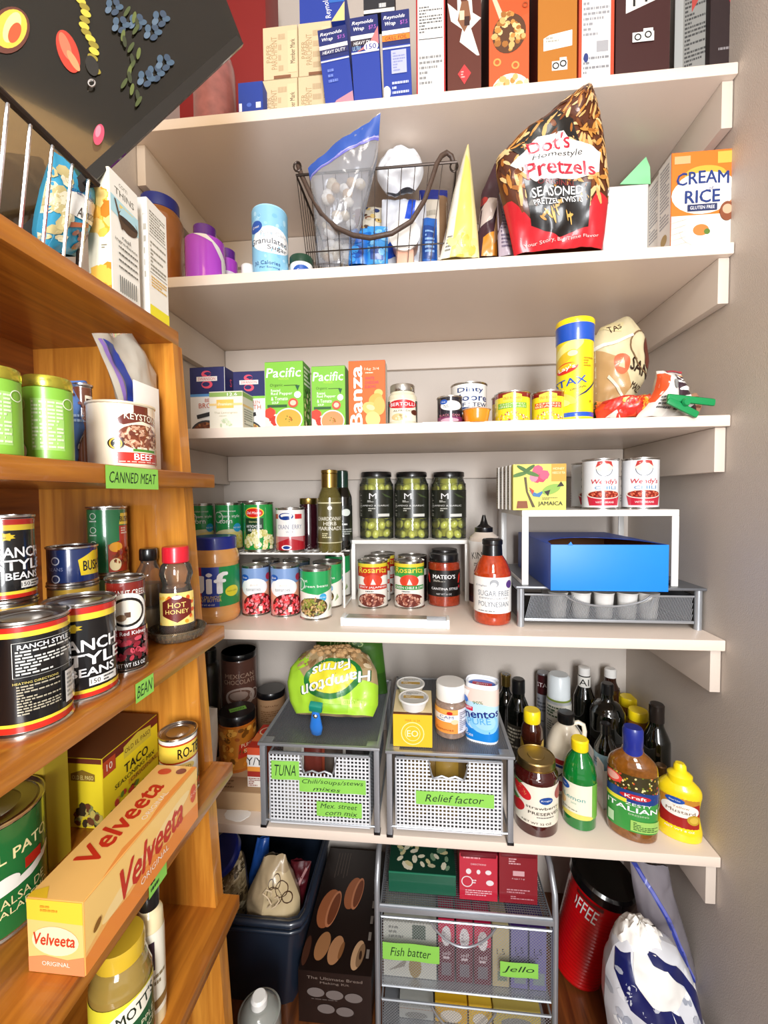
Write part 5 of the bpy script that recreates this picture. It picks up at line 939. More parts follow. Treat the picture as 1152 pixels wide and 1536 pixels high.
poly_bag('snack_bag', 'dark green snack bag rolled under a rubber band beside canister', 'bag', [(889, 629), (889, 622), (890, 612), (892, 603)], [(913, 628), (914, 618), (913, 610), (910, 602)], .955, S3, '#2f4a1c', [('s', 0, .4, 1, 1, 20, .12, ['#e8641e', '#f08a3a', '#c84a1a'], 2)], th1(.02), .008, 50, 15)
tb, Sb, _ = poly_bag('zip_snack_bag', 'white and zebra striped chip bag gathered by a rubber band', 'bag', [(953, 627), (968, 606), (980, 588), (984, 572), (985, 566), (984, 557)], [(1046, 625), (1040, 606), (1030, 590), (1022, 574), (1021, 566), (1022, 558)], .905, S3, '#d8cfc8',
    [('p', [(-.1, -.1), (.36, -.1), (.5, .5), (.42, 1), (-.1, 1)], '#e6e0d8'), ('p', [(-.1, .2), (.1, .2), (.36, .75), (.2, .9), (-.1, .9)], '#e85a2c'), ('p', [(.5, .1), (1.1, .0), (1.1, .76), (.55, .8)], '#3a2430')]+[('e', .8, .68-.13*i, .26, .035, '#f4f0ee', -12+8*i) for i in range(5)]+[('p', [(.3, .9), (1, .9), (1, 1), (.3, 1)], '#c03a4a'), ('l', .16, .1, .44, .3, 4, '#555555'), ('e', .44, .5, .07, .09, '#8a8a88')], th1(.032), .010, 40, 16)
MB().tube([(.002+.021*math.cos(a), .012*math.sin(a), at(1002, 567, Y=.905).z-S3) for a in np.linspace(0, 2*PI, 25)[:-1]], .0022, 6, closed=True).build('rubber_band', mat('rubber_band', '#e8b078', .5), tb, loc=(at(1003, 567, Y=.905).x-tb.location.x, -.0, 0))
p = at(1030, 607, Y=.868); cl = thing('bag_clip', 'green plastic clip holding the zebra striped bag at shelf end', 'clip', (p.x, p.y, p.z), 0); cl.rotation_euler = (0, .12, .1)
m = MB(); m.rbox(-.042, .052, -.006, .0, .002, .016, .004); m.build('jaw', MT['green'], cl)
m = MB(); m.rbox(-.04, .026, -.008, -.002, -.018, -.004, .004, T=Matrix.Rotation(.35, 4, 'Y')); m.build('jaw', MT['green'], cl); MB().lathe([(.006, -.004), (.008, 0), (.006, .004)], 14, T=Matrix.Translation((-.008, -.009, .002)) @ Matrix.Rotation(PI/2, 4, 'X')).build('hinge', MT['green'], cl)
poly_bag('zip_snack_bag', 'brown paper snack packet lying behind the green clip', 'bag', [(1018, 625), (1022, 600), (1028, 592)], [(1048, 622), (1052, 606), (1046, 590)], .95, S3, '#b08468', [('l', .1, .2, .9, .8, 4, '#7a4a3a')], th1(.015), .006, 50, 18)
tag(MB().rbox(-.03, .03, -.02, .02, 0, .0015, .0005).build('paper_slip', mat('white_paper', '#f4f1ea', .7), None, loc=(at(655, 630, Y=.90).x, .897, S3+.0003)), 'thin white paper slip lying at the edge before the small black can', 'paper')

# ------------------------------------------------------------ shelf 2
jar('nut_butter_jar', 'large brown jar with a navy lid in the left corner', 'jar', 205, 277, S2, 281, [(.9, 0), (1, .03), (1, .7), (.95, .8), (.78, .88), (.76, .9)], mat('brown_nut_butter', '#9a5f28', .2, coat=.7, var=.2), [('lid', [(.80, .86), (.83, .87), (.83, .985), (.8, 1), (.01, 1)], MT['navy'])], (), Y=.945)
lil = mat('purple_body', '#a93fc0', .25, coat=.5)
jar('drink_bottle', 'glossy purple bottle with a white swoosh at the shelf edge', 'bottle', 277, 338, S2, 324.5, [(.98, 0), (1, .02), (1, .66), (.97, .72), (.7, .77), (.58, .79)], lil, [('cap', [(.56, .73), (.57, .985), (.5, 1), (.01, 1)], mat('dark_purple_cap', '#5a1d86', .25, coat=.5))],
    [(.02, .72, 1.006, .5, None, [('p', [(.35, 1), (.6, 1.0), (.85, .8), (1.0, .5), (1, .0), (.92, .0), (.9, .5), (.7, .85)], '#f0ece8'), ('t', 'C', .98, .3, .2, '#ffffff'), ('r', -.1, .7, .06, .88, '#e8c060')])], Y=.915, rot=-.2)
jar('drink_bottle', 'second purple bottle behind the first, partly hidden', 'bottle', 322, 357, S2, 367.5, [(.98, 0), (1, .02), (1, .7), (.97, .76), (.8, .8)], lil, [('cap', [(.8, .78), (.82, .98), (.7, 1), (.01, 1)], mat('dark_purple_cap', '#5a1d86'))], [(.02, .5, 1.01, .5, '#e8dcec', [('l', .1, .1, .9, .9, 4, '#a06ab8')])], Y=.985, rot=.1)
jar('white_cup', 'tiny white plastic tub between purple bottle and sugar canister', 'tub', 362, 382, S2, 394, [(.85, 0), (1, .8), (1, .95), (.9, 1), (.01, 1)], MT['wht'], (), (), Y=.93, smooth=0)
jar('sugar_canister', 'pale blue cardboard sugar canister', 'canister', 378.5, 432, S2, 304.6, [(1, 0), (1, .985), (.97, 1), (.9, .985), (.01, .985)], mat('sugar_blue', '#9fd3ee', .45), (), [(.01, .975, 1.004, .5, '#8fcbea', [('s', 0, 0, 1, 1, 40, .03, ['#a6d8f0', '#7fc0e4', '#b6e0f4'], 1.3, 0), ('e', .55, .5, .46, .2, '#f7f7f5'), ('e', .17, .7, .17, .09, GVB), ('t', 'Great', .17, .7, .035, '#ffffff', dict(w=.2)), ('t', 'Pure Cane', .6, .6, .055, '#b8c0c8', dict(w=.6)), ('t', 'Granulated', .46, .485, .085, '#3a4456', dict(w=.86)), ('t', 'Sugar', .66, .38, .085, '#3a4456', dict(w=.44)), ('t', '30 Calories', .42, .16, .055, '#1d4a8a', dict(w=.56)), ('t', 'Per Serving', .48, .09, .035, '#1d4a8a', dict(w=.42))])], Y=.92, smooth=0)
jar('baking_tub', 'small white tub with a dark green checked lid by wire basket', 'tub', 434.5, 470, S2, 379, [(.94, 0), (.96, .7)], MT['wht'], [('lid', [(1, .7), (1, .97), (.96, 1), (.01, 1)], mat('dark_green_lid', '#123a26', .4))], [(.05, .66, .97, .5, '#f2f2ee', [('e', .5, .5, .3, .34, GVB), ('t', 'Great', .5, .5, .16, '#ffffff', dict(w=.3))])], Y=.935)
# wire basket
Yb = .93; bl_, br_ = at(464, 398, Y=Yb).x, at(660, 390, Y=Yb).x; tl, tr = at(447, 262, Y=Yb).x, at(684, 250, Y=Yb).x; zt_ = at(560, 262, Y=Yb).z-S2; bx = (bl_+br_)/2; Db = .21
wb = thing('wire_basket', 'bronze wire basket with a curved leather-like handle, full of bags', 'basket', (bx, Yb, S2), 0); rk_ = MT['rack']
def bk_pt(s, k, f): # s around (0..4), f height fraction
    x0, x1 = (bl_-bx)*(1-f)+(tl-bx)*f, (br_-bx)*(1-f)+(tr-bx)*f; y0, y1 = -.0-.012*f, Db+.012*f; z = .003+f*zt_
    return [(x0+(x1-x0)*k, y0, z), (x1, y0+(y1-y0)*k, z), (x1+(x0-x1)*k, y1, z), (x0, y1+(y0-y1)*k, z)][s]
for f, rr in ((0, .0022), (.28, .0014), (1, .0028)):
    MB().tube([bk_pt(s, k/6, f) for s in range(4) for k in range(6)], rr, 6, closed=True).build('ring_wire', rk_, wb)
m = MB()
for s in range(4):
    for k in range(12 if s % 2 == 0 else 9): m.tube([bk_pt(s, k/(12 if s % 2 == 0 else 9), f) for f in (0, .3, .7, 1)], .0009, 5)
for k in range(1, 10): m.tube([bk_pt(0, k/10, 0), tuple(np.array(bk_pt(2, 1-k/10, 0)))], .0009, 5)
m.build('upright_wires', rk_, wb)['kind'] = 'stuff'
hp = [(447, 248), (452, 262), (466, 292), (482, 320), (505, 342), (530, 353), (555, 357), (588, 350), (617, 332), (637, 300), (648, 268), (655, 246), (662, 234), (670, 229), (677, 234), (680, 244)]
hw = [at(x, y, Y=Yb-.03+.004*abs(i-7)) for i, (x, y) in enumerate(hp)]
MB().tube([(p.x-bx, p.y-Yb, p.z-S2) for p in hw], .0052, 8).build('handle', mat('rope_leather', '#4a382e', .5, var=.3, vs=80, bump=.4), wb, smooth=60)
for px_ in ((446, 250), (681, 250)):
    c = at(*px_, Y=Yb-.01); MB().tube([(c.x-bx+.008*math.cos(a), -.01, c.z-S2+.010*math.sin(a)) for a in np.linspace(0, 2*PI, 13)[:-1]], .002, 6, closed=True).build('hook', rk_, wb)
film = glassmat('clear_film', '#e9ecf2', .80, .12)
tz_, Sz, _ = poly_bag('zip_bag', 'clear zipper bag with a blue seal standing tall in the wire basket', 'bag', [(474, 398), (472, 330), (468, 285), (462, 252)], [(522, 398), (545, 330), (566, 240), (571, 168)], .975, S2+.006, '#e8e8ec', [], th1(.028), .008, 26, 21, mt=film, part='film', pillow=.6, lean=-.33)
artwork('zip_seal', tz_, 1, 1, lambda x, y, o: Sz(x, .80+.19*y, -1, .001+o), [('r', 0, .15, 1, 1.0, '#2b56b0'), ('r', 0, 0, 1, .10, '#6f6cc4'), ('r', 0, .12, 1, .16, '#b8b4e8')], '#8a86d0', PG, cx=.05, cy=.25)
m = MB(); R = random.Random(8)
for i in range(34):
    u, v = R.uniform(.15, .85), R.uniform(.05, .62); q = Sz(u, v, -1); c = R.choice(['#e8dcc8', '#d8c4a4', '#c9a67c', '#f0e8dc'])
    m.ball((q[0], q[1]+.022, q[2]+.006), .012, .011, .010, 8, 6, col=c)
m.build('crackers', PM, tz_)['kind'] = 'stuff'
bag('grocery_bag', 'crumpled white plastic bag on top of the wire basket', 'bag', (at(601, 300, Y=.975).x, .975, S2+.215), 0, lambda v: (-.054*math.sin(PI*(.14+.72*v))**.6, .052*math.sin(PI*(.16+.70*v))**.6, v*.088), lambda v: .036*math.sin(PI*min(1, .02+v*.96))**.6+.001, '#e8eaf0', [], .1, .1, .016, 30, 23, mt=mat('white_film', '#e6e9ee', .3, coat=.4))
def bpack(name, label, xl, xr, yt, Y, bg, prims, th=.014, z=.006, seed=3, yb=398, cr=.004): 
    return poly_bag(name, label, 'packet', [(xl, yb), (xl, (yb+yt)/2), (xl+1, yt)], [(xr, yb), (xr, (yb+yt)/2), (xr-1, yt)], Y, S2+z, bg, prims, th1(th), cr, 40, seed)
bpack('snack_packet', 'bright blue snack packet at the front left inside the wire basket', 523, 553, 343, .955, '#1b74d0', [('e', .5, .3, .3, .16, '#0f3f9a'), ('s', 0, 0, 1, 1, 20, .06, ['#3f9ae8', '#0f58b8'], 1.5, 0)], seed=31)
bpack('snack_packet', 'light blue snack packet in the middle of the wire basket', 550, 582, 340, .955, '#3a9ae6', [('r', .2, .1, .8, .4, '#14479c'), ('s', 0, .2, 1, 1, 14, .06, ['#7fc4f6', '#1b6fc8'], 1.5, 0)], seed=32)
bpack('cracker_packet', 'see-through cracker packet with blue ends in the wire basket', 633, 656, 328, .955, '#1c5fb4', [('r', .1, .1, .9, .8, '#0f3f8a'), ('l', .2, .2, .8, .7, 6, '#8ab4e8')], seed=33)
bpack('cracker_sleeve', 'tan cracker sleeve with a navy top leaning right in the basket', 628, 672, 286, 1.04, '#dcd2c2', [('r', 0, .84, 1, 1, '#1f2f8a'), ('r', .7, .1, 1, .9, '#8a6a4c'), ('l', .1, .1, .6, .7, 5, '#b8ae9c')], .02, seed=34)
bpack('cookie_packet', 'cream packet with brown and blue dots in the wire basket', 528, 575, 312, 1.04, '#e8e0cc', [('s', 0, 0, 1, 1, 50, .03, ['#2a3a6a', '#8a4a2a', '#e8c87a', '#d8cdb4', '#5a3a2a'], 1.3, 0), ('r', .1, .5, .36, .95, '#8a3f22')], .02, seed=35)
m_, _, _ = bpack('bread_packet', 'white packet with a bright blue diagonal ribbon in the basket', 572, 640, 300, 1.00, '#dfe2ea', [('p', [(.0, .2), (.3, .35), (.5, .6), (.62, 1), (.78, 1), (.7, .5), (.4, .1), (.1, .05)], '#1a50d0')], .02, seed=36, cr=.008)
q = at(607, 354, Y=.94); ct = thing('round_container', 'white round lid of a pink tub at the front of the wire basket', 'tub', (q.x, .943, S2+.006), 0)
hq = q.z-S2-.006; MB().lathe([(.030, -.006), (.033, -.004), (.034, .004), (.030, .006), (.001, .006)], 30, T=Matrix.Translation((0, -.004, hq)) @ Matrix.Rotation(PI/2, 4, 'X')).build('lid', MT['wht'], ct)
MB().lathe([(.029, 0), (.030, .035), (.026, .04)], 30, T=Matrix.Translation((0, .04, hq)) @ Matrix.Rotation(PI/2, 4, 'X')).build('body', mat('pink_tub', '#d8a890', .3), ct); MB().rbox(-.02, .02, .0, .036, 0, hq-.026, .004).build('sleeve', mat('pink_tub', '#d8a890'), ct)
# bags right of the basket
poly_bag('cheese_snack_bag', 'pale yellow tapering bag between wire basket and pretzels', 'bag', [(659, 391), (668, 350), (680, 290), (692, 245), (700, 220)], [(719, 387), (717, 350), (711, 290), (706, 245), (703, 217)], .93, S2, '#f2e2a0', [('p', [(.2, .0), (.8, 0), (.8, .7), (.4, .8)], '#f4d768'), ('p', [(.0, 0), (.25, 0), (.3, .9), (0, .6)], '#efe8dc'), ('l', .1, .05, .24, .2, 5, '#6a6a5a'), ('s', .2, .0, .9, .2, 14, .03, ['#f6e08a', '#e8c04a'], 1.6)], th1(.022), .005, 30, 41, lean=.05)
poly_bag('trail_mix_bag', 'dark brown and orange snack bag squeezed beside the pretzel bag', 'bag', [(718, 387), (716, 355), (720, 320), (722, 290), (742, 245)], [(752, 386), (754, 350), (757, 320), (760, 290), (765, 240)], 1.00, S2, '#4a2c34', [('p', [(.1, 0), (.8, 0), (.7, .24), (.2, .2)], '#e8952c'), ('p', [(0, .3), (.5, .38), (.7, .6), (.3, .62), (0, .5)], '#d8c4b8'), ('e', .1, .6, .14, .05, '#c03a34'), ('p', [(.6, .1), (.9, .2), (.95, .9), (.7, .9)], '#d8a878')], th1(.02), .006, 34, 42)
poly_bag('trail_mix_bag', 'lilac and cream snack pouch edge right against the pretzel bag', 'bag', [(748, 386), (746, 350), (745, 320), (746, 292)], [(772, 384), (766, 350), (760, 320), (752, 292)], .955, S2, '#b8a8b4', [('l', .2, .1, .9, .7, 12, '#6a5a74'), ('p', [(0, .3), (.4, .5), (.4, 1), (0, 1)], '#4a2c34')], th1(.012), .004, 40, 43)
PRZ = ['#c98a3c', '#a8641f', '#e0b06a', '#7a3f14', '#edc88c', '#4a220c']
poly_bag('pretzel_bag', 'big brown and red seasoned pretzel pouch leaning to the right', 'bag', [(771, 386), (764, 350), (752, 300), (744, 262), (744, 241), (772, 212), (819, 178), (850, 152), (878, 130)], [(903, 377), (907, 350), (911, 310), (912, 278), (908, 240), (903, 205), (898, 174), (892, 150), (884, 128)], .94, S2, '#5a2a10',
    [('s', -.1, .2, 1.1, 1.1, 420, .013, PRZ, 3.2, 0), ('p', [(-.1, -.1), (1.1, -.1), (1.1, .24), (.85, .27), (.7, .14), (.25, .12), (.06, .22), (-.1, .23)], '#d2222e'), ('p', [(.1, .49), (.2, .72), (.58, .64), (.7, .5), (.5, .46), (.2, .41)], '#141210'), ('p', [(.2, .12), (.2, .30), (.78, .30), (.78, .12), (.48, .06)], '#15100e'),
     ('p', [(.10, .37), (.24, .46), (.30, .54), (.52, .55), (.60, .51), (.9, .48), (.86, .37), (.66, .31), (.30, .29)], '#f6f4f0'), ('t', "Dot's", .42, .485, .085, '#c8283f', dict(r=10, w=.36, b=.03)), ('t', 'Homestyle', .5, .42, .045, '#1d1d1d', dict(r=10, w=.44, i=.3)), ('t', 'Pretzels', .52, .355, .065, '#c8283f', dict(r=6, w=.60, b=.03)), ('t', 'ORIGINAL', .48, .285, .022, '#8a2a2a', dict(w=.34)), ('t', 'SEASONED', .48, .25, .036, '#ffffff', dict(w=.46, b=.03, r=3)), ('t', 'PRETZEL TWISTS', .48, .212, .024, '#ffffff', dict(w=.46, b=.02, r=3)),
     ('s', .3, .13, .66, .175, 9, .007, ['#e8b860', '#d8983c'], 4.5), ('t', 'Your Story, Big Time Flavor', .5, .045, .024, '#f6dcd8', dict(w=.8, r=4))], th1(.045), .009, 22, 44, lean=-.26, nu=34, nv=40, pillow=.45)
carton('white_box', 'plain white box behind the hot cereal boxes', 905, 972, S2, 281, '#e4e1dc', [], Y=.975, d=.12, rz=0)
q0 = at(932, 280, Y=1.03); gr = thing('folded_card', 'light green folded card standing on the plain white box', 'card', (at(955, 280, Y=1.0).x, 1.03, at(940, 281, Y=.975).z+.001), 0)
c_ = [at(930, 276, Y=1.03), at(976, 276, Y=1.03), at(975, 250, Y=1.03), at(969, 235, Y=1.03)]
MB().prism([(p.x-gr.location.x, max(0, p.z-gr.location.z)) for p in c_], 0, .003).build('card', mat('mint_card', '#8fdca0', .5), gr, smooth=0)
CR = [('r', 0, .45, 1, 1, '#ee7a1e'), ('e', .5, .55, .5, .2, '#fbf4ea'), ('e', .55, .75, .34, .1, '#e8b23c'), ('r', .74, .86, .98, .98, '#e8b84a'), ('r', .04, .88, .3, .96, '#f6b07a'), ('r', 0, 0, 1, .34, '#efe9de'), ('e', .55, .65, .46, .13, '#fbf4ea'), ('t', 'CREAM', .5, .71, .13, '#14357c', dict(w=.84, b=.04, arc=.02)), ('t', 'of', .64, .61, .04, '#14357c'), ('t', 'RICE', .5, .53, .13, '#14357c', dict(w=.56, b=.04)), ('r', .26, .38, .74, .45, '#1b2a5c'), ('t', 'GLUTEN FREE', .5, .415, .035, '#ffffff', dict(w=.4)),
      ('e', .52, .17, .38, .16, '#e6e2d2'), ('e', .52, .18, .33, .125, '#f7f4ea'), ('e', .48, .18, .13, .06, '#c8803a'), ('e', .58, .16, .05, .03, '#5a7a2a'), ('e', .9, .36, .12, .1, '#8a4a2a'), ('e', .9, .38, .08, .05, '#d8b090')]+[('p', [(0, .02+i*.06), (.25, .06+i*.06), (.25, .065+i*.06), (0, .025+i*.06)], '#c9c4ba') for i in range(5)]
SIDE = ('#eeebe4', [('l', .15, .3, .85, .95, 18, '#9a9aa0'), ('c', .5, .16, .06, '#b89a5c'), ('l', .1, .02, .9, .1, 3, '#8a8a90')])
t, ctr, w, h = carton('hot_cereal_box', 'orange and white hot rice cereal box in front, at the right end', 1006.5, 1100, S2, 230, '#ee7a1e', CR, Y=.885, d=.045, rz=0, left=SIDE, top=('#e06a14', []))
carton('hot_cereal_box', 'second rice cereal box directly behind the front one', 989, 1076, S2, 239, '#e8792a', [('r', 0, 0, 1, 1, '#ee7a1e')], Y=.9325, d=.045, rz=0, left=SIDE, h=h)

# ------------------------------------------------------------ shelf 1
carton('large_red_box', 'big plain dark red box at the back left of the top shelf', 262, 400, S1, -60, '#8a100a', [], Y=1.08, d=.10)
carton('small_blue_box', 'small blue box with white marks beside the parchment boxes', 357.5, 394.5, S1, 125, '#1b3a94', [('r', .02, .3, .14, .5, '#e8e8f0'), ('e', .44, .45, .1, .05, '#4a6ac4'), ('r', .72, .36, .92, .5, '#e8e8f0')], Y=.90, d=.12)
jar('dried_fruit_jar', 'dusty pink translucent jar behind the glass cutting board', 'jar', 290, 355, S1, 62, [(.9, 0), (1, .05), (1, .8), (.92, .95), (.8, 1), (.01, 1)], mat('pink_salt_jar', '#9a5a54', .3, coat=.5, var=.4, vs=60), (), (), Y=.95)
PAR = [('t', 'PARCHMENT', .32, .5, .12, '#b0946c', dict(r=90, w=.9)), ('t', 'PAPER', .16, .5, .1, '#b0946c', dict(r=90, w=.5)), ('l', .44, .1, .7, .9, 4, '#c4aa84'), ('r', .72, .1, .98, .9, '#e8cfa4'), ('t', 'Member Mark', .86, .5, .1, '#3a3022', dict(r=90, w=.66)), ('r', .3, 0, .8, .06, '#8a5a3c')]
hpar = (at(420, 40, Y=.926).z-S1)/2
for k in range(2):
    for j in range(2):
        xl, xr = ((394.8, 446.5), (447.8, 497))[j]
        t, c_, w, h = carton('parchment_box', ['lower left', 'lower right', 'upper left', 'upper right'][k*2+j]+' of four stacked tan parchment paper boxes', xl, xr, S1+k*(hpar or 0)+k*.0006, 104, '#e0c79e', PAR, Y=.926, d=.30, h=hpar, seed=k+3*j, group='tan parchment paper boxes')
        if hpar is None: hpar = h
RW = lambda c, t1: [('r', 0, 0, 1, .62, '#1c3a9e'), ('r', 0, .62, 1, 1, '#16246a'), ('t', 'Reynolds', .46, .93, .05, '#ffffff', dict(w=.76, i=.25, b=.02)), ('t', 'Wrap', .3, .86, .055, '#ffffff', dict(w=.4, i=.25, b=.02)), ('t', '$7.5', .8, .86, .05, '#c06ad0', dict(w=.26)), ('r', 0, .74, 1, .79, '#f2eee8'), ('r', 0, .67, 1, .735, c), ('t', t1, .5, .70, .04, '#ffffff' if c != '#f0862a' else '#7a1a10', dict(w=.8, i=.2)), ('r', 0, .58, 1, .6, '#d8d8e8')]
t, c_, w, h = carton('foil_box', 'leftmost upright blue foil box, leaning to the right', 488, 531, S1, 42, '#1c3a9e', RW('#2a2a5c', 'HEAVY DUTY')+[('l', .2, .3, .8, .5, 3, '#6a80d0'), ('p', [(.2, 0), (1, 0), (1, .16), (.4, .08)], '#c08a9a')], Y=.882, d=.04); t.rotation_euler[1] = -.10
t, c_, w, h = carton('foil_box', 'middle upright blue foil box printed 150, tallest of three', 531, 573, S1, 26, '#1c3a9e', RW('#2a1c2c', 'HEAVY DUTY')+[('p', [(.2, .60), (1, .66), (1, .86), (.7, .7)], '#d87a7a'), ('e', .72, .64, .26, .06, '#f2f0ff'), ('t', '150', .72, .64, .06, '#1c2a8a', dict(w=.36, b=.02)), ('t', 'ULTRA', .2, .64, .05, '#a8d0f0', dict(w=.3, i=.2))], Y=.882, d=.04); t.rotation_euler[1] = -.05
t, c_, w, h = carton('foil_box', 'rightmost upright foil box with orange grill band', 576, 618, S1, 18, '#1c2f8e', RW('#f0862a', 'GRILL FOIL')+[('r', .3, .3, .85, .56, '#b8bcd8'), ('l', .36, .32, .8, .54, 7, '#8a90c0'), ('e', .1, .1, .14, .07, '#ffffff'), ('l', .3, .06, .9, .22, 3, '#c0c8f0')], Y=.882, d=.04); t.rotation_euler[1] = -.03
zf = S1+2*hpar+.0012
carton('foil_box', 'blue foil box lying on the stacked parchment boxes', 449, 517, zf, -18, '#1c3a9e', [('t', 'Reynolds', .62, .42, .2, '#ffffff', dict(r=100, w=.5, i=.2)), ('p', [(.7, 0), (1, .5), (1, 0)], '#f0d890'), ('r', .66, .5, 1, .6, '#2a6ac0')], Y=.930, d=.22)
carton('spice_box', 'small black and white box tilted on the foil boxes', 545, 592, at(560, 17, Y=.886).z, -30, '#1d1d24', [('l', .5, .1, .9, .9, 3, '#d8d8d8'), ('r', 0, 0, 1, .12, '#e8e4dc')], Y=.89, d=.04, h=.06)
BIN = '#f2efe8'
def recyc(x, y, s): return [('r', x-.2, y-.03, x+.2, y+.03, '#f4f2ec'), ('r', x-.0, y+.03, x+.18, y+.05, '#f4f2ec'), ('o', x-.1, y, .022, .008, '#1d1d1d'), ('o', x+.09, y+.01, .022, .008, '#1d1d1d')]
YC = .888; HC = .30
carton('cereal_box', 'cereal box showing its white nutrition side with thin red edges', 624, 668, S1, -200, '#b32a2a', [('r', .05, .0, .95, 1, '#f4f2ee'), ('l', .1, .1, .9, .3, 6, '#8a8a8a'), ('l', .1, .44, .9, .62, 9, '#6a6a6a'), ('r', .08, .40, .92, .405, '#3a3a3a')], Y=YC, d=.19, h=HC)
carton('cereal_box', 'chocolate brown cereal box with milk splash and red diamond', 671, 722, S1, -200, '#4a1c10', [('r', .0, 0, 1, 1, '#5c2414'), ('p', [(.36, .36), (.44, .44), (.1, .5), (.0, .62), (.3, .56), (.28, .7), (.5, .56), (.7, .7), (.75, .54), (1, .5), (.7, .44), (.95, .26), (.88, .26)], '#ece4dc'), ('p', [(.3, .5), (.42, .62), (.62, .62), (.7, .5), (.5, .42)], '#8a5a3c'), ('r', .36, .5, .5, .56, '#f0d8b0'), ('r', .5, .46, .66, .52, '#3a1810'), ('p', [(.3, .15), (.5, .21), (.7, .15), (.5, .08)], '#d8383a'), ('l', .4, .12, .6, .17, 3, '#f0b8b0')], Y=YC, d=.19, h=HC)
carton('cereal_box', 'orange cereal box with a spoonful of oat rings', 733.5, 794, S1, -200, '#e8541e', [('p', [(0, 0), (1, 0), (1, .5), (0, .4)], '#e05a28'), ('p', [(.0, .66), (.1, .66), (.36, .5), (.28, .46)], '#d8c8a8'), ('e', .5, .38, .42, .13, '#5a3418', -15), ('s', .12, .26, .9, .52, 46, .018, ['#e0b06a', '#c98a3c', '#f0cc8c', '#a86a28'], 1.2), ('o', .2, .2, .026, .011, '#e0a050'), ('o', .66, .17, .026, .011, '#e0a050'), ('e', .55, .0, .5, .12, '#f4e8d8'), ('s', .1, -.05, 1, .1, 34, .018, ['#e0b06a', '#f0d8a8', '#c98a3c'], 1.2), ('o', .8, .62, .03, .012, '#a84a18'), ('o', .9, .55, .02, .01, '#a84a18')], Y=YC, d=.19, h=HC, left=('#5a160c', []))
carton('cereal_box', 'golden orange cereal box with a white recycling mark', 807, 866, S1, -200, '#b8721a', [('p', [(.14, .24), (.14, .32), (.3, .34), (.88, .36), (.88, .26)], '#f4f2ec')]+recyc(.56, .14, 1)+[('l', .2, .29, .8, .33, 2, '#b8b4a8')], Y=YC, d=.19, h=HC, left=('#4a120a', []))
carton('cereal_box', 'narrow box with white nutrition side and red orange edges', 868.5, 922, S1, -200, '#c84a2a', [('r', .08, .02, .9, 1, '#f2f0ec'), ('l', .12, .3, .86, .95, 20, '#9a9a9e'), ('r', .5, .2, .84, .27, '#a8a8ac'), ('l', .12, .06, .86, .18, 4, '#8a8a8e'), ('e', .2, .17, .07, .03, '#2a3a7a')], Y=YC, d=.19, h=HC)
cw = [('p', [(.18, .42), (.84, .5), (.84, 1), (.18, 1)], '#f0eee6')]+[('r', .2+.11*i, .45+.1*j+.01*i, .245+.11*i, .50+.1*j+.01*i, '#1d1d1d') for i in range(6) for j in range(5) if (i+j) % 2]+recyc(.5, .26, 1)
carton('cereal_box', 'dark maroon cereal box with a crossword puzzle printed on it', 924, 1006, S1, -200, '#3a0e0c', cw, Y=YC, d=.19, h=HC)
carton('cereal_box', 'angled box with grey nutrition side, second from the right', 1012, 1064, S1, -200, '#8a8a86', [('l', .3, .1, .95, .9, 30, '#3a3a3a'), ('p', [(.5, .5), (.8, .6), (.8, .9), (.5, .8)], '#b03a34'), ('r', 0, 0, .25, 1, '#a8aaa8')], Y=.93, d=.04, h=HC, rz=-.30)
carton('cereal_box', 'nearly black box against the right wall, topmost shelf end', 1066, 1130, S1, -200, '#241012', [('l', .2, .16, .7, .19, 1, '#8a8486'), ('p', [(.4, .5), (.5, .54), (.6, .5), (.5, .42)], '#b8203a')], Y=.90, d=.03, h=HC, rz=-.05)
# ------------------------------------------------------------ the oak bookcase
BA, BB, BC, BD, BE = (BZ[k] for k in 'ABCDE')
def rawbox(name, label, x0, x1, y0, y1, z, h, bg, frontp=None, right=None, top=None, cat='box', group=None, mt=None, b=.001, rz=0):
    t = thing(name, label, cat, ((x0+x1)/2, (y0+y1)/2, z), rz, group); w, d = x1-x0, y1-y0; mt = mt or PM
    MB().rbox(-w/2, w/2, -d/2, d/2, 0, h, b, col=bg).build('carton', mt, t)
    if frontp: artwork('front_print', t, w-.001, h-.001, front(w-.001, .0005, -d/2), frontp[1], frontp[0], mt)
    if right: artwork('side_print', t, d-.001, h-.001, rightside(d-.001, w, .0005), right[1], right[0], mt, seed=4)
    if top: artwork('top_print', t, w-.001, d-.001, topside(w-.001, d-.001, h), top[1], top[0], mt, seed=6)
    return t
def bc(x, y, X=None): return at(x, y, X=BX if X is None else X)
BX = BXK['A']
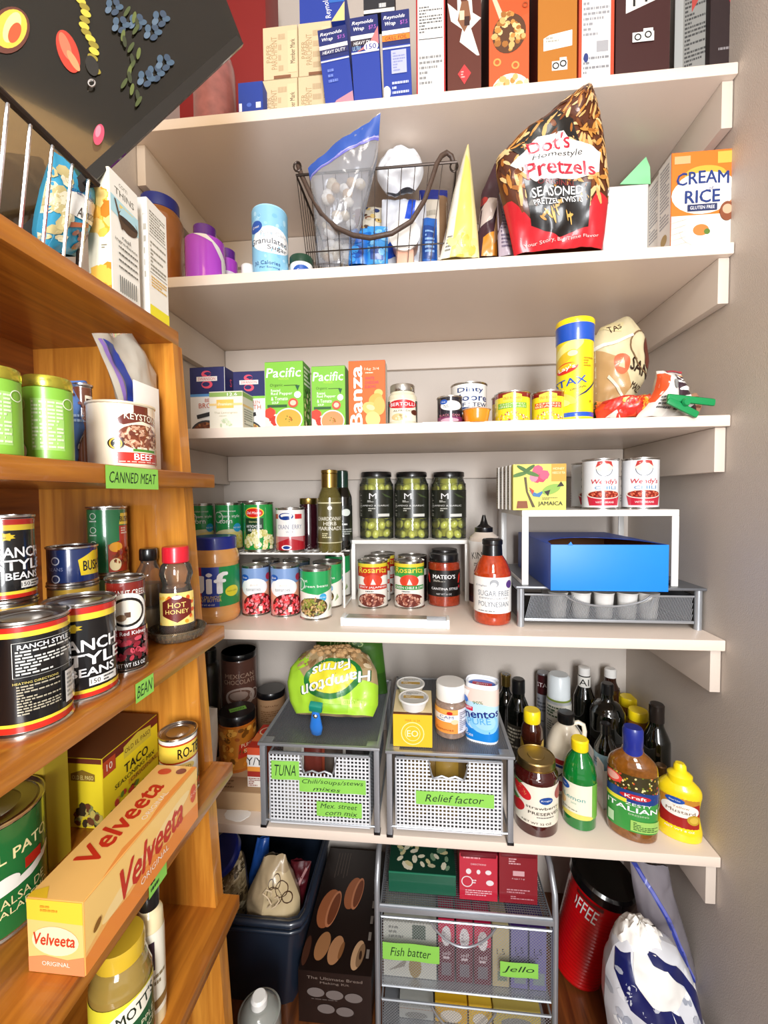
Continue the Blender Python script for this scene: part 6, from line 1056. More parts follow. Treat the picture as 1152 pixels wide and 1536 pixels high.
# shelf A
X1 = BX-.004; y0 = bc(166, 340, X1).y; y1 = bc(208, 370, X1).y; h = bc(166, 252, X1).z-BA
xw = X1-at(131, 340, Y=y0).x
rawbox('cracker_box', 'white thin crackers box with bowl picture beside the wire basket', X1-xw, X1, y0, y1, BA, h, '#f4efdf', ('#f2ead0', [('s', .2, .45, 1.1, .8, 40, .05, ['#e8a22c', '#f2bc4a', '#c87a14', '#f8d27a'], 1.4), ('s', .3, -.1, 1.1, .2, 20, .06, ['#e8a22c', '#f2bc4a', '#d08a1c'], 1.6), ('l', .6, .34, .9, .38, 2, '#8a8070')]),
    ('#f6f1e4', [('t', 'corn', .46, .93, .03, '#9a9484', dict(w=.3)), ('t', 'THINS', .5, .86, .055, '#6f6a5c', dict(w=.7, r=0)), ('p', [(0, .8), (1, .78), (1, .62), (0, .66)], '#b4dbe2'), ('r', .3, .74, .8, .77, '#e8d07a'), ('e', .6, .66, .36, .09, '#57402a'), ('p', [(.24, .66), (.96, .66), (.8, .76), (.4, .76)], '#b4dbe2'), ('e', .6, .665, .36, .025, '#3a2a1a'), ('p', [(.1, .78), (.16, .78), (.4, .58), (.34, .56)], '#57402a'),
     ('t', 'real', .5, .5, .035, '#4a463c', dict(w=.3)), ('t', 'ingredients', .5, .45, .035, '#4a463c', dict(w=.8))]+[('l', .2, .22+.055*i, .9, .25+.055*i, 1, '#6a665c') for i in range(4)]+[('r', .2+.07*i, .02, .2+.07*i+.03, .16, '#5a5a55') for i in range(9)]))
y2 = bc(222, 380, X1-.001).y; y3 = bc(251, 400, X1-.001).y; h2 = bc(222, 296, X1).z-BA
rawbox('cracker_box', 'plain white side of the second cracker box at the shelf end', X1-xw+.004, X1-.001, y2, y3, BA, h2, '#f6f2e8', ('#f6f2e8', [('t', 'corn thins', .86, .86, .02, '#8a8474', dict(w=.2)), ('l', .8, .3, .98, .8, 5, '#b0aa9c')]),
    ('#f4efe2', [('l', .1, .72, .9, .92, 8, '#8a8474'), ('r', .05, .7, .95, .705, '#6a665c'), ('l', .1, .4, .9, .66, 8, '#9a9484'), ('r', .05, .38, .95, .385, '#6a665c'), ('l', .1, .26, .9, .36, 4, '#e0b050'), ('r', 0, 0, 1, .1, '#efe02c')]))
# chrome basket
ya, yb2 = .16, bc(135, 330, BX-.012).y; zr = bc(134, 268, BX-.008).z-BA
kb = thing('wire_basket', 'chrome wire basket on the upper oak shelf', 'basket', (0, 0, BA), 0); xb0, xb1 = -.56, BX-.010
def rim(z, g): return [(xb0-g, ya-g, z), (xb1+g, ya-g, z), (xb1+g, yb2+g, z), (xb0-g, yb2+g, z)]
MB().tube([tuple(np.array(a)*(1-k/5)+np.array(b)*k/5) for a, b in zip(rim(zr, .004), rim(zr, .004)[1:]+rim(zr, .004)[:1]) for k in range(5)], .004, 8, closed=True).build('rim', MT['rack'], kb)
MB().tube([tuple(np.array(a)*(1-k/5)+np.array(b)*k/5) for a, b in zip(rim(.003, -.006), rim(.003, -.006)[1:]+rim(.003, -.006)[:1]) for k in range(5)], .0025, 8, closed=True).build('base_ring', MT['chrome'], kb)
for i, px_ in enumerate((-40, -12, 10, 43, 75, 104, 128)):
    y = bc(px_, 320, xb1).y; MB().tube([(xb1-.006, y-.004, .003), (xb1+.004, y+.002, zr)], .0017, 6).build('upright_wire', MT['chrome'], kb)
m = MB()
for k in range(6): x = xb0+(xb1-xb0)*(k+.5)/6; m.tube([(x, yb2-.006, .003), (x, yb2+.004, zr)], .0015, 5); m.tube([(x, ya, .003), (x, yb2-.006, .003)], .0015, 5)
for k in range(6): y = ya+(yb2-ya)*(k+.5)/6; m.tube([(xb0, y, .003), (xb0, y, zr)], .0015, 5)
m.tube([(xb0+.03, yb2+.004, zr), (xb0+.08, yb2+.012, zr+.0), (xb1-.03, yb2+.012, zr), (xb1+.004, yb2-.002, zr)], .003, 6); m.build('back_wires', MT['rack'], kb)['kind'] = 'stuff'
poly_bag('almond_bag', 'turquoise almond bag inside the chrome basket', 'bag', [(56, 378), (54, 345), (66, 280), (78, 226)], [(112, 385), (126, 350), (136, 300), (140, 268)], 0, BA+.006, '#2a9cc4', [('s', -.1, .2, .3, .9, 30, .05, ['#e8dcae', '#d0bf84', '#f4eccc'], 1.2, 0), ('s', .4, .1, .9, .34, 20, .04, ['#7a4a34', '#96604a', '#5a3424'], 1.3), ('p', [(.2, .48), (.95, .36), (.98, .56), (.5, .66), (.24, .66)], '#f4f2ea'), ('t', "Great Value", .5, .66, .06, '#1c3f8a', dict(w=.5, r=-14)), ('t', 'Almonds', .66, .47, .08, '#3a3028', dict(w=.5, r=-8)), ('r', .3, .36, .7, .4, '#b8643a')],
    th1(.02), .004, 40, 51, X=BX-.036)
poly_bag('snack_bag', 'brown snack bag at the back of the chrome basket', 'bag', [(-60, 330), (-50, 280), (-40, 220)], [(50, 360), (60, 300), (66, 240)], 0, BA+.006, '#5a4a38', [], th1(.03), .01, 30, 52, X=BX-.10)
# glass board with printed vegetables
B0 = at(20, 385, Z=BA)+Vector((0, 0, .0)); C1 = at(365, 66, Y=.64); C2 = C1+(at(328, -30, Y=.625)-C1)*3.0; C3 = B0+(C2-C1)
nrm = (C1-B0).cross(C2-C1).normalized(); nrm = nrm if nrm.y < 0 else -nrm
gb = thing('glass_cutting_board', 'dark tinted glass cutting board printed with corn and chillies, top left', 'cutting board', tuple(B0), 0)
C4 = B0
def cornered():
    a = C1+(C2-C1)*.0; return [B0, C1, C2, C3]
m = MB(); V = [p-B0 for p in cornered()]; m.add(V+[v-nrm*.004 for v in V], [(0, 1, 2, 3), (7, 6, 5, 4), (0, 4, 5, 1), (1, 5, 6, 2), (2, 6, 7, 3), (3, 7, 4, 0)])
gm = glassmat('smoked_glass', '#dccba8', .99, .05)
m.build('pane', gm, gb, smooth=0)
e1 = (C1-B0).normalized(); e2 = nrm.cross(e1); e2 = e2 if e2.z > 0 else -e2
m = MB(); m.add([v for p in ((V[0]), (V[1]), (V[1]+e2*.012), (V[0]+e2*.012)) for v in (p+nrm*.001,)]+[p-nrm*.005 for p in ((V[0]), (V[1]), (V[1]+e2*.012), (V[0]+e2*.012))], [(0, 1, 2, 3), (7, 6, 5, 4), (0, 4, 5, 1), (1, 5, 6, 2), (2, 6, 7, 3), (3, 7, 4, 0)])
m.build('edge_trim', mat('dark_edge', '#14100a', .4), gb, smooth=0)
def onboard(px_, py_, o=0):
    d = Vector(_F+_R*(px_-W_/2)/FOC-_U*(py_-H_/2)/FOC); t = (B0-Vector(EYE)).dot(nrm)/d.dot(nrm); return Vector(EYE)+d*t+nrm*(.0006+o)-B0
def px2(x, y): return (x+100)/420, (320-y)/380
def E_(x, y, rx, ry, c, r=0): u, v = px2(x, y); return ('e', u, v, rx/420, ry/380, c, r)
GP = [E_(14, 46, 30, 36, '#5a2412', -20), E_(16, 44, 24, 30, '#e8b43a', -20), E_(18, 42, 12, 24, '#f8e08a', -20), E_(22, 50, 9, 16, '#b84a1e', -20), E_(-50, 100, 40, 50, '#4a1c10'), E_(102, 78, 15, 34, '#b8321c', 20), E_(98, 70, 7, 22, '#ea6a4a', 20), E_(110, 92, 5, 18, '#e88a5a', 30)]
for i in range(12): GP.append(E_(121+i*2.2+4*math.sin(i*1.1), 2+i*9.5, 9, 4.5, ['#c9b43a', '#8a7a1c'][i % 2], -35))
GP += [E_(148, 203, 8, 16, '#c2405a', -10), E_(147, 198, 4, 9, '#e87a8a', -10), E_(138, 100, 9, 16, '#14120c', 20)]
for (x, y) in ((170, 12), (205, 35), (228, 50), (240, 30), (232, 112), (218, 120), (246, 96), (180, 40)):
    for k in range(5): GP.append(E_(x+9*math.cos(k*1.3), y+8*math.sin(k*1.3), 6, 4.5, ['#3c5468', '#2c4054', '#54687a'][k % 3], 30*k))
for k in range(16): GP.append(E_(190+4*(k % 4)+8*math.sin(k), 20+9*k, 9, 3, ['#3f4a1c', '#5a6428', '#28300f'][k % 3], 60+20*(k % 3)))
artwork('printed_vegetables', gb, 420, 380, lambda x, y, o: onboard(x-100, 320-y, min(o, .004)), GP, None, PG, lay=.00003)['kind'] = 'stuff'
MB().tube([onboard(137+5*math.cos(a), 129+5*math.sin(a), .003) for a in np.linspace(0, 2*PI, 17)[:-1]], .001, 5, closed=True).build('hanging_ring', MT['chrome'], gb)
# shelf B
BX = BXK['B']
def greenjar(side, xl, xr, yt, rot):
    t, loc, r, h = jar('nut_jar', side, 'jar', 0, 0, BB, 0, [(.94, 0), (1, .02), (1, .84), (.97, .86)], mat('green_jar', '#7da63a', .3, coat=.4), [('lid', [(1.0, .86), (1.02, .87), (1.02, .95), (1.0, .96), (.98, .99), (.94, 1), (.01, 1)], mat('lime_gold_lid', '#c9c24a', .25, .9))],
        [(.02, .85, 1.006, .5, '#7fb53a', [('r', .34, .12, .84, .84, '#9cc86a')]+[('l', .36+.12*i, .14, .46+.12*i, .82, 13, '#dfe8c4') for i in range(4)]+[('o', .92, .8, .08, .012, '#e8f0d0'), ('o', .14, .76, .09, .02, '#a8cf6a'), ('e', .04, .1, .22, .14, '#f2eee2'), ('e', .1, .12, .06, .05, '#5a2a1c')])], pre=fitX(xl, xr, BB, BX-.012, yt=yt), rot=rot, smooth=0)
    return t
greenjar('front left green nut jar at the photo edge, oak shelf with canned meat', -52, 33, 543, -.3)
greenjar('green nut jar with a gold rim beside the blue bag', 33, 110, 560, -.3)
poly_bag('chocolate_bag', 'blue candy bag standing between green jar and large meat can', 'bag', [(70, 696), (62, 620), (60, 572)], [(122, 698), (128, 620), (130, 572)], 0, BB, '#5a84c8', [('s', .5, .6, .9, 1, 8, .03, ['#6b3a3a', '#8a5a5a'], 1.3), ('s', .6, 0, 1, .3, 12, .04, ['#5a3424', '#f2f0ec', '#8a6a5a'], 1.3), ('l', .1, .4, .8, .5, 2, '#a8c4e8')], th1(.018), .006, 34, 61, X=BX-.095)
t, loc, r, h = can('bean_can', 'dark labelled tin just left of the large meat can', 0, 0, BB, 0, '#6b3a24', [('r', .6, .1, 1.2, .9, '#f0e6d0'), ('r', .64, .14, 1.2, .86, '#3a1c12')], pre=fitX(108, 142, BB, BX-.075, h=.10))
cream = mat('cream_can_metal', '#e8d9bc', .3, .3)
t, loc, r, h = can('meat_can', 'large cream canned beef tin above the green shelf note', 0, 0, BB, 0, '#efe2c8', [('p', [(.4, .70), (.52, .82), (.64, .86), (.64, .98), (.84, .98), (.84, .86), (1.1, .78), (1.0, .66), (.74, .74), (.52, .66)], '#6b2a1c'), ('t', 'KEYSTONE', .78, .795, .10, '#f6ecd4', dict(w=.50, b=.02, r=-2)), ('e', .74, .48, .30, .20, '#7a3a22'), ('s', .46, .30, 1.02, .66, 130, .018, ['#a8684a', '#c99a7c', '#8a4a30', '#e2c0a0', '#6b3020'], 2.6), ('p', [(.62, .22), (.98, .22), (.98, .32), (.62, .32)], '#e8dcc0'), ('r', .62, .25, .96, .29, '#4a8a2c'),
    ('r', .42, .06, 1.1, .23, '#c82a1c'), ('t', 'BEEF', .76, .165, .10, '#ffffff', dict(w=.26, b=.03)), ('l', .46, .07, 1.0, .10, 1, '#f0c8b8'), ('e', .43, .36, .09, .09, '#1d1a14'), ('o', .43, .36, .085, .02, '#e8b43a'), ('t', '2', .43, .36, .09, '#ffffff', dict(b=.02)), ('t', 'lbs', .51, .44, .03, '#3a2a1a')], m=cream, pre=fitX(127, 234, BB, BX-.008, yt=599), rot=.0, lz=(.015, .975))
poly_bag('zip_bag', 'milky zipper bag with a blue seal behind the large meat can', 'bag', [(205, 690), (185, 620), (160, 550), (138, 500)], [(236, 690), (236, 640), (234, 560), (198, 500)], 0, BB, '#d8d2c4', [('p', [(.15, 0), (.3, 0), (.3, .9), (.12, .95)], '#2a3f9a'), ('p', [(.05, 0), (.12, 0), (.1, .95), (.04, .95)], '#8a6ab0')], th1(.012), .008, 30, 62, mt=glassmat('milky_film', '#cfc6b6', .35, .2), X=BX-.070, artmt=PG)
tag(MB().rbox(-.001, .001, -.03, .020, 0, .118, .0004).build('white_card', mat('white_card', '#efeae0', .6), None, loc=(BX-.055, bc(225, 640, BX-.055).y, BB)), 'white printed card standing upright right behind the meat can', 'card')
for (lab, xa, ya_, xb_, yb_, zt2, hh, lines) in [('canned meat', 157, 700, 236, 700, BB-.001, .0235, [('CANNED MEAT', .5, .5, .5, .88)]), ('bean', 202, 1020, 229, 1000, BC-.001, .021, [('BEAN', .5, .5, .6, .8)]), ('lower', 222, 1320, 249, 1290, BD-.001, .021, [])]:
    BX = BXK[dict(canned='B', bean='C', lower='D')[lab.split()[0]]]; pa, pb_ = bc(xa, ya_), bc(xb_, yb_)
    note(bk, pb_.y-pa.y, hh, (lambda pa=pa, zt2=zt2, hh=hh, BX=BX: (lambda x, z, o: (BX+.0006+o, pa.y+x, zt2-hh+z)))(), lines)
# shelf C
BX = BXK['C']
rx2 = fitX(63, 177, BC, BX-.010, yt=886); R2 = rx2[1]; H2 = rx2[2]
RS = lambda dx=0: [('r', -.6, .86, 1.6, .93, '#f2d23a'), ('r', -.6, .93, 1.6, 1, '#c8281c'), ('r', -.6, 0, 1.6, .05, '#c8281c'), ('r', -.6, .05, 1.6, .09, '#f2d23a'), ('p', [(.30+dx+.16*math.cos(k*PI/9)*(1 if k % 2 else .72), .78+.055*math.sin(k*PI/9)*(1 if k % 2 else .72)) for k in range(18)], '#f0cf2a'), ('l', .2+dx, .76, .42+dx, .80, 2, '#4a3a10'), ('t', 'RANCH', .52+dx, .58, .13, '#ffffff', dict(w=.72, b=.04)), ('t', 'STYLE', .55+dx, .42, .13, '#ffffff', dict(w=.78, b=.04)), ('t', 'BEANS', .56+dx, .28, .09, '#ffffff', dict(w=.52, b=.04)), ('r', .5+dx, .12, .86+dx, .21, '#e8e6de'), ('t', '150', .57+dx, .165, .05, '#1d1d1d'), ('l', .66+dx, .13, .84+dx, .2, 2, '#4a4a4a')]
can('ranch_bean_can', 'large black ranch bean can, white lettering, at the shelf edge', 0, 0, BC, 0, '#0e0e10', RS(.06), pre=rx2, rot=.0)
can('ranch_bean_can', 'nearest black ranch bean can with ingredients text and white square', 0, 0, BC, 0, '#0e0e10', [('r', -.6, .90, 1.6, .95, '#f2d23a'), ('r', -.6, .95, 1.6, 1, '#c8281c'), ('r', -.6, 0, 1.6, .06, '#c8281c'), ('r', -.6, .06, 1.6, .09, '#f2d23a'), ('r', .36, .52, .98, .522, '#e8e8e0'), ('r', .36, .85, .98, .853, '#e8e8e0'), ('r', .36, .52, .365, .85, '#e8e8e0'), ('t', 'RANCH STYLE', .66, .81, .045, '#ffffff', dict(w=.5, b=.03)), ('l', .39, .54, .96, .78, 8, '#d8d8d0'), ('t', 'HEATING DIRECTIONS', .56, .47, .022, '#d8c46a', dict(w=.4)), ('l', .39, .16, .78, .45, 11, '#a8a08a'), ('r', .84, .14, 1.06, .46, '#f2f0ea'), ('r', .0, .12, .2, .2, '#f2f0ea'), ('l', .86, .18, 1.04, .44, 6, '#9a9a9a'), ('r', .1, .6, .22, .76, '#e8e8e0')],
    pre=fitXr(110, R2, BC, BX-.010, h=H2), rot=.0)
lo = []
for i, (xl, xr, dx, nm, c) in enumerate([(-30, 62, .094, 'ranch bean tin under the upper ranch can, mostly hidden', '#0e0e10'), (70, 152, .098, 'tin under the blue baked bean can, mostly hidden', '#1a1a1e')]):
    p_ = fitX(xl, xr, BC, BX-dx, h=H2*.97); lo.append(p_); can('bean_can', nm, 0, 0, BC, 0, c, [('r', -.6, .9, 1.6, 1, '#c8a03a')], pre=p_)
zc2 = BC+H2*.97+.001
def stacked(p_, **k): return ((p_[0][0], p_[0][1], zc2), p_[1]*.98, k['h'])
hu = hfit(lo[0][0][0], lo[0][0][1], lo[0][1], zc2, 771)
can('ranch_bean_can', 'black ranch bean can stacked at the upper left, over another tin', 0, 0, zc2, 0, '#0e0e10', RS(.16), pre=stacked(lo[0], h=hu), rot=.0)
hb = hfit(lo[1][0][0], lo[1][0][1], lo[1][1], zc2, 828.5)
can('baked_bean_can', 'navy blue baked bean can lying low beside the ranch stack', 0, 0, zc2, 0, '#1c2f62', [('p', [(.62, .2), (.58, .66), (.86, .9), (1.2, .9), (1.2, .2)], '#f2d42c'), ('t', "BUSH'S", .88, .48, .30, '#14142a', dict(w=.44, b=.04)), ('o', .22, .66, .12, .03, '#d8dce8'), ('t', 'BEANS', .22, .42, .1, '#8a94b8', dict(w=.26)), ('o', .22, .14, .12, .03, '#d8dce8')], pre=((lo[1][0][0], lo[1][0][1], zc2), lo[1][1]*.98, max(hb, .045)), rot=.0)
pw = fitX(158, 221, BC, BX-.016, yt=859)
can('kidney_bean_can', 'dark red kidney bean can with a white arched badge', 0, 0, BC, 0, '#14100f', [('r', -.6, .84, 1.6, 1, '#7a1f16'), ('e', .52, .66, .46, .22, '#f2efe6'), ('e', .52, .66, .38, .17, '#16120f'), ('e', .52, .66, .32, .14, '#e6e0d0'), ('t', 'WALNUT CREEK', .52, .88, .07, '#f2efe6', dict(w=.86, arc=.0)), ('r', .46, .6, .58, .66, '#5a3a24'), ('e', .4, .6, .1, .04, '#8a6a4a'), ('r', .0, .36, 1, .46, '#7a1216'), ('t', 'Dark Red Kidney', .5, .41, .06, '#ffffff', dict(w=.84)), ('s', -.1, .1, 1.1, .36, 80, .03, ['#a8283a', '#8a1a2c', '#c84a5a', '#6b1220'], 1.6, 0), ('r', -.6, 0, 1.6, .09, '#16120f'), ('t', 'NET WT 15.5 OZ', .56, .05, .045, '#ffffff', dict(w=.6))], pre=pw, rot=.0)
pg_ = fitX(132, 196, BC, BX-.115, h=H2*.93)
can('bean_can', 'green topped tin under the tall green bean can', 0, 0, BC, 0, '#6b8a5a', [], pre=pg_)
zt3 = BC+H2*.93+.001; ht = hfit(pg_[0][0], pg_[0][1], pg_[1], zt3, 759)
can('baked_bean_can', 'tall green and red baked bean can stacked at the back', 0, 0, zt3, 0, '#2a7a4a', [('p', [(.5, 0), (.5, .44), (.74, .5), (1.3, .5), (1.3, 0)], '#a8341c'), ('r', .74, .5, 1.1, .74, '#b8322a'), ('p', [(.74, .76), (.78, .94), (1.2, .96), (1.2, .76)], '#efd44a'), ('t', "BUSH'S", .92, .85, .09, '#14142a', dict(w=.32, b=.04)), ('l', .78, .6, 1.0, .72, 3, '#f0d8c8'), ('e', .66, .4, .14, .08, '#e8a02c'), ('s', .6, .1, 1.2, .36, 60, .025, ['#6b2a14', '#8a3a1c', '#a85a2c'], 1.6), ('e', .64, .12, .12, .1, '#f0dca8')]+[('o', .22, .9-.22*i, .05, .01, '#cfe0d0') for i in range(4)]+[('l', .14, .8-.22*i, .3, .84-.22*i, 1, '#cfe0d0') for i in range(4)],
    pre=((pg_[0][0], pg_[0][1], zt3), pg_[1]*.99, ht), rot=.0)
jar('glass_jar', 'clear glass jar with a dark lid left of the honey jar', 'jar', 0, 0, BC, 0, [(.9, 0), (1, .04), (1, .62), (.85, .74), (.6, .82), (.58, .88)], glassmat('jar_glass', '#efe8da', .95, .03), [('lid', [(.62, .86), (.66, .87), (.66, .98), (.6, 1), (.01, 1)], MT['blk']), ('contents', [(.86, .03), (.94, .06), (.94, .3), (.01, .32)], mat('white_filling', '#d8ccb4', .7, var=.3, vs=60)), ('inner_label', [(.9, .34), (.93, .35), (.93, .58), (.9, .59)], mat('brown_filling', '#8a6a44', .7))], (), pre=fitX(203, 246, BC, BX-.075, yt=820))
pc = fitX(222, 309, BC, BX-.004, h=.02)
t = thing('glass_coaster', 'ribbed clear glass dish under the honey jar', 'dish', pc[0], 0); rr = pc[1]
MB().lathe([(rr*.8, 0), (rr*.86, .002), (rr, .012), (rr*.98, .0145), (rr*.9, .006), (.001, .005)], 40).build('dish', glassmat('dish_glass', '#efe0c4', .92, .03), t, smooth=60)
m = MB()
for i in range(36):
    a = 2*PI*i/36; m.tube([(rr*.86*math.cos(a), rr*.86*math.sin(a), .003), (rr*.99*math.cos(a), rr*.99*math.sin(a), .013)], .0011, 4)
m.build('ribs', glassmat('dish_glass', '#e8d8b8'), t)['kind'] = 'stuff'
MB().tube([(rr*.99*math.cos(a), rr*.99*math.sin(a), .0145) for a in np.linspace(0, 2*PI, 41)[:-1]], .0012, 5, closed=True).build('rim', glassmat('dish_glass', '#e8d8b8'), t)
hh = hfit(pc[0][0], pc[0][1], .03, BC+.006, 816); rh = fitX(244, 298, BC, BX-.02, h=.14)[1]
hp_ = ((pc[0][0], pc[0][1], BC+.0062), rh, hh)
t, loc, r, h = jar('honey_jar', 'waisted hot honey jar with a red lid standing on the glass dish', 'jar', 0, 0, 0, 0, [(.85, 0), (.96, .03), (1, .1), (.96, .36), (.82, .52), (.76, .57), (.86, .64), (.92, .70), (.8, .79), (.62, .82)], glassmat('jar_glass', '#efe8da', .95, .03),
    [('lid', [(.70, .82), (.74, .83), (.74, .98), (.7, 1), (.01, 1)], MT['red']), ('honey', [(.8, .03), (.92, .06), (.95, .12), (.91, .36), (.78, .5), (.7, .54), (.01, .545)], mat('dark_honey', '#33100a', .1, coat=1))],
    [(.14, .50, 1.01, .34, '#f2d87a', [('s', 0, 0, 1, 1, 20, .06, ['#e8a02c', '#f0c04a', '#d8581c'], 1.2, 0), ('p', [(.5, .95), (.88, .72), (.88, .3), (.5, .08), (.12, .3), (.12, .72)], '#6b1c14'), ('t', 'HOT', .5, .62, .16, '#f2d87a', dict(w=.44)), ('t', 'HONEY', .5, .42, .13, '#f2d87a', dict(w=.58)), ('e', .5, .86, .12, .06, '#e8e0f0')])], pre=hp_, rot=.0)
# shelf D
BX = BXK['D']
pts = at(126, 1440, Z=BD); Xv = BX+.006
vy0 = bc(126, 1400, Xv).y; vy1 = bc(296, 1190, Xv).y; vh = bc(126, 1352, Xv).z-BD; vx0 = at(39, 1345, Y=vy0).x
VEL = [('p', [(0, 0), (1, 0), (1, .3), (.8, .38), (.66, .3), (.5, .42), (.3, .3), (.16, .34), (0, .24)], '#f0903c'), ('p', [(.0, .3), (.2, .5), (.5, .62), (.9, .7), (1, .8), (1, 1), (0, 1)], '#fbd07a'), ('e', .3, .5, .2, .12, '#fcdc98', 10), ('e', .7, .66, .2, .12, '#fcdc98', 8)]
t = rawbox('cheese_loaf_box', 'long orange and yellow cheese loaf carton lying along the shelf edge', vx0, Xv, vy0, vy1, BD, vh, '#f6b862',
    ('#f7bf74', [('p', [(0, .72), (1, .7), (1, 1), (0, 1)], '#f3c23a'), ('p', [(0, 0), (1, 0), (1, .26), (.7, .2), (.3, .24), (0, .2)], '#ee8a5a'), ('e', .5, .45, .42, .2, '#fbdcb0'), ('t', 'Velveeta', .48, .47, .16, '#c23a24', dict(w=.76, i=.2, b=.05)), ('t', 'ORIGINAL', .5, .14, .06, '#fbe6d4', dict(w=.5)), ('l', .25, .84, .8, .94, 2, '#d89a2c')]),
    ('#f8bc68', VEL+[('t', 'Velveeta', .52, .58, .46, '#c8321c', dict(w=.6, i=.25, b=.06)), ('t', 'ORIGINAL', .52, .24, .1, '#fdf0d8', dict(w=.26)), ('e', .94, .6, .035, .17, '#d8502c'), ('t', '32 OZ', .94, .6, .06, '#fbe0c0'), ('e', .07, .5, .03, .05, '#8a5a1c', 40)]),
    ('#f9c470', [('p', [(1, 0), (1, .12), (.9, .3), (.96, .5), (.86, .7), (.9, 1), (1, 1)], '#f09848'), ('p', [(0, 0), (.36, 0), (.2, .06), (0, .03)], '#f0c42c'), ('t', 'Velveeta', .42, .50, .135, '#c8321c', dict(w=2.1, i=.25, b=.05, r=90)), ('t', 'ORIGINAL', .82, .62, .034, '#fdf0d8', dict(w=.8, r=90)), ('e', .34, .93, .16, .032, '#d8502c'), ('e', .74, .94, .12, .03, '#8a4a3a')]), mt=PG)
Xb = BX-.100
a0, a1 = at(154, 1180, X=Xb).y, at(237, 1130, X=Xb).y; ht_ = at(155, 1137, X=Xb).z-BD; xl_ = at(81, 1180, Y=a0).x
OEP = lambda s=1: [('r', 0, 0, 1, 1, '#f2d81c'), ('t', 'OLD EL PASO', .5, .74, .055, '#7a4a1c', dict(w=.5)), ('o', .5, .74, .12, .01, '#7a4a1c')]
rawbox('taco_mix_box', 'yellow taco seasoning mix box with brown top behind cheese carton', max(xl_, -.56), Xb, a0, a1, BD, ht_, '#e9cf22', ('#eed522', [('r', 0, .93, 1, 1, '#6b2a14'), ('p', [(.36, .68), (.36, .78), (.6, .84), (.86, .78), (.86, .68)], '#8a6a1c'), ('t', 'OLD EL PASO', .61, .73, .06, '#f2e08a', dict(w=.44)), ('s', .4, .0, 1, .32, 30, .05, ['#6b3a1c', '#8a8a4a', '#c8b45a', '#3a2a14'], 1.4), ('r', .0, .0, .3, .14, '#a8382a')]),
    ('#f4dc1e', [('r', 0, .86, 1, 1, '#6b1c10'), ('p', [(.34, .74), (.34, .92), (.6, .98), (.86, .92), (.86, .74)], '#d8c43a'), ('t', 'OLD EL PASO', .6, .84, .07, '#5a3414', dict(w=.48)), ('p', [(0, .72), (.2, .72), (.2, .94), (0, .94)], '#b8401c'), ('t', '10', .1, .83, .1, '#f6f0d8'), ('t', 'TACO', .56, .58, .14, '#16120c', dict(w=.44, b=.03)), ('t', 'SEASONING MIX', .54, .44, .07, '#16120c', dict(w=.74)), ('r', .4, .3, 1, .38, '#d8a81c'), ('t', 'ORIGINAL', .7, .34, .06, '#5a3414', dict(w=.52)), ('s', .0, -.1, .7, .26, 40, .04, ['#7a3a1c', '#6a8a2c', '#e8b43a', '#c8402a'], 1.3)]), ('#7a4a24', []))
Xc = BX-.165; b0, b1 = at(119, 1160, X=Xc).y, at(190, 1100, X=Xc).y
rawbox('taco_mix_box', 'second yellow taco mix box standing behind the first one', -.572, Xc, b0, b1, BD, at(119, 1143, X=Xc).z-BD, '#d8bc2c', ('#d8bc2c', []), ('#e6c82a', [('r', 0, .8, 1, 1, '#6b1c10'), ('p', [(.1, .5), (.1, .72), (.5, .8), (.9, .72), (.9, .5)], '#d8c87a'), ('t', 'OLD EL PASO', .5, .62, .1, '#6a4a1c', dict(w=.66))]), ('#5a3418', []))
d0 = at(68, 1200, X=BX-.115).y
rawbox('taco_mix_box', 'dim yellow taco mix box at the far left above the green can', -.57, BX-.115, d0, d0+.030, BD, .150, '#a88f22', ('#b89c28', [('p', [(.3, .6), (.3, .76), (.6, .82), (.8, .76), (.8, .6)], '#7a6a1c'), ('s', .3, .0, 1, .3, 30, .05, ['#6b3a1c', '#5a6a2a', '#a8943a'], 1.4)]), ('#a8941c', []), ('#6a4a1c', []))
can('tomato_can', 'diced tomato can with a silver lid at the end of the oak shelf', 0, 0, BD, 0, '#f4f0e4', [('r', -.6, .62, 1.6, .92, '#f0cf4a'), ('r', -.6, .60, 1.6, .63, '#b8401c'), ('r', -.6, .91, 1.6, .94, '#b8401c'), ('t', 'RO-TEL', .78, .77, .17, '#1d1410', dict(w=.6, b=.03)), ('e', .6, .5, .24, .08, '#f2d87a'), ('t', 'DICED', .6, .5, .06, '#7a4a1c', dict(w=.3)), ('t', 'TOMATOES &', .66, .38, .06, '#2a2420', dict(w=.4)), ('t', 'GREEN CHILIES', .68, .3, .06, '#2a2420', dict(w=.5)), ('s', .3, .0, 1.1, .24, 40, .04, ['#c8321c', '#e8583a', '#6a8a2c'], 1.3)], pre=fitX(237, 298, BD, BX-.022, yt=1080), rot=.0)
can('tomato_sauce_can', 'big green tomato sauce can at the left photo edge', 0, 0, BD, 0, '#1d6a34', [('t', 'EL PATO', .74, .72, .10, '#f2e6a8', dict(w=.5, b=.03)), ('p', [(.5, .54), (.56, .44), (.8, .48), (1.1, .6), (1.1, .54), (.8, .4), (.56, .38)], '#f0ece0'), ('e', .6, .48, .1, .06, '#f0ece0'), ('r', .74, .5, .9, .6, '#b8281c'), ('t', 'SALSA DE', .72, .3, .08, '#e8dca0', dict(w=.4)), ('t', 'JALAPENO', .74, .2, .08, '#e8dca0', dict(w=.44))], pre=fitXr(72, .046, BD, BX-.085, h=.112), rot=.0)
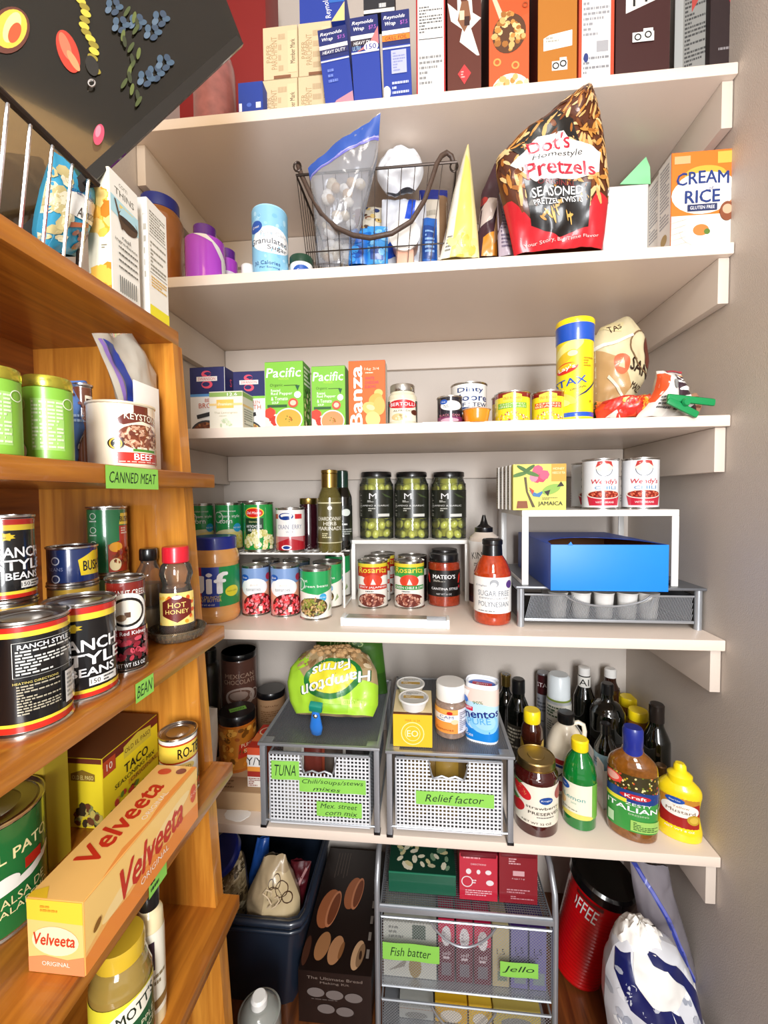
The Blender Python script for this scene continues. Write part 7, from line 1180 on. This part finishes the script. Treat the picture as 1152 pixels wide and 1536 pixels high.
# shelf E
BX = BXK['E']
pm = fitX(132, 229, BE, BX-.014, h=.17)
t, loc, r, h = jar('applesauce_jar', 'big amber jar with a yellow lid and green label, bottom left', 'jar', 0, 0, 0, 0, [(.9, 0), (1, .04), (1, .64), (.97, .72), (.84, .82), (.72, .86), (.72, .9)], mat('applesauce', '#8f7638', .12, coat=1, var=.15), [('lid', [(.76, .86), (.8, .87), (.8, .97), (.76, 1), (.01, 1)], mat('gold_yellow_lid', '#c9a62c', .3, coat=.5))],
    [(.06, .66, 1.01, .5, '#e8dc3c', [('r', .5, 0, 1, .8, '#1f5a34'), ('p', [(.5, 0), (1, 0), (1, .3), (.6, .1)], '#b8321c'), ('e', .66, .84, .34, .14, '#f2ecd8', 12), ('t', "MOTT'S", .68, .84, .14, '#16281c', dict(w=.5, b=.03, r=8)), ('t', 'APPLE', .78, .58, .08, '#e8e4c0', dict(w=.3)), ('t', 'SAUCE', .78, .46, .08, '#e8e4c0', dict(w=.3)), ('e', .1, .3, .3, .3, '#d8d02c')])], pre=(pm[0], pm[1], hfit(pm[0][0], pm[0][1], pm[1]*.78, BE, 1372)), rot=.0)
jar('dressing_bottle', 'white labelled bottle with black cap behind the applesauce jar', 'bottle', 0, 0, 0, 0, [(.9, 0), (1, .03), (1, .7), (.8, .8), (.6, .84)], mat('cream_dressing', '#e0cfa4', .25, coat=.6), [('cap', [(.72, .80), (.74, .98), (.6, 1), (.01, 1)], MT['blk'])], [(.1, .68, 1.01, .5, '#f2ecd8', [('r', .3, .55, .6, .9, '#3a2a3a'), ('l', .2, .1, .9, .5, 5, '#8a7a5a'), ('p', [(0, 0), (1, .1), (1, .2), (0, .12)], '#8a6a3a')])], pre=(lambda q: (q[0], q[1], hfit(q[0][0], q[0][1], q[1]*.7, BE, 1308)))(fitX(204, 247, BE, BX-.022, h=.17)))
# paper bag behind the upright, on the end of shelf D
q0 = at(313, 1149, Y=.675); zb_ = BD
poly_bag('flour_bag', 'white paper bag on lowest painted shelf behind the oak upright', 'bag', [(303, 1175), (302, 1105), (301, 1060)], [(321, 1172), (326, 1110), (326, 1062)], .93, S5, '#f4f0e8', [], th1(.018), .004, 40, 71)

# ------------------------------------------------------------ floor level
BINZ = None; yb0 = .905
zr_ = at(400, 1378, Y=yb0).z
b_ = thing('storage_bin', 'dark blue plastic bin full of bags on the floor', 'bin', (0, 0, 0), 0); dkb = mat('dark_blue_plastic', '#1d2634', .3, coat=.4)
x0_, x1_ = at(292, 1378, Y=yb0).x, at(452, 1376, Y=yb0).x; xc = (x0_+x1_)/2; wB = (x1_-x0_)/2
b_.location = (xc, yb0, 0)
def binwall(f, g=0): # loop at height fraction
    s = .80+.20*f; w_, d0_, d1_ = wB*s-g, .022*(1-f)+g, .31-.02*(1-f)-g
    c = .03; P = [(-w_+c, d0_), (w_-c, d0_), (w_-.008, d0_+.008), (w_, d0_+c), (w_, d1_), (-w_, d1_), (-w_, d0_+c), (-w_+.008, d0_+.008)]
    return [(x, y, f*zr_) for x, y in P]
m = MB(); loops = [binwall(f) for f in (0, .02, .5, .9, .96, 1)]+[binwall(1, .006), binwall(.5, .006), binwall(.03, .006)]
v = [p for l in loops for p in l]; n8 = 8; f_ = [(j*n8+i, j*n8+(i+1) % n8, (j+1)*n8+(i+1) % n8, (j+1)*n8+i) for j in range(len(loops)-1) for i in range(n8)]
f_.append(tuple(range(n8-1, -1, -1))); f_.append(tuple((len(loops)-1)*n8+i for i in range(n8)))
m.add(v, f_); m.build('body', dkb, b_, smooth=50)
rl = [(x*1.03, y if y > .1 else y-.006, zr_-.004) for x, y, z in binwall(1)]
MB().tube(rl, .008, 8, closed=True).build('rim', dkb, b_, smooth=60)
MB().tube([(x*1.02, y if y > .1 else y-.004, zr_-.026) for x, y, z in binwall(1)], .005, 8, closed=True).build('rim_lip', dkb, b_, smooth=60)
zi = zr_-.10
poly_bag('granola_bag', 'clear bag of tan granola under a navy lid in the bin', 'bag', [(330, 1390), (318, 1360), (314, 1330), (318, 1300)], [(368, 1380), (371, 1340), (368, 1300), (362, 1275)], .985, zi, '#8a7550', [('s', -.1, -.1, 1.1, 1.1, 160, .05, ['#a8906a', '#c9b48a', '#6b5636', '#e0cfa8', '#4a3a24'], 1.7, 0)], th1(.04), .012, 34, 81)
q = at(338, 1283, Y=.99); t = thing('blue_disc_lid', 'tilted navy blue plastic lid on top of the granola bag', 'jar lid', (q.x, .99, q.z), 0); t.rotation_euler = (.5, -.5, 0)
MB().lathe([(.048, 0), (.050, .004), (.050, .014), (.046, .018), (.001, .018)], 36).build('lid', MT['navy'], t)
tc_, Sc_, _ = poly_bag('cloth_pouch', 'cream cloth drawstring pouch with brown swirl embroidery in the bin', 'pouch', [(384, 1385), (370, 1370), (371, 1340), (384, 1312), (392, 1295), (396, 1285)], [(438, 1380), (450, 1374), (450, 1345), (440, 1318), (432, 1298), (428, 1282)], .955, zi+.02, '#b09a78', [('p', [(.4, .2), (1, .15), (1, .75), (.6, .85), (.4, .6)], '#c9b48c')]+[('o', x, y, r_, .012, '#4a3220') for x, y, r_ in ((.62, .56, .12), (.8, .62, .1), (.7, .72, .08), (.86, .5, .07), (.56, .7, .06))]+[('s', .62, .02, 1, .2, 30, .03, ['#3a2a20', '#8a7458', '#c9b894', '#1d1610'], 1.2)], th1(.045), .012, 24, 82)
MB().tube([tuple(p) for p in [(.0, -.045, .10), (.01, -.045, .11), (.0, -.04, .12), (-.012, -.04, .13), (-.004, -.04, .14), (.010, -.04, .136), (.008, -.04, .125)]], .0018, 6).build('drawstring', mat('cream_cord', '#c9b494', .7), tc_)
MB().tube([tuple(p) for p in [(.01, -.045, .10), (.02, -.045, .107), (.027, -.04, .115), (.024, -.04, .125), (.017, -.04, .121)]], .0018, 6).build('drawstring', mat('cream_cord', '#c9b494', .7), tc_)
poly_bag('plastic_bag', 'bright blue plastic bag poking up behind the cloth pouch', 'bag', [(372, 1360), (374, 1310), (386, 1256)], [(398, 1350), (402, 1310), (404, 1256)], 1.03, zi, '#2355a8', [], th1(.02), .012, 30, 83)
poly_bag('foil_bag', 'shiny maroon foil bag at the right side of the bin', 'bag', [(436, 1370), (434, 1330), (436, 1290)], [(452, 1368), (462, 1320), (467, 1292)], 1.00, zi, '#4a1018', [('p', [(.3, .4), (.8, .9), (.9, .86), (.4, .3)], '#a87a7a')], th1(.015), .008, 40, 84)
# bread kit box
zk = at(447, 1454, Y=.90).z; kx0, kx1 = at(447, 1460, Y=.90).x, at(557, 1467, Y=.90).x; kyb = 1.235
POTS = [('e', .22, .44, .15, .16, '#a8623c', -8), ('e', .30, .44, .085, .15, '#c98058', -8), ('e', .31, .44, .065, .13, '#7a3f24', -8), ('e', .56, .58, .12, .14, '#a8623c', -8), ('e', .64, .58, .075, .14, '#c98058', -8), ('e', .65, .58, .055, .12, '#7a3f24', -8), ('e', .26, .16, .10, .10, '#a8744a', -10), ('e', .46, .14, .10, .10, '#b8835a', -10), ('e', .54, .14, .03, .06, '#8a5a34', -10), ('e', .78, .12, .08, .10, '#c9a078', -10), ('e', .82, .12, .05, .08, '#8a6a4c', -10), ('e', .82, .12, .02, .03, '#3a2418'), ('e', .05, .12, .05, .1, '#4a2a1c')]+[('r', .2+.05*i, .70+.02*(i % 3), .206+.05*i, .95, '#6b5a50') for i in range(5)]+[('r', .9, .1+.12*i, .94, .16+.12*i, '#8a8078') for i in range(5)]
rawbox('baking_kit_box', 'dark brown bread making kit box with bowls pictured on top', kx0, kx1, .90, kyb, 0, zk, '#1c100c', ('#20130f', [('t', 'The Ultimate Bread', .5, .88, .055, '#8a7a70', dict(w=.76)), ('t', 'Making Kit', .5, .79, .055, '#8a7a70', dict(w=.4)), ('e', .24, .6, .12, .09, '#7a706c'), ('e', .5, .58, .12, .09, '#7a706c'), ('e', .76, .56, .12, .09, '#7a706c'), ('e', .38, .3, .12, .09, '#7a706c'), ('e', .64, .28, .12, .09, '#7a706c'), ('l', .18, .46, .82, .5, 1, '#5a504c')]), None, ('#1a0e0a', POTS), mt=PG)
jar('water_bottle', 'grey bottle with a bright white cap at the bottom photo edge', 'bottle', 0, 0, 0, 0, [(.9, 0), (1, .03), (1, .78), (.9, .86), (.6, .92), (.4, .93)], mat('grey_bottle', '#8a8c86', .2, coat=.8), [('cap', [(.36, .90), (.38, .91), (.38, .98), (.3, 1), (.01, 1)], MT['wht'])], (), pre=((at(389, 1510, Y=.76).x, .76, 0), .042, at(389, 1493, Y=.76).z))
# mesh cart
yc0 = .905; cx0, cx1 = at(563, 1360, Y=yc0).x, at(836, 1380, Y=yc0).x; wC = (cx1-cx0)/2; zt0 = at(564, 1356, Y=yc0).z; DC = .30
ct = thing('mesh_cart', 'silver mesh cart with two drawers standing on the floor', 'drawer unit', ((cx0+cx1)/2, yc0, 0), 0); gm_ = MT['grey']
for s in (-1, 1):
    x = s*(wC-.004)
    MB().tube([(x, 0, .002), (x, 0, zt0), (x, .006, zt0+.05), (x, .04, zt0+.085), (x, .10, zt0+.095), (x, DC-.05, zt0+.095), (x, DC, zt0+.06), (x, DC, .002)], .0065, 10).build('side_tube', gm_, ct, smooth=60)
def tray(name, z, label=None, d=DC):
    m = MB(); m.tube([(-wC+.012, 0, z), (wC-.012, 0, z), (wC-.012, d, z), (-wC+.012, d, z)], .0032, 6, closed=True); o = m.build(name, gm_, ct)
    m = MB(); n = 70
    for i in range(n+1): x = -wC+.014+(2*wC-.028)*i/n; m.box(x-.0006, x+.0006, 0, d, z-.001, z)
    for i in range(56): y = d*i/55; m.box(-wC+.014, wC-.014, y-.0006, y+.0006, z-.0022, z-.001)
    m.build('mesh_panel', MT['dgrey'], o, smooth=0)['kind'] = 'stuff'
tray('top_tray', zt0)
MB().rbox(-wC+.008, wC-.008, -.004, .002, zt0-.014, zt0-.002, .001).build('front_rail', gm_, ct)
def drawer(z1, z0, dip):
    m = MB(); xa, xb = -wC+.014, wC-.014
    m.tube([(xa, -.006, z1), (xb, -.006, z1), (xb, -.006, z0), (xa, -.006, z0)], .0028, 6, closed=True)
    m.tube([(xa+(xb-xa)*(.30+.38*i/16), -.008, z1-.003-.05*dip*math.sin(PI*i/16)**.8) for i in range(17)], .0024, 6)
    m.tube([(xa, -.006, z1), (xa, DC-.02, z1)], .0024, 6); m.tube([(xb, -.006, z1), (xb, DC-.02, z1)], .0024, 6)
    o = m.build('drawer', gm_, ct)
    m = MB()
    sp = .0068; n = int((xb-xa+z1-z0)/sp)
    for i in range(n):
        for sgn in (1, -1):
            # diagonal wire clipped to the front rectangle
            c0 = i*sp; p1 = (xa+min(c0, xb-xa), z0+max(0, c0-(xb-xa))); p2 = (xa+max(0, c0-(z1-z0)), z0+min(c0, z1-z0))
            if sgn < 0: p1 = (xa+xb-p1[0], p1[1]); p2 = (xa+xb-p2[0], p2[1])
            dx, dz = p2[0]-p1[0], p2[1]-p1[1]; L_ = math.hypot(dx, dz)
            if L_ < .004: continue
            nx_, nz_ = -dz/L_*.0004, dx/L_*.0004; y_ = -.006+sgn*.0004
            m.add([(p1[0]+nx_, y_, p1[1]+nz_), (p1[0]-nx_, y_, p1[1]-nz_), (p2[0]-nx_, y_, p2[1]-nz_), (p2[0]+nx_, y_, p2[1]+nz_), (p1[0], y_+.0006, p1[1]), (p2[0], y_+.0006, p2[1])], [(0, 1, 2, 3), (0, 3, 5, 4), (1, 4, 5, 2)])
    m.box(xa, xb, -.004, DC-.02, z0-.001, z0); m.build('mesh_front', MT['grey'], o, smooth=0)['kind'] = 'stuff'
    return o
zd1, zd0 = at(571, 1370, Y=yc0).z, at(570, 1472, Y=yc0).z
dA = drawer(zd1, zd0, 1.0); ze1 = at(571, 1493, Y=yc0).z; dB = drawer(ze1, .012, 1.2)
ccx = (cx0+cx1)/2
for (xa_, ya_, xb_, yb_, tx, hh_) in [(574, 1408, 659, 1441, 'Fish batter', .7), (750, 1437, 807, 1462, 'Jello', .8)]:
    pa, pb_ = at(xa_, ya_, Y=yc0-.008), at(xb_, yb_, Y=yc0-.008)
    hgt = .040 if tx[0] == 'F' else .034
    note(dA, pb_.x-pa.x, hgt, (lambda pa=pa, hgt=hgt, ww=pb_.x-pa.x: (lambda x, z, o: (pa.x-ccx+x, -.0105-o-.0008*math.sin(x*70), pa.z-hgt-.004+z)))(), [(tx, .5, .5, .5, hh_)], cx=.005)
# on the cart
gz = zt0+.0035
t = carton('tea_tin', 'dark green box decorated with pale leaves on the mesh cart', 583, 684, gz, 1306, '#0e5a40', [('r', 0, .93, 1, 1, '#1d7a5a')], Y=.935, d=.13, top=('#0a3a2a', [('s', .15, .1, .9, .6, 26, .05, ['#d8cf9a', '#7a9a7a', '#c9c2a0', '#e8e4c8'], 1.8, 0)]), mt=PG)[0]
for i, (a_, b_, c_, d_) in enumerate([(689, 746.5, '#c8203a', 'bright red'), (748.5, 806.5, '#8a1220', 'dark red')]):
    t, loc, w, h = carton('drink_mix_tub', d_+' square drink mix tub on the mesh cart', a_, b_, gz, 1279, c_, [('l', .1, .88, .9, .96, 1, '#f0a8b0'), ('t', 'DIRECTIONS', .5, .78, .035, '#f6d8dc', dict(w=.4)), ('e', .24, .62, .07, .06, '#f4e8ea'), ('e', .5, .62, .05, .05, '#f4e8ea'), ('e', .76, .62, .08, .05, '#f4e8ea'), ('o', .2, .4, .12, .02, '#f4e8ea'), ('l', .34, .36, .62, .46, 2, '#f4e8ea'), ('e', .8, .4, .1, .06, '#f4e8ea'), ('l', .15, .1, .85, .24, 3, '#f0b8c0')] if i == 0 else [('l', .25, .78, .8, .92, 3, '#e0b0b4'), ('r', .36, .56, .66, .66, '#d8a8ac'), ('t', '4 cups = 1 qt', .5, .5, .04, '#e8c8cc', dict(w=.34)), ('l', .2, .2, .8, .3, 2, '#c88a92'), ('l', .3, .08, .9, .16, 2, '#c88a92')], Y=.930, d=.085, mt=PG, b=.008)
    MB().rbox(-w/2-.001, w/2+.001, -.0435, .0435, h-.012, h+.004, .006).build('lid', mat('wine_lid', '#6a0c1c', .3, coat=.5), t)
# in the cart drawers
def inbox(nm, lab, a_, b_, ytop, col, pr, grp=None, z=zd0, d=.10, Yf=.918, right=None, top=None, yh=None):
    x0, x1 = at(a_, 1440, Y=Yf).x, at(b_, 1440, Y=Yf).x; h = at(a_, ytop, Y=Yf).z-z-.001
    return rawbox(nm, lab, x0+.0004, x1-.0004, Yf, Yf+d, z+.001, h, col, (col, pr), right, top, group=grp)
FB = [('l', .1, .7, .6, .95, 3, '#8a8a80'), ('r', .55, .72, .8, .98, '#5a6a5a'), ('e', .6, .2, .12, .2, '#a8905a'), ('p', [(.1, .1), (.45, .35), (.4, .2)], '#9a9486')]
inbox('batter_mix_box', 'pale box with fish batter mix at the left of the upper drawer', 575, 655, 1381, '#d8d8cc', FB, top=('#b8b8a8', []))
JL = lambda top: [('p', [(0, .62), (1, .62), (1, 1), (0, 1)], top), ('e', .5, .72, .3, .16, '#f6f2f2'), ('l', .3, .64, .7, .8, 3, '#a8a0a4'), ('t', 'jell', .5, .44, .08, '#e8d8dc', dict(w=.5)), ('r', .3, .36, .7, .4, '#e8d8dc'), ('r', .2, .1, .8, .3, '#9a8f96')]+[('r', .2+.06*k, .1, .23+.06*k, .3, '#5a5058') for k in range(10)]
for i, (a_, b_, yy) in enumerate([(657, 682, 1376), (684, 709.5, 1380), (711, 737, 1385)]):
    inbox('gelatin_box', ['left', 'middle', 'right'][i]+' one of three pink red gelatin boxes in the upper drawer', a_, b_, yy, '#6b2030', JL('#d8184a'), 'gelatin boxes in the cart drawer', top=('#d81850', []))
inbox('gelatin_box', 'cream yellow gelatin box between red and purple ones', 738.5, 764, 1391, '#c9b98a', [('t', '1.5', .5, .6, .1, '#4a4030', dict(w=.5)), ('r', .3, .1, .9, .26, '#7a8a72')], 'gelatin boxes in the cart drawer', top=('#d8cc9a', []))
for i, (a_, b_) in enumerate([(766, 792), (794, 820)]):
    inbox('gelatin_box', ['left', 'right'][i]+' one of two purple gelatin boxes in the upper drawer', a_, b_, 1389+i*3, '#7a74ac', [('t', '1.5', .5, .62, .1, '#2a2440', dict(w=.5)), ('l', .3, .5, .7, .58, 2, '#2a2440'), ('r', .2, .08, .9, .28, '#8a9a98')], 'gelatin boxes in the cart drawer', top=('#4a2a7a', []))
for i, (a_, b_, yy, c, lab) in enumerate([(598, 650, 1508, '#b8bab4', 'grey box with a round mark in the lower cart drawer'), (652, 701, 1500, '#e8b41c', 'golden yellow box in the middle of the lower cart drawer'), (703, 738, 1506, '#efc43a', 'yellow box with orange edge in lower cart drawer'), (740, 812, 1512, '#c9b45a', 'tan yellow box at the right of the lower cart drawer')]):
    inbox('baking_mix_box', lab, a_, b_, yy, c, [('e', .5, .3, .34, .3, '#8a8a84' if i in (0, 3) else '#f2e8d8'), ('r', 0, .85, 1, .88, '#a8641c')], z=.012, top=(c, []))
t = inbox('baking_mix_box', 'blue box lying behind the yellow ones in the lower cart drawer', 712, 800, 1494, '#1c6fb4', [('l', .2, .6, .8, .8, 1, '#e8f0f8')], z=.012, Yf=1.03, d=.1, top=('#1c6fb4', []))
# red coffee can
pb0 = at(868, 1462, Z=0)
t = thing('coffee_can', 'ribbed red plastic coffee can with black lid leaning on the floor', 'can', (pb0.x, pb0.y+.02, .006), 0); t.rotation_euler = (.10, .20, 0)
rc = .066; hc = .275; pf = [(rc*.86, 0), (rc*.9, .004)]
for i in range(22): zz = .008+i*(hc*.80)/22; k = .92+.12*i/22; pf += [(rc*k, zz), (rc*k+.0014, zz+.0035), (rc*k, zz+.007)]
pf += [(rc*1.05, hc*.84), (rc*1.06, hc)]
cr_ = mat('coffee_red', '#c4060e', .25, coat=.6); MB().lathe(pf, 40).build('body', cr_, t, smooth=60)
MB().lathe([(rc*1.10, hc-.018), (rc*1.14, hc-.016), (rc*1.14, hc+.004), (rc*1.06, hc+.010), (.001, hc+.008)], 40).build('lid', mat('black_lid', '#070807', .25, coat=.6), t)
artwork('print', t, .16, .12, around(rc*1.03, .16, hc*.48, off=.004, turn=.05, rf=lambda z: rc*(.985+z*.55)), [('t', 'COFFEE', .06, .74, .30, '#f2ece8', dict(r=-4, w=.52)), ('r', -.2, .92, .36, 1, '#5a1a14'), ('t', 'CH', .76, .32, .34, '#f2ece8', dict(w=.2)), ('r', .7, .44, 1, .6, '#7a2a1c')], None, PG, cx=.006)['kind'] = 'stuff'
# zipper bag and sugar bag
poly_bag('zip_bag', 'large clear zipper bag with blue seal against the right wall', 'bag', [(1000, 1500), (965, 1420), (955, 1360), (948, 1320), (945, 1292)], [(1052, 1500), (1040, 1440), (1026, 1390), (1010, 1340), (1002, 1300)], .945, .06, '#b8b4bc', [('p', [(.02, 1), (.16, 1), (.62, .62), (.9, .1), (.82, .1), (.5, .6)], '#2a3a94'), ('p', [(.1, .96), (.2, .94), (.64, .6), (.86, .2), (.84, .18), (.6, .56)], '#6a70c0')], th1(.03), .010, 26, 91, mt=glassmat('grey_film', '#b4acb4', .6, .1), artmt=PG)
tb, Sb, _ = poly_bag('sugar_bag', 'navy and white patterned bag with torn open top on the floor', 'bag', [(935, 1640), (915, 1560), (906, 1500), (908, 1450), (920, 1418), (940, 1404)], [(1090, 1640), (1068, 1560), (1046, 1510), (1036, 1460), (1014, 1420), (985, 1406)], .85, .0, '#e4e6ec',
    [('s', -.1, -.1, 1.1, .75, 150, .022, ['#ffffff', '#c4c8d2', '#f0f2f6', '#a8aebc'], 1.3, 0), ('p', [(.0, .82), (.12, .90), (.2, .70), (.36, .60), (.56, .58), (.60, .48), (.40, .47), (.16, .52), (.02, .68)], '#141d5c'), ('p', [(.42, .98), (.64, .93), (.84, .80), (.94, .64), (1.0, .42), (.92, .42), (.82, .66), (.62, .80), (.48, .85)], '#141d5c'), ('p', [(.56, .58), (.66, .55), (.9, .25), (.8, .22)], '#141d5c'), ('p', [(.24, .45), (.56, .45), (.66, .30), (.36, .32)], '#8a94b4'), ('p', [(.2, .70), (.16, .93), (.34, 1.0), (.42, .90), (.50, .84), (.66, .80), (.82, .64), (.62, .58), (.36, .60)], '#f6f4ee'), ('p', [(.5, -.1), (1.1, -.1), (1.1, .3), (.9, .18), (.6, .05)], '#4a2234')], th1(.07), .012, 18, 92, nu=34, nv=34)

m = MB(); cc = Sb(.5, .93, -1); m.grid(lambda u, v: (lambda a, b: (cc[0]+.050*math.cos(a)*math.sin(b), .012+.045*math.sin(a)*math.sin(b)+.008*noise.noise(Vector((a*3, b*4, 1))), cc[2]-.03+.055*math.cos(b)+.012*noise.noise(Vector((math.cos(a)*3, math.sin(a)*3, b*4)))))(2*PI*u, PI*.6*v+.01), 28, 14)
m.build('paper_liner', mat('white_tissue', '#f4f1ea', .8), tb, smooth=60)
